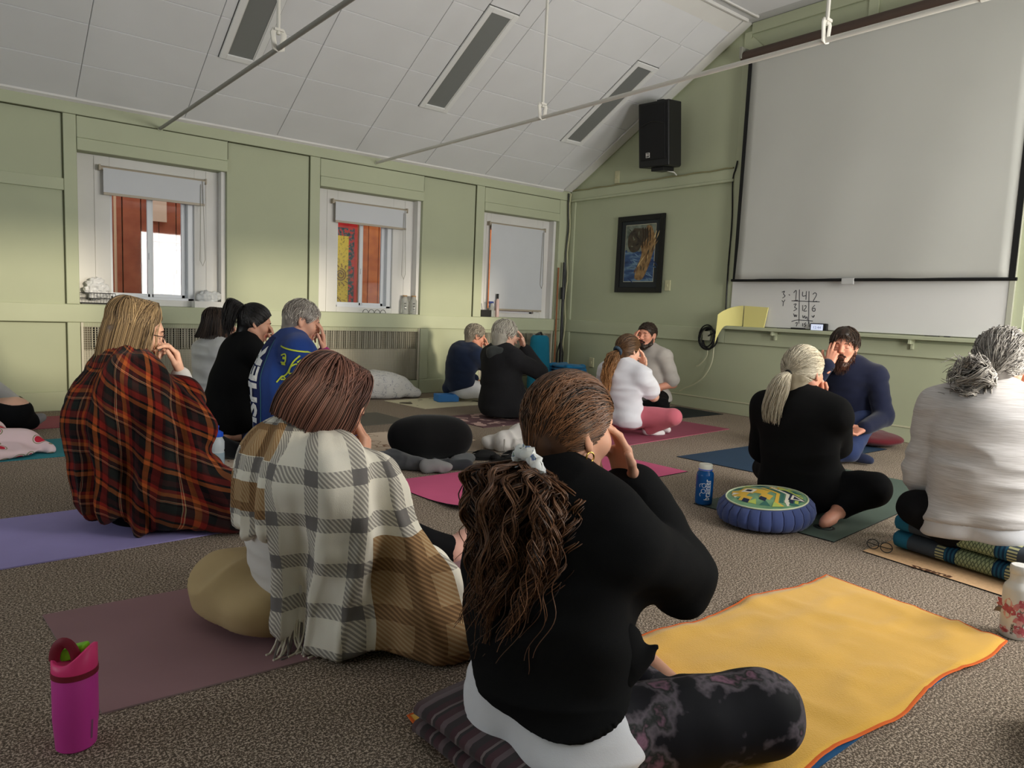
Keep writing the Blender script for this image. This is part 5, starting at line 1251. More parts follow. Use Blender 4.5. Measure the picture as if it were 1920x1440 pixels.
# ================================================================== things on the front wall
def single(name, mb, mat, label, cat, group=None, **k):
    o = mb.build(name, mat, **k); return tag(o, label, cat, group)
SCRW = M('screen_fabric', (190, 190, 184), rough=.8, spec=.15, var=(1.2, .03)); BORD = M('screen_border', (18, 18, 18), rough=.6)
t = thing('projector_screen', 'pulled-down white projector screen with black edges and brown roller case', 'projector screen', (-.12, -3.76, 1.38))
XS = -.13
def sheet(y0, y1, z0, z1, x, mat, nm, amp=.006, t_=.003, parent=None):
    n, m_ = 30, 30; V = []
    for i in range(n+1):
        for j in range(m_+1):
            y = y0+(y1-y0)*i/n; z = z0+(z1-z0)*j/m_; fx = amp*math.sin(i*.55+j*.12)*(1-j/m_)
            if i > n-5 and j < 5: fx -= .02*(i-n+5)/5*(5-j)/5
            V.append((x+fx, y, z))
    F = [(i*(m_+1)+j, (i+1)*(m_+1)+j, (i+1)*(m_+1)+j+1, i*(m_+1)+j+1) for i in range(n) for j in range(m_)]
    o = mesh(nm, V, F, mat, parent, smooth=True); md = o.modifiers.new('thickness', 'SOLIDIFY'); md.thickness = t_; return o
sheet(-5.005, -2.64, 1.39, 3.54, XS, SCRW, 'screen_sheet', parent=t)
MB().box(XS-.006, XS+.003, -2.64, -2.60, 1.39, 3.54).build('edge_band', BORD, t); MB().box(XS-.006, XS+.003, -5.045, -5.005, 1.39, 3.54).build('edge_band', BORD, t)
MB().tube([(XS, -2.585, 1.380), (XS, -5.06, 1.380)], .014, k=10).build('bottom_bar', BORD, t, smooth=True)
MB().box(XS-.02, XS-.005, -3.84, -3.73, 1.34, 1.395).build('pull_handle', M('clear_plastic', (190, 190, 188), rough=.3), t, bevel=.004)
MB().tube([(XS+.01, -2.52, 3.575), (XS+.01, -5.10, 3.575)], .052, k=16).build('roller_case', M('brown_case', (74, 60, 52), rough=.5), t, smooth=True)
for y in (-2.53, -5.09): MB().box(XS-.05, -.006, y-.012, y+.012, 3.55, 3.66).build('bracket', M('grey_bracket', (150, 150, 140), rough=.5), t)
# whiteboard with writing, tray and brackets
t = thing('whiteboard', 'whiteboard with a handwritten number table under the projector screen', 'whiteboard', (-.02, -3.76, .92))
MB().box(-.022, -.003, -4.99, -2.525, .925, 2.3).build('board_panel', M('whiteboard_gloss', (222, 221, 218), rough=.35, spec=.4), t, bevel=.002, seg=1)
MB().box(-.03, -.002, -5.02, -4.985, .925, 2.3).build('side_strip', M('alu_strip', (176, 176, 160), rough=.4), t)
INK = M('marker_ink', (72, 72, 78), rough=.7)
def ink(nm, V2, F2, y, z): return mesh(nm, [(-.0235, y-a, z+b) for a, b in V2], F2, INK, t)
def stroke(pts, w=.004):
    P_ = spline(pts, 4*len(pts)); d = np.gradient(P_, axis=0); n_ = np.stack([-d[:, 1], d[:, 0]], 1); n_ /= np.linalg.norm(n_, axis=1)[:, None]+1e-9; N_ = len(P_)
    return np.vstack([P_+n_*w, P_-n_*w]), [(i, i+1, N_+i+1, N_+i) for i in range(N_-1)]
def wbp(u, v):      # photograph position on the board -> (distance to the right of y=-2.9, height)
    d = FW+RT*(u-960)/FPX-UP*(v-720)/FPX; k = (-.0235-CAM[0])/d[0]; p = CAM+d*k; return (-2.9-p[1], p[2])
for nm, pts in (('three', [(1466, 548), (1471, 546), (1469, 551), (1472, 555), (1467, 559)]), ('tick', [(1466, 563), (1469, 566), (1472, 562)]), ('tick', [(1469, 566), (1468, 574)]), ('dot', [(1479, 552), (1481, 554)]),
                ('one', [(1488, 549), (1493, 545), (1492, 563)]), ('one', [(1488, 564), (1496, 563)]), ('rule', [(1499, 543), (1498, 607)]), ('four', [(1505, 547), (1505, 555), (1512, 554)]), ('four', [(1512, 546), (1511, 562)]), ('rule', [(1517, 546), (1516, 607)]),
                ('two', [(1524, 552), (1528, 549), (1531, 553), (1525, 565), (1532, 565)]), ('rule', [(1484, 564), (1510, 565), (1537, 566)]), ('three', [(1488, 571), (1493, 570), (1490, 576), (1494, 579), (1488, 583)]), ('one', [(1505, 572), (1505, 583)]), ('two', [(1508, 574), (1511, 573), (1511, 577), (1507, 583), (1513, 583)]),
                ('six', [(1528, 572), (1523, 578), (1524, 583), (1528, 583), (1528, 578), (1524, 579)]), ('scribble', [(1488, 588), (1490, 594), (1491, 590), (1493, 594), (1494, 590)]), ('scribble', [(1505, 591), (1506, 596), (1509, 592), (1510, 597), (1513, 594), (1514, 600)]), ('scribble', [(1522, 592), (1525, 595), (1527, 591), (1525, 594)]),
                ('rule', [(1484, 603), (1496, 600), (1524, 602)]), ('seven', [(1491, 606), (1495, 605), (1493, 612)]), ('one', [(1505, 606), (1505, 612)]), ('five', [(1511, 605), (1508, 608), (1511, 610), (1508, 613)]), ('rule', [(1517, 604), (1517, 613)]), ('nine', [(1525, 606), (1522, 609), (1525, 610), (1526, 606), (1523, 613)])):
    V, F = stroke([wbp(*p) for p in pts], .0035); ink('ink_'+nm, V, F, -2.9, 0)
tr = thing('marker_tray', 'long sage wooden tray under the whiteboard', 'tray', (-.06, -3.76, .89))
MB().box(-.115, -.006, -5.0, -2.45, .885, .908).build('shelf', GREEN, tr, bevel=.004); MB().box(-.118, -.108, -5.0, -2.45, .9, .918).build('lip', GREEN, tr)
for y in (-3.06, -4.33): MB().box(-.10, -.007, y-.011, y+.011, .845, .885).box(-.04, -.007, y-.011, y+.011, .80, .845).build('bracket', GREEN, tr, bevel=.003)
# yellow pad folded open on the tray
t = thing('yellow_pad', 'large yellow paper pad with its front sheet hanging over the tray edge', 'pad', (-.05, -2.75, .909))
YP = M('yellow_paper', (226, 216, 140), rough=.8)
MB().prism([(-.064, -2.715, .912), (-.064, -2.945, .910), (-.042, -2.965, 1.118), (-.042, -2.70, 1.128)], (.014, 0, 0)).build('pad_block', YP, t)
n = 12; V = []
for i in range(n+1):
    a = i/n
    for j in range(9):
        b = j/8; y = -2.70+.205*math.sin(a*1.35)*.95; x = -.045-.17*(1-math.cos(a*1.5)); zt = 1.128-.10*a**2; zb = .920-.19*max(0, (a-.6)/.4)**1.6; V.append((x-.012-.02*a*(1-b), y, zb+(zt-zb)*b))
o = mesh('turned_sheet', V, [(i*9+j, (i+1)*9+j, (i+1)*9+j+1, i*9+j+1) for i in range(n) for j in range(8)], YP, t, smooth=True)
# clock, markers, eraser on the tray
t = thing('desk_clock', 'small black digital clock with lit white display on the tray', 'clock', (-.07, -3.52, .909))
MB().box(-.085, -.05, -3.60, -3.435, .909, .985).build('case', BLACK, t, bevel=.010)
MB().box(-.088, -.084, -3.565, -3.45, .920, .975).build('display', M('lcd_glow', (206, 214, 238), rough=.3, emit=.55), t)
V, F = text_mesh('12:44', .036); mesh('digits', [(-.0886, -3.508-a, .944+b) for a, b in V], F, M('lcd_digits', (150, 158, 190), rough=.5), t)
single('marker', MB().tube([(-.075, -3.10, .917), (-.075, -3.235, .917)], [.007, .007], k=8), M('marker_grey', (90, 90, 88)), 'slim grey marker on the tray beside the yellow pad', 'marker', smooth=True)
single('eraser', MB().box(-.095, -.055, -3.38, -3.25, .909, .934), BLACK, 'black whiteboard eraser on the tray left of the clock', 'eraser', bevel=.005)
single('marker', MB().tube([(-.08, -4.44, .917), (-.08, -4.55, .917)], .008, k=8), BLACK, 'black marker on the right half of the tray', 'marker', smooth=True)
single('short_marker', MB().tube([(-.08, -4.585, .918), (-.08, -4.63, .918)], .009, k=8), BLACK, 'very short black marker at the right end of the tray', 'marker', smooth=True)
# loudspeaker
t = thing('loudspeaker', 'black loudspeaker hung high on the gable wall', 'speaker', (-.27, -1.685, 2.56))
yw = 8; Rz = rotm((0, 0, 1), yw)@rotm((0, 1, 0), -7); cc = A3(-.27, -1.685, 2.925)
def loc(p): return (np.asarray(p, float)*1.1@Rz.T)+cc
m = MB(); prof = [(-.165, -.17), (-.165, .17), (.06, .17), (.165, .10), (.165, -.10), (.06, -.17)]
m.prism([loc((x, y, -.30)) for x, y in prof], loc((0, 0, .60))-loc((0, 0, 0))); m.build('cabinet', BLACK, t, bevel=.014, seg=3)
GR = M('speaker_grille', (24, 24, 25), rough=.75, bump=(600, .5, .002)); m = MB().obox(loc((-.172, .0, .02)), Rz[:, 0], Rz[:, 1], Rz[:, 2], .008, .150, .28); m.build('grille', GR, t, bevel=.006)
m = MB().tube([loc((-.18, y, .075+.04*math.cos(y*11))) for y in np.linspace(-.13, .13, 12)], .009, k=6); m.build('horn_ridge', BLACK, t, smooth=True)
m = MB().obox(loc((-.182, .055, -.19)), Rz[:, 0], Rz[:, 1], Rz[:, 2], .002, .023, .025); m.build('badge', WHITE, t); m = MB().obox(loc((-.185, .055, -.19)), Rz[:, 0], Rz[:, 1], Rz[:, 2], .002, .018, .020); m.build('badge_face', BLACK, t)
V, F = text_mesh('EV', .030, font_bold=.001); mesh('badge_letters', [loc((-.1875, .055-a, -.19+b)) for a, b in V], F, WHITE, t)
MB().obox(loc((.0, 0, -.32)), Rz[:, 0], Rz[:, 1], Rz[:, 2], .11, .077, .02).build('lower_bracket', BLACK, t, bevel=.006); MB().obox(loc((.0, .0, .315)), Rz[:, 0], Rz[:, 1], Rz[:, 2], .05, .04, .02).build('upper_bracket', BLACK, t, bevel=.006)
MB().tube([loc((.10, 0, 0)), (-.002, -1.69, 2.925)], .03, k=8).build('wall_arm', BLACK, t, smooth=True)
MB().tube([loc((.0, -.03, -.33)), (-.06, -1.70, 2.57), (-.012, -1.70, 2.545)], .007, k=6).build('speaker_cable', WHITE, t, smooth=True)
# framed picture: an abstract of a dark form and a pale trunk over blue water
t = thing('framed_picture', 'black framed abstract in blue, brown and gold on the green wall', 'picture', (-.01, -1.235, 1.25))
Y0, Y1, Z0, Z1 = -1.588, -.882, 1.25, 2.143
m = MB(); fr_ = .062
for bx in ((Y0, Y0+fr_, Z0, Z1), (Y1-fr_, Y1, Z0, Z1), (Y0+fr_, Y1-fr_, Z0, Z0+fr_), (Y0+fr_, Y1-fr_, Z1-fr_, Z1)): m.box(-.032, -.003, *bx)
m.build('frame', M('black_frame', (20, 20, 21), rough=.35), t, bevel=.005)
MB().box(-.014, -.004, Y0+.05, Y1-.05, Z0+.05, Z1-.05).build('mat_board', M('dark_mat', (46, 50, 52), rough=.8), t)
MB().box(-.0155, -.013, Y0+.124, Y1-.124, Z0+.124, Z1-.104).build('mat_edge', M('pale_mat_edge', (190, 186, 160)), t)
def art_mat():
    b = NB('painting', .6, .3); g = b.xyz(b.tc.outputs['Object']); mp = b.n('ShaderNodeMapping'); mp.inputs['Rotation'].default_value = (math.radians(35), 0, 0); mp.inputs['Scale'].default_value = (1, 3.0, 14); b.nt.links.new(b.tc.outputs['Object'], mp.inputs['Vector'])
    w = b.noise(1.2, mp.outputs[0], 4); sea = b.ramp(w, [(.3, lin((34, 48, 84))), (.5, lin((62, 88, 128))), (.62, lin((112, 138, 158))), (.75, lin((40, 60, 96)))])
    top = b.ramp(b.noise(9, None, 4), [(.3, lin((60, 70, 62))), (.6, lin((128, 136, 124)))]); n2 = b.math('MULTIPLY', b.math('SUBTRACT', b.noise(7, None, 3), .5), .25)
    z = b.math('ADD', g[2], n2); c = b.mix(b.math('GREATER_THAN', z, .50), sea, top); return b.out(c)
MB().box(-.0175, -.0150, Y0+.13, Y1-.13, Z0+.13, Z1-.11).build('painted_sheet', art_mat(), t)
def blob(nm, pts, mat, x):
    P_ = spline(pts+[pts[0]], 40)[:-1]; return mesh(nm, [(x, y, z) for y, z in P_], [list(range(len(P_)))], mat, t)
trunk = M('painted_trunk', (176, 142, 96), rough=.6, var=(16, .35), col2=(96, 70, 44)); darkf = M('painted_dark_form', (44, 40, 36), rough=.6, var=(14, .4), col2=(84, 74, 58))
blob('painted_trunk', [(-1.40, 2.01), (-1.47, 1.85), (-1.43, 1.68), (-1.37, 1.52), (-1.29, 1.40), (-1.18, 1.42), (-1.22, 1.56), (-1.27, 1.70), (-1.24, 1.82), (-1.30, 1.90), (-1.33, 2.02)], trunk, -.0180)
blob('painted_dark_form', [(-1.14, 2.0), (-1.06, 1.92), (-1.05, 1.80), (-1.12, 1.72), (-1.22, 1.74), (-1.27, 1.82), (-1.33, 1.86), (-1.36, 1.96), (-1.26, 1.99)], darkf, -.0184)
rp = random.Random(21)
for k in range(26):
    s = rp.random(); y = -1.43+.22*s+rp.uniform(-.07, .07); z = 1.86-.42*s+rp.uniform(-.03, .03); L = rp.uniform(.04, .11); w = rp.uniform(.004, .010); an = math.radians(rp.uniform(95, 130))
    cy, cz = math.cos(an), math.sin(an); blob('brush_stroke', [(y, z), (y+L*.5*cy+w*cz, z+L*.5*cz-w*cy), (y+L*cy, z+L*cz), (y+L*.5*cy-w*cz, z+L*.5*cz+w*cy)], (trunk, darkf, M('painted_gold', (212, 184, 134), rough=.6), M('painted_umber', (112, 80, 50), rough=.6))[k % 4], -.0190-.0001*(k % 5))
for k in range(30):
    y = rp.uniform(-1.44, -1.05); z = rp.uniform(1.42, 1.72); L = rp.uniform(.06, .14); w = rp.uniform(.003, .007); an = math.radians(rp.uniform(195, 225)); cy, cz = math.cos(an), math.sin(an)
    if abs((y+1.43)/.22-(1.86-z)/.42) < .30: continue
    blob('brush_stroke', [(y, z), (y+L*.5*cy+w*cz, z+L*.5*cz-w*cy), (y+L*cy, z+L*cz), (y+L*.5*cy-w*cz, z+L*.5*cz+w*cy)], (M('painted_sky_blue', (120, 150, 176), rough=.6), M('painted_deep_blue', (36, 54, 100), rough=.6), M('painted_mid_blue', (74, 104, 146), rough=.6))[k % 3], -.0178)
for k in range(16):
    y = rp.uniform(-1.32, -1.05); z = rp.uniform(1.74, 1.98); L = rp.uniform(.03, .07); w = .006; an = math.radians(rp.uniform(0, 180)); cy, cz = math.cos(an), math.sin(an)
    blob('brush_stroke', [(y, z), (y+L*.5*cy+w*cz, z+L*.5*cz-w*cy), (y+L*cy, z+L*cz), (y+L*.5*cy-w*cz, z+L*.5*cz+w*cy)], (M('painted_black', (30, 28, 28), rough=.6), M('painted_sage', (116, 124, 104), rough=.6), darkf)[k % 3], -.0187)
for k in range(4): blob('painted_branch', [(-1.26-.035*k, 1.99-.01*k), (-1.275-.035*k, 1.9), (-1.26-.04*k, 1.80), (-1.272-.04*k, 1.80), (-1.29-.035*k, 1.9), (-1.275-.035*k, 2.0)], M('painted_line', (58, 46, 34)), -.0188)
# switch, outlet, conduit box
def plate(y, z, w, h, nm, label, cat):
    t = thing(nm, label, cat, (-.004, y, z)); IV = M('ivory_plate', (200, 196, 160), rough=.45); MB().box(.008, .024, y-w/2, y+w/2, z-h/2, z+h/2).build('plate', IV, t, bevel=.004); m = MB().box(.002, .010, y-.008, y+.008, z-.016, z+.016); m.build('toggle', IV, t)
    return t
plate(-1.655, 1.335, .075, .12, 'light_switch', 'ivory light switch right of the framed picture', 'switch')
plate(-.52, .365, .075, .12, 'wall_outlet', 'ivory wall outlet low on the wall near the corner', 'outlet')
plate(-.785, 2.63, .07, .15, 'junction_box', 'painted junction box above the upper rail', 'junction box')
# coil of cable on the wall and the pale cords below it
t = thing('cable_coil', 'coil of black cable hung on the chair rail below the yellow pad', 'cable', (-.05, -2.29, .80))
rg = random.Random(4)
for k in range(6):
    pts = []; ry, rz = .085+.02*rg.random(), .10+.025*rg.random(); ph = rg.random()*6; oy, oz = rg.uniform(-.02, .02), rg.uniform(-.02, .02)
    for i in range(26): a = i*2*PI/26; pts.append((-.03-.006*k+.006*math.sin(a*2+ph), -2.29+oy+ry*math.cos(a), .785+oz+rz*math.sin(a)))
    MB().tube(pts, .0075, k=7, closed=True).build('loop', BLACK, t, smooth=True)
MB().tube([(-.045, -2.42, .86), (-.06, -2.36, .83), (-.06, -2.30, .80)], .008, k=7).build('tail', BLACK, t, smooth=True)
MB().obox((-.04, -2.27, .80), (1, 0, 0), (0, 1, 0), (0, 0, 1), .02, .045, .05).build('adapter', M('pale_adapter', (170, 170, 150), rough=.6), t, bevel=.008)
CORD = M('pale_cord', (200, 198, 168), rough=.6)
single('loose_cord', MB().tube(spline([(-.03, -2.28, .70), (-.02, -2.27, .58), (-.015, -2.18, .48), (-.012, -2.14, .46)], 14), .006, k=6), CORD, 'short pale cord end hanging from the cable coil', 'cord', smooth=True)
single('loose_cord', MB().tube(spline([(-.03, -2.36, .70), (-.02, -2.34, .52), (-.015, -2.25, .36), (-.014, -2.12, .26), (-.012, -2.0, .20), (-.012, -1.94, .165)], 26), .007, k=6), CORD, 'long pale cord trailing from the cable coil to the baseboard', 'cord', smooth=True)
# cables along the rail and down the stud and corner
single('cable', MB().tube(spline([(-.012, -2.47, 2.60), (-.012, -2.455, 2.52), (-.010, -2.43, 2.40), (-.010, -2.455, 2.0), (-.010, -2.45, 1.5), (-.012, -2.46, 1.05), (-.02, -2.455, .92)], 30), .008, k=6), BLACK, 'black cable running down the stud left of the screen', 'cable', smooth=True)
single('cable', MB().tube([(-.013, -.03-.1*k, 2.535+.006*math.sin(k*1.7)) for k in range(25)], .008, k=6), M('painted_cable', (150, 146, 110), rough=.6), 'painted cable lying along the top of the upper rail', 'cable', smooth=True)
single('cable', MB().tube([(-.035-.012*math.sin(k*1.3), -.040, 2.50-.125*k) for k in range(19)], .010, k=6), M('cream_cable', (188, 186, 150), rough=.6), 'cream cable running down the room corner', 'cable', smooth=True)
single('cable', MB().tube([(-.055-.010*math.sin(k*1.1+1), -.028, 2.50-.125*k) for k in range(19)], .008, k=6), BLACK, 'black cable running down the room corner', 'cable', smooth=True)
t = thing('pole_stand', 'folded black pole stand leaning in the corner', 'stand', (-.14, -.09, 0))
MB().tube([(-.14, -.10, .03), (-.12, -.07, 1.62)], .016, k=8).build('pole', BLACK, t, smooth=True); MB().tube([(-.125, -.075, 1.15), (-.122, -.073, 1.30)], .03, k=8).build('clamp', BLACK, t, smooth=True)
for a in (0, 2.1, 4.2): MB().tube([(-.138, -.095, .62), (-.14+.045*math.cos(a), -.10+.045*math.sin(a), .45), (-.14+.05*math.cos(a), -.10+.05*math.sin(a), .012)], .010, k=6).build('leg', BLACK, t, smooth=True)
single('wooden_stick', MB().tube([(-.20, -.06, .012), (-.172, -.022, 1.55)], .011, k=8), M('reddish_stick', (150, 96, 62), rough=.6), 'thin reddish stick leaning beside the pole stand', 'stick', smooth=True)

# ================================================================== on the left windows
RC = M('roller_metal', (176, 164, 146), rough=.4, spec=.4); RB = M('roller_blind_cloth', (208, 210, 214), rough=.85, var=(3, .02))
def roller(x0, x1, zt, zb, label):
    t = thing('roller_blind', label, 'blind', ((x0+x1)/2, .12, zt)); MB().tube([(x0-.02, .115, zt), (x1+.01, .115, zt)], .020, k=12).build('roller_tube', RC, t, smooth=True)
    for x in (x0-.024, x1+.014): MB().box(x-.006, x+.006, .09, .149, zt-.022, zt+.026).build('bracket', RC, t)
    MB().box(x0, x1, .093, .096, zb, zt).build('cloth', RB, t); MB().box(x0, x1, .089, .100, zb-.012, zb+.010).build('bottom_rail', RC, t, bevel=.003)
    z1 = 1.27; a = [(x1-.02, .085, zt), (x1+.0, .085, z1+.06), (x1-.02, .085, z1), (x1-.045, .085, z1+.05), (x1-.035, .085, zt-.03)]; MB().tube(a, .003, k=5).build('cord', M('blind_cord', (170, 166, 156)), t, smooth=True)
roller(-5.305, -4.49, 2.035, 1.825, 'white roller blind rolled mostly up at the window with the brown boards')
roller(-3.205, -2.37, 2.02, 1.822, 'white roller blind rolled mostly up at the window with the colourful banner')
roller(-1.19, -.335, 2.01, .985, 'white roller blind pulled down at the window next to the corner')
# sill things
PLA = M('clear_crumple', (214, 216, 216), rough=.35, spec=.5, bump=(30, .6, .01)); TIS = M('tissue', (226, 226, 226), rough=.9, bump=(40, .8, .01))
t = thing('wire_basket', 'black wire basket of tissue paper on the first window sill', 'basket', (-5.38, .07, ZB))
for z in (.01, .05, .095): MB().tube([(-5.49, .02, ZB+z), (-5.24, .02, ZB+z), (-5.24, .13, ZB+z), (-5.49, .13, ZB+z)], .003, k=5, closed=True).build('hoop', BLACK, t)
for k in range(12): x = -5.49+.25*k/11; MB().tube([(x, .02, ZB+.005), (x, .02, ZB+.095)], .002, k=5).build('wire', BLACK, t)
MB().box(-5.488, -5.242, .022, .128, ZB+.002, ZB+.008).build('bottom', BLACK, t)
def crumple(name, c, r, mat, seed=0, h=.006, parent=None, amp=.75, flat=False):
    c = A3(c); r = A3(r); F = Field(c-r*1.6-.02, c+r*1.6+.02, h); F.ell(c, r, k=0); V, Q = F.nets(); N = vnormals(V, Q)
    n_ = (1-2*np.abs(vnoise(V*3.2+seed*5, 1/max(r)*1.0)))*.7+.6*vnoise(V+seed*3, 1/max(r)*1.6); V = V+N*(n_*min(r)*amp)[:, None]
    V[:, 2] = np.maximum(V[:, 2], c[2]-r[2]) if flat else V[:, 2]
    return mesh(name, V, Q, mat, parent, smooth=True, origin=None if parent is not None else (c[0], c[1], c[2]-r[2]))
crumple('tissue_paper', (-5.375, .078, ZB+.13), (.085, .035, .085), TIS, 2, parent=t)
t = thing('white_box', 'low white box with crumpled clear wrapping on the first window sill', 'box', (-4.47, .07, ZB)); MB().box(-4.60, -4.345, .02, .13, ZB, ZB+.06).build('tray', WHITE, t, bevel=.004); crumple('wrapping', (-4.455, .078, ZB+.10), (.09, .035, .055), PLA, 5, parent=t)
JAR = M('jar_glass', (222, 224, 218), rough=.08, spec=.5, trans=.6); CORK = M('cork_stopper', (176, 140, 98), rough=.9, var=(60, .2))
for x, y, lb in ((-2.36, .095, 'glass jar with cork stopper on the middle sill, the front one'), (-2.275, .05, 'glass jar with cork stopper on the middle sill, nearer the room')):
    t = thing('glass_jar', lb, 'jar', (x, y, ZB), group='corked jars on the sill'); MB().lathe((x, y, ZB), [(.0, 0), (.036, .002), (.038, .02), (.038, .15), (.026, .175), (.026, .195), (.030, .197)], 16).build('body', JAR, t, smooth=True); MB().lathe((x, y, ZB+.18), [(.0, 0), (.024, 0), (.026, .03), (.0, .03)], 12).build('stopper', CORK, t, smooth=True)
    for k in range(3): MB().obox((x-.015, y-.036, ZB+.06+.03*k), (1, 0, 0), (0, 1, 0), (0, 0, 1), .010, .003, .004).build('label_mark', BLACK, t)
t = thing('wire_ornament', 'small curled black wire ornament on the middle sill', 'ornament', (-2.72, .06, ZB))
for k in range(4): a = np.linspace(0, PI, 10); MB().tube([(-2.86+.07*k+.032*math.cos(x), .06, ZB+.004+.035*math.sin(x)) for x in a], .003, k=5).build('curl', BLACK, t)
t = thing('black_bin', 'small black box on the sill of the covered window', 'box', (-1.27, .07, ZB)); m = MB()
for bx in ((-1.35, -1.345, .02, .12), (-1.205, -1.20, .02, .12), (-1.345, -1.205, .02, .025), (-1.345, -1.205, .115, .12)): m.box(bx[0], bx[1], bx[2], bx[3], ZB, ZB+.085)
m.box(-1.345, -1.205, .025, .115, ZB, ZB+.005); m.build('tub', BLACK, t); MB().tube([(-1.29, .07, ZB+.02), (-1.30, .09, ZB+.16)], .006, k=6).build('pencil', M('clear_stick', (190, 190, 190)), t)
t = thing('spray_bottle', 'clear spray bottle with blue trigger on the sill of the covered window', 'bottle', (-1.165, .06, ZB)); MB().lathe((-1.165, .06, ZB), [(0, 0), (.032, .002), (.034, .02), (.034, .11), (.014, .15), (.013, .17)], 14).build('bottle_body', JAR, t, smooth=True)
MB().box(-1.21, -1.145, .05, .07, ZB+.165, ZB+.19).box(-1.205, -1.195, .053, .067, ZB+.12, ZB+.168).build('trigger', M('blue_trigger', (52, 66, 130), rough=.4), t, bevel=.004)
t = thing('pump_bottle', 'tall pink bottle with black cap on the sill of the covered window', 'bottle', (-1.08, .06, ZB)); MB().lathe((-1.08, .06, ZB), [(0, 0), (.022, .002), (.024, .02), (.022, .20), (.012, .22), (.012, .23)], 12).build('bottle_body', M('pink_clear', (222, 190, 184), rough=.2), t, smooth=True); MB().lathe((-1.08, .06, ZB+.225), [(0, 0), (.014, 0), (.014, .06), (0, .06)], 12).build('cap', BLACK, t, smooth=True)

# ================================================================== seen through the windows
t = thing('tapestry', 'red bordered yellow sun tapestry hung outside the middle window', 'tapestry', (-2.25, yo+.17, .4))
def tap():
    b = NB('tapestry_cloth', .9, .1); g = b.xyz(b.tc.outputs['Object']); n = b.noise(26, None, 3); n2 = b.noise(9, None, 3)
    red = b.ramp(n2, [(.3, lin((206, 52, 46))), (.7, lin((178, 34, 42)))]); teal = b.ramp(n, [(.45, lin((196, 48, 50))), (.5, lin((60, 84, 88))), (.62, lin((34, 46, 60)))])
    yel = b.ramp(b.noise(30, None, 4), [(.0, lin((232, 196, 70))), (.56, lin((228, 188, 62))), (.60, lin((130, 96, 40))), (.66, lin((226, 190, 66)))])
    x, z = g[0], g[2]; inb = b.math('LESS_THAN', x, .335); inz = b.math('LESS_THAN', z, 1.60); iny = b.math('MULTIPLY', b.math('LESS_THAN', x, .255), b.math('LESS_THAN', z, 1.49))
    c = b.mix(b.math('MULTIPLY', inb, inz), red, teal); return b.out(b.mix(iny, c, yel))
n = 14; V = []
for i in range(n+1):
    for j in range(3): V.append((-2.75+.88*i/n, yo+.16+.015*math.sin(i*1.3), -.1+j*1.1+0))
mesh('cloth', V, [(i*3+j, (i+1)*3+j, (i+1)*3+j+1, i*3+j+1) for i in range(n) for j in range(2)], tap(), t, smooth=True)
SUNL = M('painted_sun_line', (120, 66, 30), rough=.9)
for cx, cz, r in ((-2.12, 1.36, .085),):
    a = np.linspace(0, 4.5*PI, 40); MB().tube([(cx+r*(.25+.75*q/(4.5*PI))*math.cos(q), yo+.138, cz+r*(.25+.75*q/(4.5*PI))*math.sin(q)) for q in a], .007, k=5).build('sun_spiral', SUNL, t)
    for k in range(14): q = k*2*PI/14; MB().tube([(cx+r*1.25*math.cos(q), yo+.138, cz+r*1.25*math.sin(q)), (cx+r*1.8*math.cos(q+.15), yo+.138, cz+r*1.8*math.sin(q+.15))], .006, k=5).build('sun_ray', SUNL, t)
for k in range(3): a = np.linspace(0, 3, 14); MB().tube([(-2.22+.07*q, yo+.138, 1.0-.06*k+.05*math.sin(q*2)) for q in a], .006, k=5).build('wave_line', SUNL, t)
single('pipe', MB().tube([(-4.845, yo+.12, -.2), (-4.845, yo+.12, 3.0)], .014, k=8), M('pale_pipe', (226, 178, 140), rough=.6), 'pale thin pipe on the boards outside the first window', 'pipe', smooth=True)
single('notice_board', MB().box(-4.50, -4.30, yo+.16, yo+.19, 1.83, 2.3), M('peach_sign', (236, 190, 160), rough=.7), 'peach coloured sign board outside the first window', 'sign', bevel=.004)
single('ledge', MB().box(-4.55, -4.0, yo+.10, yo+.20, 1.60, 1.625), BRN, 'narrow wooden ledge on the boards outside the first window', 'ledge', bevel=.003)
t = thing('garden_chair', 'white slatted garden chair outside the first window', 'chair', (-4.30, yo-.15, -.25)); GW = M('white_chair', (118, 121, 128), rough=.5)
m = MB().tube(spline([(-4.47, yo-.1, 1.05), (-4.44, yo-.1, 1.47), (-4.3, yo-.1, 1.53), (-4.1, yo-.1, 1.47), (-4.05, yo-.1, 1.05)], 24), .022, k=8); m.build('back_frame', GW, t, smooth=True)
MB().prism([(-4.44, yo-.1, 1.28), (-4.42, yo-.1, 1.46), (-4.3, yo-.1, 1.50), (-4.12, yo-.1, 1.46), (-4.08, yo-.1, 1.28)], (0, .015, 0)).build('back_panel', GW, t)
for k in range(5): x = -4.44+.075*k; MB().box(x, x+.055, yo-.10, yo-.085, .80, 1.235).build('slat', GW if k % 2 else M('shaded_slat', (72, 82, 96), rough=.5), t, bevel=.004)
MB().box(-4.47, -4.05, yo-.6, yo-.08, .74, .79).build('seat', GW, t, bevel=.01)
for x in (-4.45, -4.08):
    for y in (yo-.57, yo-.11): MB().tube([(x, y, -.25), (x, y, .75)], .02, k=8).build('leg', GW, t, smooth=True)

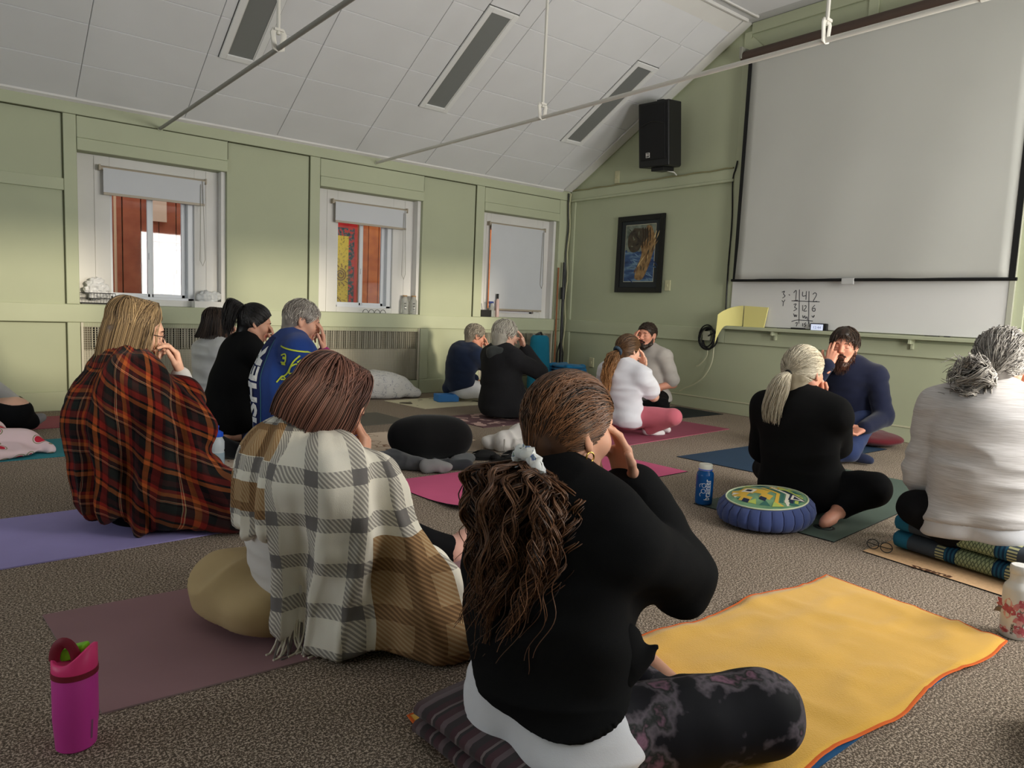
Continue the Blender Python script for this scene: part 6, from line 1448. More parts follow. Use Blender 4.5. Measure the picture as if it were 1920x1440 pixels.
# ================================================================== mats, towels, cushions, bottles on the floor
def MATM(name, c, col2=None, **k): return M(name, c, rough=.75, spec=.25, var=(3, .06) if col2 is None else (3, .1), col2=col2, bump=(700, .25, .0015), **k)
def yoga_mat(q, mat, label, t=.005, z=0.0, nx=24, ny=10, wav=.0, curl=None, name='yoga_mat', under=None, cat='mat', edge=None):
    """q: four floor corners in order; a thin slab with a slightly wavy edge, curl=(corner, reach, height) lifts a corner"""
    q = [A3(*p) for p in q]; V = []
    for i in range(nx+1):
        for j in range(ny+1):
            u, v = i/nx, j/ny; p = q[0]*(1-u)*(1-v)+q[1]*(1-u)*v+q[2]*u*v+q[3]*u*(1-v)
            zz = z+t
            if curl:
                d = np.linalg.norm(p-q[curl[0]]); zz += curl[2]*max(0, 1-d/curl[1])**2
            e = wav*math.sin(u*23+v*3)*math.sin(v*9+1); V.append((p[0]+e*.6, p[1]+e, zz+abs(e)*.5))
    n = len(V); V = np.array(V); Vb = V-A3(0, 0, t); Vb[:, 2] = np.maximum(Vb[:, 2], z+.0005); W_ = ny+1
    F = [(i*W_+j, (i+1)*W_+j, (i+1)*W_+j+1, i*W_+j+1) for i in range(nx) for j in range(ny)]; mi = [0]*len(F)
    F += [tuple(n+k for k in f[::-1]) for f in F[:nx*ny]]; mi += [1]*(nx*ny)
    bd = [i*W_ for i in range(nx+1)]+[nx*W_+j for j in range(1, ny+1)]+[i*W_+ny for i in range(nx-1, -1, -1)]+[j for j in range(ny-1, 0, -1)]
    for a, b in zip(bd, bd[1:]+bd[:1]): F.append((b, a, n+a, n+b)); mi.append(2)
    c = V.mean(0); o = mesh(name, np.vstack([V, Vb]), F, [mat, under or mat, edge or under or mat], None, smooth=False, mids=mi, origin=(c[0], c[1], z))
    # make sure the top faces up
    if o.data.polygons[0].normal.z < 0: o.data.flip_normals()
    return tag(o, label, cat)
PURP = MATM('purple_mat', (160, 150, 206)); MAUV = MATM('mauve_mat', (150, 116, 120)); ROSE = MATM('rose_mat', (150, 76, 96)); PINKM = MATM('pink_mat', (212, 96, 138)); NAVM = MATM('navy_mat', (40, 62, 86)); GRNM = MATM('green_mat', (78, 92, 84)); BLKM = MATM('black_mat', (34, 38, 40))
TEALM = MATM('teal_mat', (40, 128, 140)); REDM = MATM('dusty_red_mat', (156, 78, 92)); GRYM = MATM('grey_mat', (98, 94, 86)); CORKM = M('cork_top', (206, 168, 128), rough=.85, var=(90, .10), bump=(300, .3, .001)); BLKU = M('mat_underside', (26, 26, 28), rough=.8)
def flower_mat(name, base, ink_, sc, lo=.56, hi=.60):
    b = NB(name, .85, .15); n = b.noise(sc, None, 2); m = b.mask(n, lo, hi); c = b.mix(m, lin(base), lin(ink_)); return b.out(c)
yoga_mat([(-7.0, -3.20), (-7.0, -3.88), (-5.22, -3.84), (-5.22, -3.18)], PURP, 'purple yoga mat under the person in the red plaid blanket')
yoga_mat([(-6.23, -4.37), (-6.18, -5.055), (-4.42, -5.15), (-4.47, -4.46)], MAUV, 'wide mauve yoga mat under the tan cushion, beside the pink bottle', edge=M('mauve_edge', (150, 128, 128)))
yoga_mat([(-4.53, -3.41), (-4.485, -4.14), (-2.71, -4.115), (-2.76, -3.43)], PINKM, 'bright pink yoga mat with a lifted dark-backed corner, empty', curl=(1, .35, .035), under=BLKU)
m1 = yoga_mat([(-2.38, -3.77), (-2.32, -4.38), (-.53, -4.42), (-.58, -3.80)], NAVM, 'dark navy yoga mat in front of the bearded man in navy', edge=BLKU)
mesh('mat_print', [(-2.19, -4.355, .0062), (-2.04, -4.357, .0062), (-2.04, -4.335, .0062), (-2.19, -4.333, .0062)], [(0, 1, 2, 3)], WHITE, m1)
m2 = yoga_mat([(-3.32, -4.62), (-3.30, -5.38), (-1.62, -5.27), (-1.64, -4.62)], GRNM, 'dark green yoga mat under the round patterned cushion', edge=BLKU)
a = np.arange(20)*2*PI/20; mesh('mat_logo', [(-3.12+.05*math.cos(x), -5.24+.05*math.sin(x), .0062) for x in a], [list(range(20))], BLKM, m2)
MB().tube([(-3.12+.034*math.cos(x), -5.24+.034*math.sin(x), .0065) for x in a], .003, k=5, closed=True).build('mat_logo_ring', GRNM, m2)
m3 = yoga_mat([(-3.31, -5.515), (-3.375, -6.15), (-1.62, -6.20), (-1.57, -5.56)], CORKM, 'cork topped yoga mat under the folded patterned cushion', under=BLKU, edge=BLKU)
V, F = text_mesh('ZABRUS', .042, font_bold=.002); mesh('mat_lettering', [(-3.325-b*.9, -5.80-a_*1.0, .0063) for a_, b in V], F, M('burnt_print', (88, 58, 40)), m3)
m3.data.update()
yoga_mat([(-2.66, -2.66), (-2.66, -3.335), (-.905, -3.205), (-.95, -2.62)], ROSE, 'rose coloured yoga mat under the person in pink leggings', edge=M('rose_edge', (190, 106, 124)))
yoga_mat([(-1.17, -1.98), (-1.17, -2.57), (-.11, -2.59), (-.10, -1.99)], BLKM, 'black yoga mat under the man against the wall')
yoga_mat([(-5.17, -2.05), (-5.13, -2.71), (-3.31, -2.62), (-3.36, -2.01)], flower_mat('beige_line_mat', (216, 196, 176), (150, 118, 96), 7), 'beige yoga mat with line drawn flowers under the blue lettered blanket')
yoga_mat([(-5.05, -1.08), (-5.05, -1.72), (-3.30, -1.69), (-3.33, -1.10)], GRYM, 'grey-brown yoga mat under the person in the long black sweater')
yoga_mat([(-2.88, -.43), (-2.80, -1.08), (-1.15, -1.02), (-1.2, -.36)], flower_mat('cream_blotch_mat', (214, 206, 178), (92, 84, 72), 3.2, .62, .8), 'cream yoga mat with dark blotches under the person in navy jacket')
yoga_mat([(-2.95, -1.56), (-2.92, -2.19), (-1.2, -2.15), (-1.2, -1.5)], flower_mat('plum_floral_mat', (104, 78, 82), (196, 164, 156), 6, .56, .75), 'plum floral yoga mat under the person in black fleece')
yoga_mat([(-7.3, -1.33), (-7.3, -1.95), (-5.52, -1.92), (-5.52, -1.32)], TEALM, 'teal yoga mat behind the red plaid blanket, at the left edge')
yoga_mat([(-7.2, -.31), (-7.2, -.88), (-5.45, -.855), (-5.40, -.30)], REDM, 'dusty red yoga mat next to the wall, at the left edge')
TOWEL = M('yellow_towel_cloth', (232, 180, 78), rough=.95, spec=.05, var=(5, .05), bump=(240, .5, .003), sheen=.3); ORNG = M('orange_hem', (222, 104, 44), rough=.9)
yoga_mat([(-5.55, -5.56), (-5.58, -6.17), (-3.86, -6.185), (-3.80, -5.62)], MATM('blue_mat', (40, 92, 140)), 'blue yoga mat almost hidden under the yellow towel')
def towel():
    q = [A3(*p) for p in ((-5.60, -5.49), (-5.62, -6.15), (-3.825, -6.212), (-3.76, -5.584))]; nx, ny = 70, 26; V = []
    for i in range(nx+1):
        for j in range(ny+1):
            u, v = i/nx, j/ny; p = q[0]*(1-u)*(1-v)+q[1]*(1-u)*v+q[2]*u*v+q[3]*u*(1-v); V.append((p[0], p[1]+.012*math.sin(u*19)*(1 if v in (0, 1) else .4), 0))
    V = np.array(V); n1 = vnoise(V*A3(4.5, 9, 1), 1.0); n2 = vnoise(V*A3(9, 5, 1)+3, 1.0); V[:, 2] = .0085+.008*np.clip(1-4*np.abs(n1), 0, 1)+.005*np.clip(1-4*np.abs(n2), 0, 1)
    W_ = ny+1; F = [(i*W_+j, (i+1)*W_+j, (i+1)*W_+j+1, i*W_+j+1) for i in range(nx) for j in range(ny)]
    o = mesh('beach_towel', V, F, TOWEL, None, smooth=True, origin=(-4.7, -5.86, .0085)); md = o.modifiers.new('thickness', 'SOLIDIFY'); md.thickness = .003; tag(o, 'yellow towel with orange hem spread over a mat in front', 'towel')
    bd = [i*W_ for i in range(nx+1)]+[nx*W_+j for j in range(1, ny+1)]+[i*W_+ny for i in range(nx-1, -1, -1)]+[j for j in range(ny-1, 0, -1)]
    MB().tube(V[bd]+A3(0, 0, .001), .0055, k=6, closed=True, flat=.5).build('hem', ORNG, o, smooth=True)
towel()

# ---------- soft things: cushions from distance fields
def soft_thing(name, label, cat, prims, mat, h=.008, k=.03, amp=.006, sc=9, ridge=0.0, rsc=7, cuts=(), seed=0, group=None, sm=2, zmin=.004):
    PR = [p if p[0] == 'c' else p for p in prims]; lo, hi = bounds([p for p in PR], .05); F = Field(lo, hi, h)
    for p in PR:
        if p[0] == 'c': F.cone(p[1], p[2], p[3], p[4], k)
        else: F.ell(p[1], p[2], p[3], k)
    F.cut((0, 0, zmin), (0, 0, -1))
    for p, n in cuts: F.cut(p, n)
    V, Q = F.nets(); V = smooth_v(V, Q, sm, .4); N = vnormals(V, Q); V = V+N*(amp*vnoise(V+seed, sc)+ridge*(1-2*np.abs(vnoise(V*A3(1, 1, 1.6)+seed*2, rsc))))[:, None]; V[:, 2] = np.maximum(V[:, 2], zmin)
    lo, hi = V.min(0), V.max(0)
    o = mesh(name, V, Q, mat, None, smooth=True, origin=((lo[0]+hi[0])/2, (lo[1]+hi[1])/2, lo[2])); return tag(o, label, cat, group)
# tan cushion under the woman in cream plaid
c = A3(-5.62, -4.72, 0); TAN = FAB('tan_canvas', (186, 162, 120), sheen=.05)
o = soft_thing('floor_cushion', 'tan puckered floor cushion under the person in the cream plaid blanket', 'cushion', [('e', c+A3(.02, 0, .085), (.27, .25, .085), None), ('e', c+A3(-.12, .02, .12), (.13, .18, .075), None), ('e', c+A3(-.05, -.16, .10), (.16, .10, .07), None)], TAN, k=.05, amp=.006, sc=10, ridge=.013, rsc=7)
kk = []
for i in range(5): a = -2.2+.28*i; p = c+A3(.02+.235*math.cos(a), .215*math.sin(a), .075); kk.append(p)
MB().tube(spline([p+A3(-.006*math.cos(i*2), -.014, .012*math.sin(i*2.4)) for i, p in enumerate(kk)], 20), .010, k=7).build('gathered_seam', TAN, o, smooth=True)
# round zafu with the patterned top
def zafu():
    c = A3(-3.30, -5.03, 0.0); r = .225; t = thing('meditation_cushion', 'round navy pleated cushion with green and yellow geometric top', 'cushion', (c[0], c[1], .006)); NVZ = FAB('zafu_navy', (66, 78, 124)); til = rotm((0, 1, 0), 9)@rotm((1, 0, 0), -5)
    nP = 26; na = nP*8; prof = [(.60, .0), (.86, .006), (.97, .035), (1.0, .065), (.97, .095), (.88, .118), (.80, .124)]; V = []
    for q, z in prof:
        for i in range(na): a = 2*PI*i/na; g = abs(math.sin(a*nP/2))**.45; rr = r*q*(.965+.035*g) if z > .004 else r*q; V.append((rr*math.cos(a)*1.12, rr*math.sin(a), z))
    F = [(j*na+i, j*na+(i+1) % na, (j+1)*na+(i+1) % na, (j+1)*na+i) for j in range(len(prof)-1) for i in range(na)]; F.append(tuple(range(na))[::-1]); V = np.array(V); V[:, 2] += .018*np.clip((V[:, 0])/r, -1, 1)*(V[:, 2] > .03)
    mesh('pleated_side', V+c+A3(0, 0, .006), F, NVZ, t, smooth=True)
    for k in range(nP): a = 2*PI*(k)/nP; MB().tube([(c[0]+r*q*1.0*math.cos(a)*1.12*.968, c[1]+r*q*math.sin(a)*.968, .006+z+(.018*math.cos(a) if z > .03 else 0)) for q, z in ((.87, .008), (.97, .035), (1.0, .065), (.97, .095), (.88, .118))], .0028, k=5).build('pleat_seam', M('zafu_seam', (38, 44, 78), rough=.9), t, smooth=True)
    top = []; nr = 8; n2 = 48
    for j in range(nr+1):
        for i in range(n2): a = 2*PI*i/n2; q = .82*j/nr; top.append((c[0]+r*q*math.cos(a)*1.12, c[1]+r*q*math.sin(a), .006+.124+.028*(1-(q/.82)**2)+.018*q*math.cos(a)))
    F = [(j*n2+i, j*n2+(i+1) % n2, (j+1)*n2+(i+1) % n2, (j+1)*n2+i) for j in range(nr) for i in range(n2)]
    tp = mesh('printed_top', top, F, FAB('zafu_green', (120, 162, 118), var=(18, .2), col2=(84, 128, 96)), t, smooth=True)
    MB().tube([(c[0]+r*.82*math.cos(a)*1.12, c[1]+r*.82*math.sin(a), .131+.018*.82*math.cos(a)) for a in np.arange(40)*2*PI/40], .004, k=6, closed=True).build('piping', M('pale_piping', (206, 214, 180), rough=.9), t, smooth=True)
    tree = bvh(tp); ex = nrm(A3(RT[0], RT[1], 0)); ey = nrm(A3(FW[0], FW[1], 0)); cz = c+A3(0, 0, .16)
    YE, CR, NV_, LG, DG = (M('zafu_'+n, cc, rough=.9, spec=.1) for n, cc in (('yellow', (214, 174, 74)), ('cream', (224, 218, 200)), ('ink', (44, 52, 74)), ('lime', (176, 190, 96)), ('teal', (64, 108, 98))))
    def poly(pts, mat, lift):
        P_ = np.array(pts); V2, F2 = subdiv2(P_, [list(range(len(P_)))], 3); 
        ok = (V2[:, 0]**2/(.19*1.04)**2+V2[:, 1]**2/(.18)**2) < 1.05
        V2 = np.where((np.hypot(V2[:, 0], V2[:, 1]) > .178)[:, None], V2/np.hypot(V2[:, 0], V2[:, 1])[:, None]*.178, V2)
        V_, F_ = decal(tree, V2, F2, cz, ex, ey, back=.15, lift=lift); mesh('print_patch', V_, F_, mat, t)
    for k in range(16):
        q = 2*PI*k/16; rr = .165; s = .026; poly([(rr*math.cos(q)-s*math.sin(q), rr*math.sin(q)+s*math.cos(q)), (rr*math.cos(q)+s*math.sin(q), rr*math.sin(q)-s*math.cos(q)), ((rr-.05)*math.cos(q), (rr-.05)*math.sin(q))], (LG, DG, YE, CR, DG)[k % 5], .0011)
    def dia(x, y, a, b, mat, l): poly([(x-a, y), (x, y-b), (x+a, y), (x, y+b)], mat, l)
    for dx in (-.05, .05): dia(-.075+dx, .005, .045, .05, YE, .0012); dia(-.075+dx, -.06, .035, .045, YE, .0012)
    dia(-.075, .045, .06, .06, YE, .0014); dia(-.075, .04, .04, .045, CR, .0018); dia(-.075, .04, .02, .024, NV_, .0022); dia(-.13, -.08, .02, .03, NV_, .0016); dia(-.05, -.085, .02, .03, NV_, .0016)
    for k, mt in enumerate((YE, DG, CR, NV_, LG)):
        x = -.01+.024*k; poly([(x, -.13), (x+.045, -.03), (x, .07), (x+.016, .075), (x+.062, -.03), (x+.016, -.135)], mt, .0013+.0002*k)
    for (x, y, s, mt) in ((.115, -.06, .05, NV_), (.115, -.065, .036, CR), (.115, -.07, .02, NV_), (.06, .08, .03, YE), (.06, .082, .018, CR), (.10, .06, .035, LG), (.15, .02, .03, DG), (.14, .07, .02, LG), (-.15, .03, .02, CR), (.02, .13, .035, DG), (-.05, .14, .03, LG), (.08, -.13, .03, DG), (-.01, -.15, .025, LG)):
        poly([(x-s, y-s*.8), (x+s, y-s*.8), (x, y+s)], mt, .0024 if mt is not DG else .0016)
zafu()
# folded patterned cushion under the woman at the right
def thai():
    t = thing('folded_cushion', 'folded grey and teal patterned cushion under the person in the heathered top', 'cushion', (-3.05, -5.85, .006))
    b = NB('woven_pattern', .85, .15); o = b.xyz(b.tc.outputs['UV']); u, v = o[0], o[1]; u = b.math('ABSOLUTE', b.math('SUBTRACT', u, .5)); k = lambda *c: lin(c)
    lat = b.math('MAXIMUM', b.math('GREATER_THAN', b.math('FRACT', b.math('ADD', b.math('MULTIPLY', u, 46), b.math('MULTIPLY', v, 9))), .74), b.math('GREATER_THAN', b.math('FRACT', b.math('SUBTRACT', b.math('MULTIPLY', u, 46), b.math('MULTIPLY', v, 9))), .74))
    c = k(66, 72, 80); mid = b.mix(lat, k(150, 160, 122), k(88, 98, 76)); c = b.mix(b.math('LESS_THAN', u, .10), c, mid)
    st = b.mix(b.math('GREATER_THAN', b.math('FRACT', b.math('MULTIPLY', u, 46)), .5), k(38, 84, 108), k(26, 50, 74)); c = b.mix(b.mask(u, .10, .165), c, st)
    cr = b.mix(b.math('GREATER_THAN', b.math('FRACT', b.math('MULTIPLY', v, 22)), .5), k(70, 76, 80), k(178, 176, 132)); c = b.mix(b.mask(u, .165, .215), c, cr); c = b.mix(b.math('GREATER_THAN', u, .385), c, k(40, 104, 130)); WV = b.out(c)
    p0, p1 = A3(-3.02, -5.58, 0), A3(-3.12, -6.28, 0); ax = nrm(p1-p0); sd = np.cross((0, 0, 1), ax)
    for k in range(2):
        n = 40; m_ = 20; V = []; UV = []
        for i in range(n+1):
            u = i/n; e = min(1, 8*min(u, 1-u)+.75)
            for j in range(m_):
                a = 2*PI*j/m_; sq = (abs(math.cos(a))**3+abs(math.sin(a))**3)**(-1/3)
                V.append(p0+(p1-p0)*u+sd*(-.02+.125*e*sq*math.cos(a))+A3(0, 0, .048+.078*k+.042*e*sq*math.sin(a))); UV.append((u, j/m_))
        F = [(i*m_+j, i*m_+(j+1) % m_, (i+1)*m_+(j+1) % m_, (i+1)*m_+j) for i in range(n) for j in range(m_)]+[tuple(range(m_))[::-1], tuple(range(n*m_, (n+1)*m_))]
        mesh('padded_layer', V, F, WV, t, smooth=True, uv=UV)
thai()
# striped folded blanket under the woman in front
def striped(c, L, wd, ht, yw, label, stripes=True):
    b = NB('striped_blanket' if stripes else 'dark_blanket', .95, .08); g = b.xyz(b.tc.outputs['Object']); k = lambda *q: lin(q); b.b.inputs['Sheen Weight'].default_value = .2
    cc = b.stripes(g[1], .085, [(0, k(62, 56, 58)), (.22, k(104, 90, 94)), (.40, k(78, 54, 60)), (.62, k(58, 54, 56)), (.72, k(120, 108, 108)), (.80, k(74, 52, 58))]) if stripes else lin((60, 60, 64)); mt = b.out(cc)
    t = thing('folded_blanket', label, 'blanket', (c[0], c[1], .010), math.radians(yw)); n = 26; V = []; nl = 3
    for k in range(nl-1):
        V = []; hz = ht/(nl-1)
        prof = []
        for i in range(20):
            a = 2*PI*i/20; sq = (abs(math.cos(a))**4+abs(math.sin(a))**4)**(-.25); prof.append((L/2*sq*math.cos(a)*(1-.02*k), hz*(k+.5)+hz*.52*sq*math.sin(a)))
        m_ = 12
        for j in range(m_+1):
            y = -wd/2+wd*j/m_
            for x, z in prof: V.append((x, y, z+.004*math.sin(y*30+k)*(x/L)))
        F = [(j*20+i, j*20+(i+1) % 20, (j+1)*20+(i+1) % 20, (j+1)*20+i) for j in range(m_) for i in range(20)]+[tuple(range(20))[::-1], tuple(range(m_*20, m_*20+20))]
        mesh('folded_layer', V, F, mt, t, smooth=True, world=False)
    return t
striped((-5.46, -5.77), .32, .44, .085, 4, 'striped grey and plum folded blanket under the person with the curly ponytail')
striped((-4.34, -6.66), .30, .40, .10, 20, 'dark folded blanket cut off at the lower right corner', False)
# white pillow, blue block, teal bolster, folded blue blanket on its box
o = soft_thing('pillow', 'large white pillow with faint grey print leaning by the radiator', 'pillow', [('c', (-2.98, -.22, .10), (-2.42, -.30, .05), .10, .05), ('c', (-2.86, -.14, .19), (-2.56, -.18, .13), .10, .09), ('e', (-2.72, -.22, .13), (.30, .13, .13), rotm((0, 1, 0), 14))], flower_mat('pillow_cloth', (224, 222, 220), (176, 176, 182), 22, .57, .60), h=.010, k=.08, amp=.008, ridge=.005)
t = thing('foam_block', 'bright blue foam yoga block beside the person in navy jacket', 'block', (-2.30, -.70, .006), math.radians(-12)); MB().box(-.115, .115, -.075, .075, 0, .078).build('block_body', M('blue_foam', (66, 132, 206), rough=.7, bump=(300, .2, .001)), t, bevel=.008, world=False)
TEALC = FAB('teal_canvas', (30, 112, 140), sheen=.05)
t = thing('bolster', 'teal bolster standing upright by the corner radiator', 'bolster', (-.68, -.30, .0)); m = MB(); V = []
prof = [(0, .004), (.10, .004), (.135, .02), (.145, .06), (.142, .35), (.128, .60), (.118, .66), (.09, .69), (0, .695)]
MB().lathe((-.68, -.30, 0), [(r+.003*math.sin(i*2.2), z) for i, (r, z) in enumerate(prof)], 24, sx=1.0, sy=.85).build('bolster_body', TEALC, t, smooth=True); MB().tube(spline([(-.75, -.30, .685), (-.70, -.33, .72), (-.64, -.30, .688)], 10), .009, k=6, flat=2).build('carry_strap', BLACK, t, smooth=True)
for z in (.24, .30): MB().tube([(-.68+.146*math.cos(a), -.30+.125*math.sin(a), z+.01*math.sin(a*3)) for a in np.arange(30)*2*PI/30], .0022, k=5, closed=True).build('seam', M('teal_seam', (22, 84, 106)), t)
t = thing('cardboard_box', 'low brown box under the folded blue blanket in the corner', 'box', (-.30, -.42, 0)); MB().box(-.47, -.12, -.62, -.22, .0, .20).build('box_body', M('brown_card', (118, 96, 72), rough=.85), t, bevel=.004); MB().box(-.475, -.115, -.625, -.215, .185, .203).build('lid', M('brown_card_lid', (126, 104, 80), rough=.85), t, bevel=.003)
t = thing('folded_blue_blanket', 'blue folded blanket on the low box in the corner', 'blanket', (-.30, -.42, .203))
for k in range(3): F = Field((-.58, -.72, .17), (-.02, -.12, .40), .010); F.cone((-.44, -.60+.02*k, .235+.04*k), (-.16, -.60+.02*k, .235+.04*k), .028, .028, .02); F.cone((-.44, -.25, .235+.04*k), (-.16, -.25, .235+.04*k), .028, .028, .02); F.ell((-.30, -.43, .235+.04*k), (.19, .22, .030), k=.03); V, Q = F.nets(); V = V+vnormals(V, Q)*(.006*vnoise(V*A3(1, 1, 2), 16))[:, None]; V[:, 2] = np.maximum(V[:, 2], .2035); mesh('fold', V, Q, FAB('blue_blanket', (34, 116, 166)), t, smooth=True)
# black bolster on a heap of grey clothes, shoes, cup, white bag
soft_thing('round_bolster', 'black round bolster on grey clothes, behind the pink mat', 'bolster', [('c', (-4.13, -2.97, .155), (-3.86, -3.12, .150), .115, .125), ('c', (-4.06, -3.04, .155), (-3.92, -3.06, .150), .140, .140)], FAB('black_velour', (18, 18, 19), sheen=.1), k=.06, amp=.003, zmin=.022)
GCL = FAB('grey_bundle_cloth', (108, 108, 110), var=(5, .3), col2=(54, 56, 60))
t = thing('clothes_heap', 'bundle of grey and black clothes under the black round bolster', 'clothes', (-4.2, -3.2, .004))
for nm, pr, mt, sd_k in (('grey_sweater', [('c', (-4.42, -3.06, .05), (-4.20, -3.22, .04), .05, .045), ('c', (-4.30, -3.10, .06), (-4.18, -3.28, .035), .05, .04)], GCL, 1), ('dark_scarf', [('c', (-4.47, -3.02, .04), (-4.40, -3.16, .04), .045, .035), ('c', (-4.12, -3.30, .03), (-3.92, -3.36, .03), .04, .03)], FAB('charcoal_cloth', (50, 52, 56)), 2), ('rolled_sock', [('c', (-4.19, -3.33, .04), (-4.09, -3.38, .035), .04, .035)], FAB('pale_grey_cloth', (136, 136, 136)), 3), ('grey_coat', [('e', (-4.0, -3.14, .012), (.22, .20, .014), None), ('c', (-3.95, -3.28, .03), (-3.80, -3.22, .03), .035, .03)], FAB('slate_cloth', (88, 90, 92)), 4)):
    lo, hi = bounds(pr, .06); F = Field(lo, hi, .008)
    for p in pr:
        if p[0] == 'c': F.cone(p[1], p[2], p[3], p[4], .02)
        else: F.ell(p[1], p[2], None, .02)
    V, Q = F.nets(); V = V+vnormals(V, Q)*(.010*(1-2*np.abs(vnoise(V+sd_k, 14))))[:, None]; V[:, 2] = np.maximum(V[:, 2], .004); mesh(nm, V, Q, mt, t, smooth=True)
SHB = M('black_slipper_cloth', (22, 22, 23), rough=.8)
for i, (c, a) in enumerate((((-3.69, -3.16), -30), ((-3.51, -3.27), -12))):
    t = thing('slipper', ('black slipper on the carpet, the one nearer the black bolster', 'black slipper on the carpet, the one nearer the white bag')[i], 'shoe', (c[0], c[1], .001), math.radians(a))
    V = []; n = 22
    for z, q in ((0, 1.0), (.012, 1.02), (.018, .98)):
        for k in range(n): an = 2*PI*k/n; V.append((.125*math.cos(an)*q, (.042+.008*math.cos(an))*math.sin(an)*q, z))
    F = [(j*n+k, j*n+(k+1) % n, (j+1)*n+(k+1) % n, (j+1)*n+k) for j in range(2) for k in range(n)]+[tuple(range(n))[::-1], tuple(range(2*n, 3*n))]; mesh('sole', V, F, SHB, t, smooth=True, world=False)
    F = Field((-.16, -.08, -.02), (.16, .08, .12), .006); F.ell((.035, 0, .022), (.10, .048, .042), k=0); F.ell((-.10, 0, .025), (.035, .040, .035), k=.02); F.ell((-.06, 0, .06), (.075, .032, .05), k=.008, sub=True); F.cut((0, 0, .010), (0, 0, -1)); V, Q = F.nets(); mesh('upper', V, Q, SHB, t, smooth=True, world=False)
    MB().tube([(-.04+.055*math.cos(x), .032*math.sin(x), .042) for x in np.arange(18)*2*PI/18], .003, k=5, closed=True).build('edge_binding', M('grey_binding', (96, 94, 88)), t, smooth=True, world=False)
t = thing('paper_cup', 'white crushed paper cup lying behind the black bolster', 'cup', (-3.40, -2.52, .006)); d = nrm((.8, -.5, .35)); e = nrm(np.cross(d, (0, 0, 1))); m = MB(); R_ = np.stack([e, np.cross(d, e), d], 1); m.lathe((-3.43, -2.50, .048), [(.032, -.0), (.036, .03), (.048, .10), (.045, .10), (.034, .035), (.030, .004), (.0, .004)], 18, rot=R_, cap=False); m.build('cup_wall', WHITE, t, smooth=True); m = MB().lathe((-3.43, -2.50, .048), [(0, 0), (.032, 0), (.032, .003), (0, .003)], 18, rot=R_); m.build('cup_base', WHITE, t)
t = thing('cloth_bag', 'crumpled white cloth bag with a drawstring behind the curly ponytail', 'bag', (-3.28, -2.98, .004)); F = Field((-3.65, -3.35, -.05), (-2.95, -2.65, .26), .009)
for p in (((-3.36, -3.02, .06), (-3.16, -2.98, .08), .07, .09), ((-3.42, -2.92, .04), (-3.30, -2.98, .06), .045, .06), ((-3.30, -3.10, .04), (-3.22, -3.14, .05), .05, .05)): F.cone(*p, .03)
V, Q = F.nets(); V = V+vnormals(V, Q)*(.014*(1-2*np.abs(vnoise(V*A3(1, 1, .7)+2, 11)))+.005*vnoise(V, 24))[:, None]; V[:, 2] = np.maximum(V[:, 2], .004); mesh('bag_cloth', V, Q, FAB('white_canvas', (216, 212, 208)), t, smooth=True)
MB().tube(spline([(-3.42, -3.10, .10), (-3.46, -3.16, .03), (-3.44, -3.22, .008), (-3.38, -3.20, .008), (-3.37, -3.14, .05)], 20), .005, k=6).build('drawstring', M('grey_string', (150, 146, 140)), t, smooth=True)
# cherry blanket at the left edge; separate dark wedge standing for a black-clad knee by the blue bottle; dark red cushion by the wall
b = NB('cherry_print', .9, .1); n = b.noise(9, None, 1); base = lin((232, 206, 210)); vo = b.n('ShaderNodeTexVoronoi'); vo.inputs['Scale'].default_value = 9; b.nt.links.new(b.tc.outputs['Object'], vo.inputs['Vector']); d = vo.outputs['Distance']
cc = b.mix(b.math('LESS_THAN', d, .30), base, lin((196, 46, 66))); cc = b.mix(b.mask(d, .34, .39), cc, lin((150, 140, 112))); CH = b.out(cc)
soft_thing('cherry_blanket', 'pink blanket with red cherry print heaped on the teal mat', 'blanket', [('c', (-6.35, -1.62, .08), (-6.05, -1.68, .06), .11, .07), ('c', (-6.05, -1.62, .06), (-5.93, -1.80, .02), .07, .025), ('e', (-6.25, -1.80, .03), (.26, .12, .04), None), ('c', (-6.45, -1.5, .12), (-6.2, -1.55, .12), .09, .07)], CH, k=.04, amp=.012, sc=9, ridge=.014, rsc=7, zmin=.008)
soft_thing('dark_knee_wedge', 'black wedge standing for a black-clad knee behind the blue capped bottle', 'cushion', [('c', (-5.14, -2.42, .08), (-5.02, -2.45, .05), .08, .05), ('c', (-5.02, -2.44, .04), (-4.93, -2.48, .03), .05, .035)], FAB('black_knee_cloth', (24, 24, 26)), k=.05, zmin=.008)
soft_thing('dark_red_cushion', 'dark red cushion behind the bearded man in navy', 'cushion', [('e', (-.42, -4.24, .06), (.24, .24, .055), None), ('c', (-.5, -4.1, .06), (-.3, -4.25, .06), .05, .05)], FAB('maroon_cloth', (92, 30, 38)), k=.04, zmin=.004)
soft_thing('blue_blanket_pile', 'blue blanket end piled on the floor behind the cream plaid blanket', 'blanket', [('c', (-4.82, -2.10, .04), (-4.62, -2.24, .04), .05, .05), ('c', (-4.70, -2.02, .07), (-4.55, -2.05, .10), .06, .06), ('e', (-4.66, -2.12, .05), (.17, .12, .05), None)], FAB('blue_pile_cloth', (28, 70, 124), var=(6, .25), col2=(22, 48, 92)), k=.04, amp=.008, ridge=.012, rsc=8, zmin=.008)

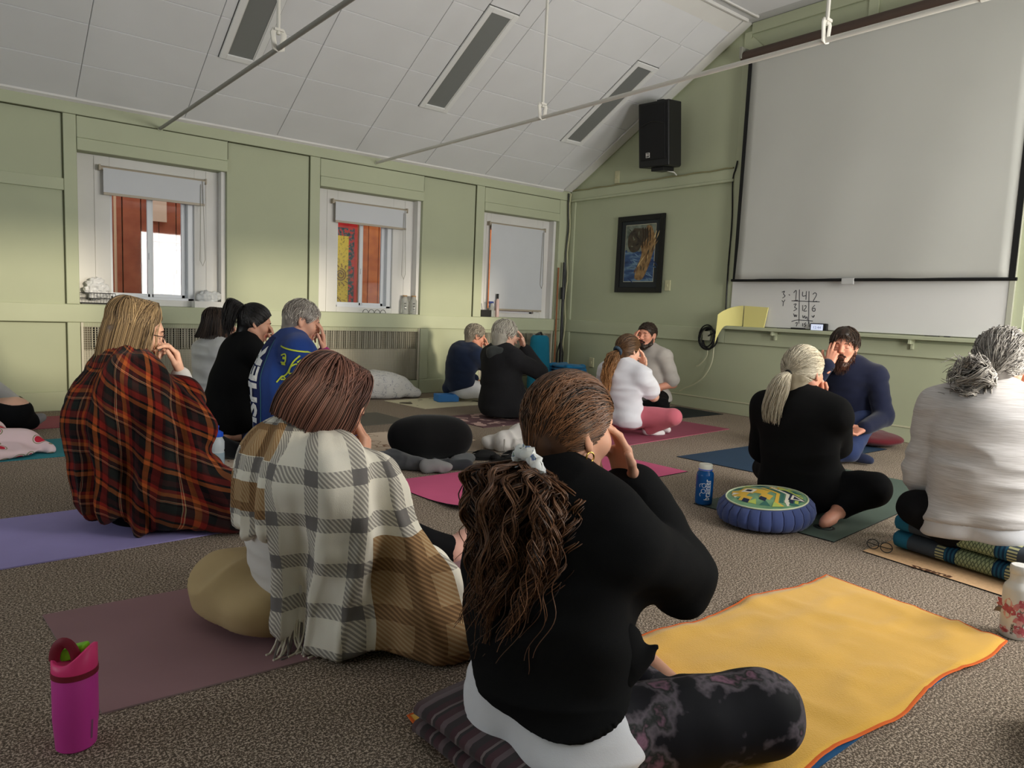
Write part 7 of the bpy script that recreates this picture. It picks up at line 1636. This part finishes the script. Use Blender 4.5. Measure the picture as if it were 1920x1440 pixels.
# ---------- bottles
def lathe_part(t, nm, c, prof, mat, k=28, **kw): return MB().lathe(c, prof, k, **kw).build(nm, mat, t, smooth=True)
t = thing('tumbler', 'magenta insulated bottle with pink lid and green spout, front left', 'bottle', (-6.245, -5.15, .001)); c = A3(-6.245, -5.15, .001); MAG = M('magenta_coat', (214, 66, 166), rough=.4, spec=.4); MRN = M('maroon_rubber', (130, 34, 52), rough=.55); PKL = M('pink_lid', (240, 66, 132), rough=.4)
lathe_part(t, 'bottle_body', c, [(0, 0), (.036, .0), (.040, .004), (.0415, .03), (.0445, .07), (.0445, .165), (.043, .168)], MAG, 36)
lathe_part(t, 'rubber_ring', c, [(.043, .166), (.0458, .167), (.0458, .179), (.043, .180)], MRN, 36, cap=False)
a = np.arange(36)*2*PI/36; V = []
ra = math.atan2(RT[1], RT[0])
for j, (q, zz) in enumerate(((1.0, 0), (1.0, 1.0), (.86, 1.02), (.70, .82), (.0, .80))):
    for x in a:
        hgt = .022+.034*max(0, math.cos(x-ra))**1.5; rr = .0445*q; V.append((c[0]+rr*math.cos(x), c[1]+rr*math.sin(x), c[2]+.179+(hgt*zz if q > .8 else .016)))
F = [(j*36+i, j*36+(i+1) % 36, (j+1)*36+(i+1) % 36, (j+1)*36+i) for j in range(4) for i in range(36)]; mesh('lid', V, F, PKL, t, smooth=True)
Rx = A3(RT[0], RT[1], 0); Rx = nrm(Rx); Ry = np.cross((0, 0, 1), Rx)
MB().tube([c+Rx*(-.014+.024*math.cos(x))+A3(0, 0, .197+.042*math.sin(x))-Ry*.010 for x in np.linspace(0, PI, 16)], .0062, k=8, flat=2.0).build('carry_loop', MRN, t, smooth=True)
MB().obox(c+Rx*-.002+A3(0, 0, .212)+Ry*.006, nrm(Rx+A3(0, 0, .30)), Ry, nrm(np.cross(Rx+A3(0, 0, .30), Ry)), .030, .013, .014).build('spout_cover', M('lime_spout', (128, 206, 40), rough=.45), t, bevel=.006, seg=3)
tree = bvh([o for o in t.children if o.name.startswith('bottle_body')][0]); vdir = nrm((CAM-c)*A3(1, 1, 0)); V2 = [(-.0025, -.022), (.0025, -.022), (.0025, .022), (-.0025, .022)]; vr = nrm(np.cross((0, 0, 1), vdir)); n_ = nrm(vdir*.72+vr*.68); V_, F_ = decal(tree, np.array(V2), [(0, 1, 2, 3)], c+A3(0, 0, .045), np.cross((0, 0, 1), n_), (0, 0, 1), back=.1, lift=.0006); mesh('engraved_mark', V_, F_, M('mark_grey', (150, 90, 130), rough=.4), t)
# clear sports bottle with blue cap
t = thing('sports_bottle', 'clear sports bottle with bright blue cap beside the red plaid blanket', 'bottle', (-5.185, -2.60, .0)); c = A3(-5.185, -2.60, .001); CLR = M('frosted_plastic', (214, 222, 226), rough=.35, trans=.25); BLU = M('bright_blue_cap', (30, 84, 208), rough=.4)
lathe_part(t, 'bottle_body', c, [(0, 0), (.036, 0), (.041, .006), (.041, .085), (.038, .095), (.041, .105), (.041, .150), (.030, .172), (.030, .182)], CLR); lathe_part(t, 'water', c, [(.0412, .012), (.0416, .014), (.0416, .084), (.0412, .086)], M('water_tint', (150, 168, 178), rough=.15), cap=False)
lathe_part(t, 'cap', c, [(.0, .180), (.034, .180), (.035, .184), (.034, .204), (.018, .214), (.010, .216), (.009, .232), (.012, .234), (.011, .244), (0, .246)], BLU)
MB().tube([c+Rx*-.044+A3(0, 0, z) for z in (.03, .05, .07)], .004, k=6).build('blue_mark', M('deep_blue', (30, 60, 130)), t)
# blue bottle with lettering
t = thing('water_bottle', 'translucent blue water bottle lettered brainier with a white cap', 'bottle', (-3.285, -4.655, .0055)); c = A3(-3.285, -4.655, .0055); c[2] = .0055
BLB = M('blue_tritan', (22, 84, 150), rough=.22, spec=.5, trans=.15); bd = lathe_part(t, 'bottle_body', c, [(0, 0), (.038, 0), (.0445, .006), (.0455, .02), (.0455, .155), (.043, .170), (.034, .180), (.033, .186)], BLB, 32); lathe_part(t, 'cap', c, [(0, .184), (.035, .184), (.0355, .188), (.0355, .212), (.032, .217), (0, .217)], M('cream_cap', (228, 226, 214), rough=.5)); lathe_part(t, 'lid_ring', c, [(.036, .186), (.0372, .186), (.0372, .191), (.036, .191)], BLU)
tree = bvh(bd); vdir = nrm((CAM-c)*A3(1, 1, 0)); rtx = np.cross((0, 0, 1), vdir); PR_ = M('white_bottle_print', (224, 230, 234), rough=.5)
V, F = text_mesh('brainier', .044, font_bold=.0004); V, F = subdiv2(V, F, 1); V = np.stack([-V[:, 1]*.9, V[:, 0]*.82], 1)+np.array([.016, .085]); V_, F_ = decal(tree, V, F, c, rtx, (0, 0, 1), back=.1, lift=.0007); mesh('bottle_lettering', V_, F_, PR_, t)
def stroke2(pts, w, closed=False):
    P_ = spline(pts, 5*len(pts)); d = np.gradient(P_, axis=0); nn = np.stack([-d[:, 1], d[:, 0]], 1); nn /= np.linalg.norm(nn, axis=1)[:, None]+1e-9; N_ = len(P_); return np.vstack([P_+nn*w, P_-nn*w]), [(i, i+1, N_+i+1, N_+i) for i in range(N_-1)]
for pts in ([(-.004+.011*math.cos(x), .078+.011*math.sin(x)) for x in np.linspace(0, 2*PI, 12)], [(-.002+.011*math.cos(x), .108+.011*math.sin(x)) for x in np.linspace(0, 2*PI, 12)], [(-.012, .072), (-.022, .060), (-.018, .048)], [(-.008, .118), (-.024, .112), (-.024, .098)], [(.030, .05), (.030, .135)]):
    V, F = stroke2(pts, .0011); V_, F_ = decal(tree, V, F, c, rtx, (0, 0, 1), back=.1, lift=.0007); mesh('bottle_drawing', V_, F_, PR_, t)
# white bottle with flowers
t = thing('flower_bottle', 'white insulated bottle with pink flowers by the yellow towel', 'bottle', (-3.735, -6.205, .001)); c = A3(-3.735, -6.205, .001); WHB = M('white_gloss', (226, 224, 220), rough=.3, spec=.45)
bd = lathe_part(t, 'bottle_body', c, [(0, 0), (.037, 0), (.041, .004), (.0425, .02), (.0435, .12), (.0435, .160), (.040, .172), (.031, .184), (.0285, .190), (.0285, .214)], WHB, 32); lathe_part(t, 'cap', c, [(0, .213), (.030, .213), (.031, .216), (.031, .236), (.028, .240), (0, .240)], WHB, 28)
tree = bvh(bd); vdir = nrm((CAM-c)*A3(1, 1, 0)); rtx = np.cross((0, 0, 1), vdir); F1 = M('flower_pink', (216, 138, 142), rough=.5); F2 = M('flower_deep', (190, 92, 102), rough=.5); F3 = M('flower_pale', (226, 172, 166), rough=.5); LF = M('flower_leaf', (140, 128, 116), rough=.5)
rg = random.Random(5)
def petal(x, y, L, w, a, mt, l):
    pts = [(x+L*s*math.cos(a)-w*math.sin(PI*s)*sg*math.sin(a), y+L*s*math.sin(a)+w*math.sin(PI*s)*sg*math.cos(a)) for sg, rngs in ((1, (0, .25, .5, .75, 1)), (-1, (.75, .5, .25))) for s in rngs]; V_, F_ = decal(tree, np.array(pts), [list(range(len(pts)))], c, rtx, (0, 0, 1), back=.1, lift=l); mesh('petal', V_, F_, mt, t)
for x, y, r in ((-.024, .098, .034), (.017, .118, .024), (.018, .076, .028), (.022, .034, .032), (-.028, .026, .015)):
    petal(x, y, r*1.4, r*.3, -2.0+x*20, LF, .0005)
    for k in range(6): a = k*PI/3+rg.random()*.6; petal(x, y, r*(.8+.3*rg.random()), r*.34, a, (F1, F3, F2)[k % 3], .0007+.00008*k)
    for k in range(4): petal(x, y, r*.5, r*.2, k*1.6+.4, F2, .0014)
V, F = text_mesh('FLORAL', .010, font_bold=.0003); V = np.stack([-V[:, 1], V[:, 0]], 1)+np.array([-.006, .036]); V_, F_ = decal(tree, V, F, c, rtx, (0, 0, 1), back=.1, lift=.0006); mesh('bottle_lettering', V_, F_, BLACK, t)
# spectacles on the cork mat corner
t = thing('spectacles', 'folded dark spectacles lying at the corner of the cork mat', 'glasses', (-3.225, -5.53, .008)); m = MB()
for s in (1, -1): m = MB(); m.tube([(-3.24+.021*math.cos(x), -5.555+s*.029+.024*math.sin(x), .026+.016*math.sin(x+1.2)) for x in np.arange(16)*2*PI/16], .002, k=6, closed=True); m.build('rim', BLACK, t, smooth=True); MB().tube([(-3.24, -5.555+s*.054, .028), (-3.20, -5.555+s*.02, .012), (-3.19, -5.555-s*.03, .010)], .0018, k=6).build('temple', BLACK, t, smooth=True)
# fringe of the cream plaid blanket
rg = random.Random(8); FR = [M('fringe_cream', (222, 214, 196), rough=.95), M('fringe_grey', (120, 112, 108), rough=.95)]
PB = [ (u, 1192-.10*(u-520)*0+6*math.sin(u*.2)) for u in range(524, 660, 9)]
m = [MB(), MB()]; allp = []
for i, u in enumerate(range(522, 662, 4)):
    d = 2.02+.0004*(u-522); p = at(u, 1176+.04*(u-520)+4*math.sin(u), d); z0 = max(.03, p[2])
    q = p+A3(rg.uniform(-.02, .02), rg.uniform(-.03, .01), 0); L = rg.uniform(.04, .07)
    mm = MB(); mm.tube(spline([A3(p[0], p[1], z0+.02), A3(p[0]-.005, p[1]-.005, z0*.6), A3(q[0]-.012, q[1]-.012, .008), A3(q[0]-.012-L*.5*rg.random(), q[1]-L*.4, .007)], 8), .0032, k=5); mm.build('tassel', FR[i % 2] if i % 3 else FR[0], R_CREAM, smooth=True)
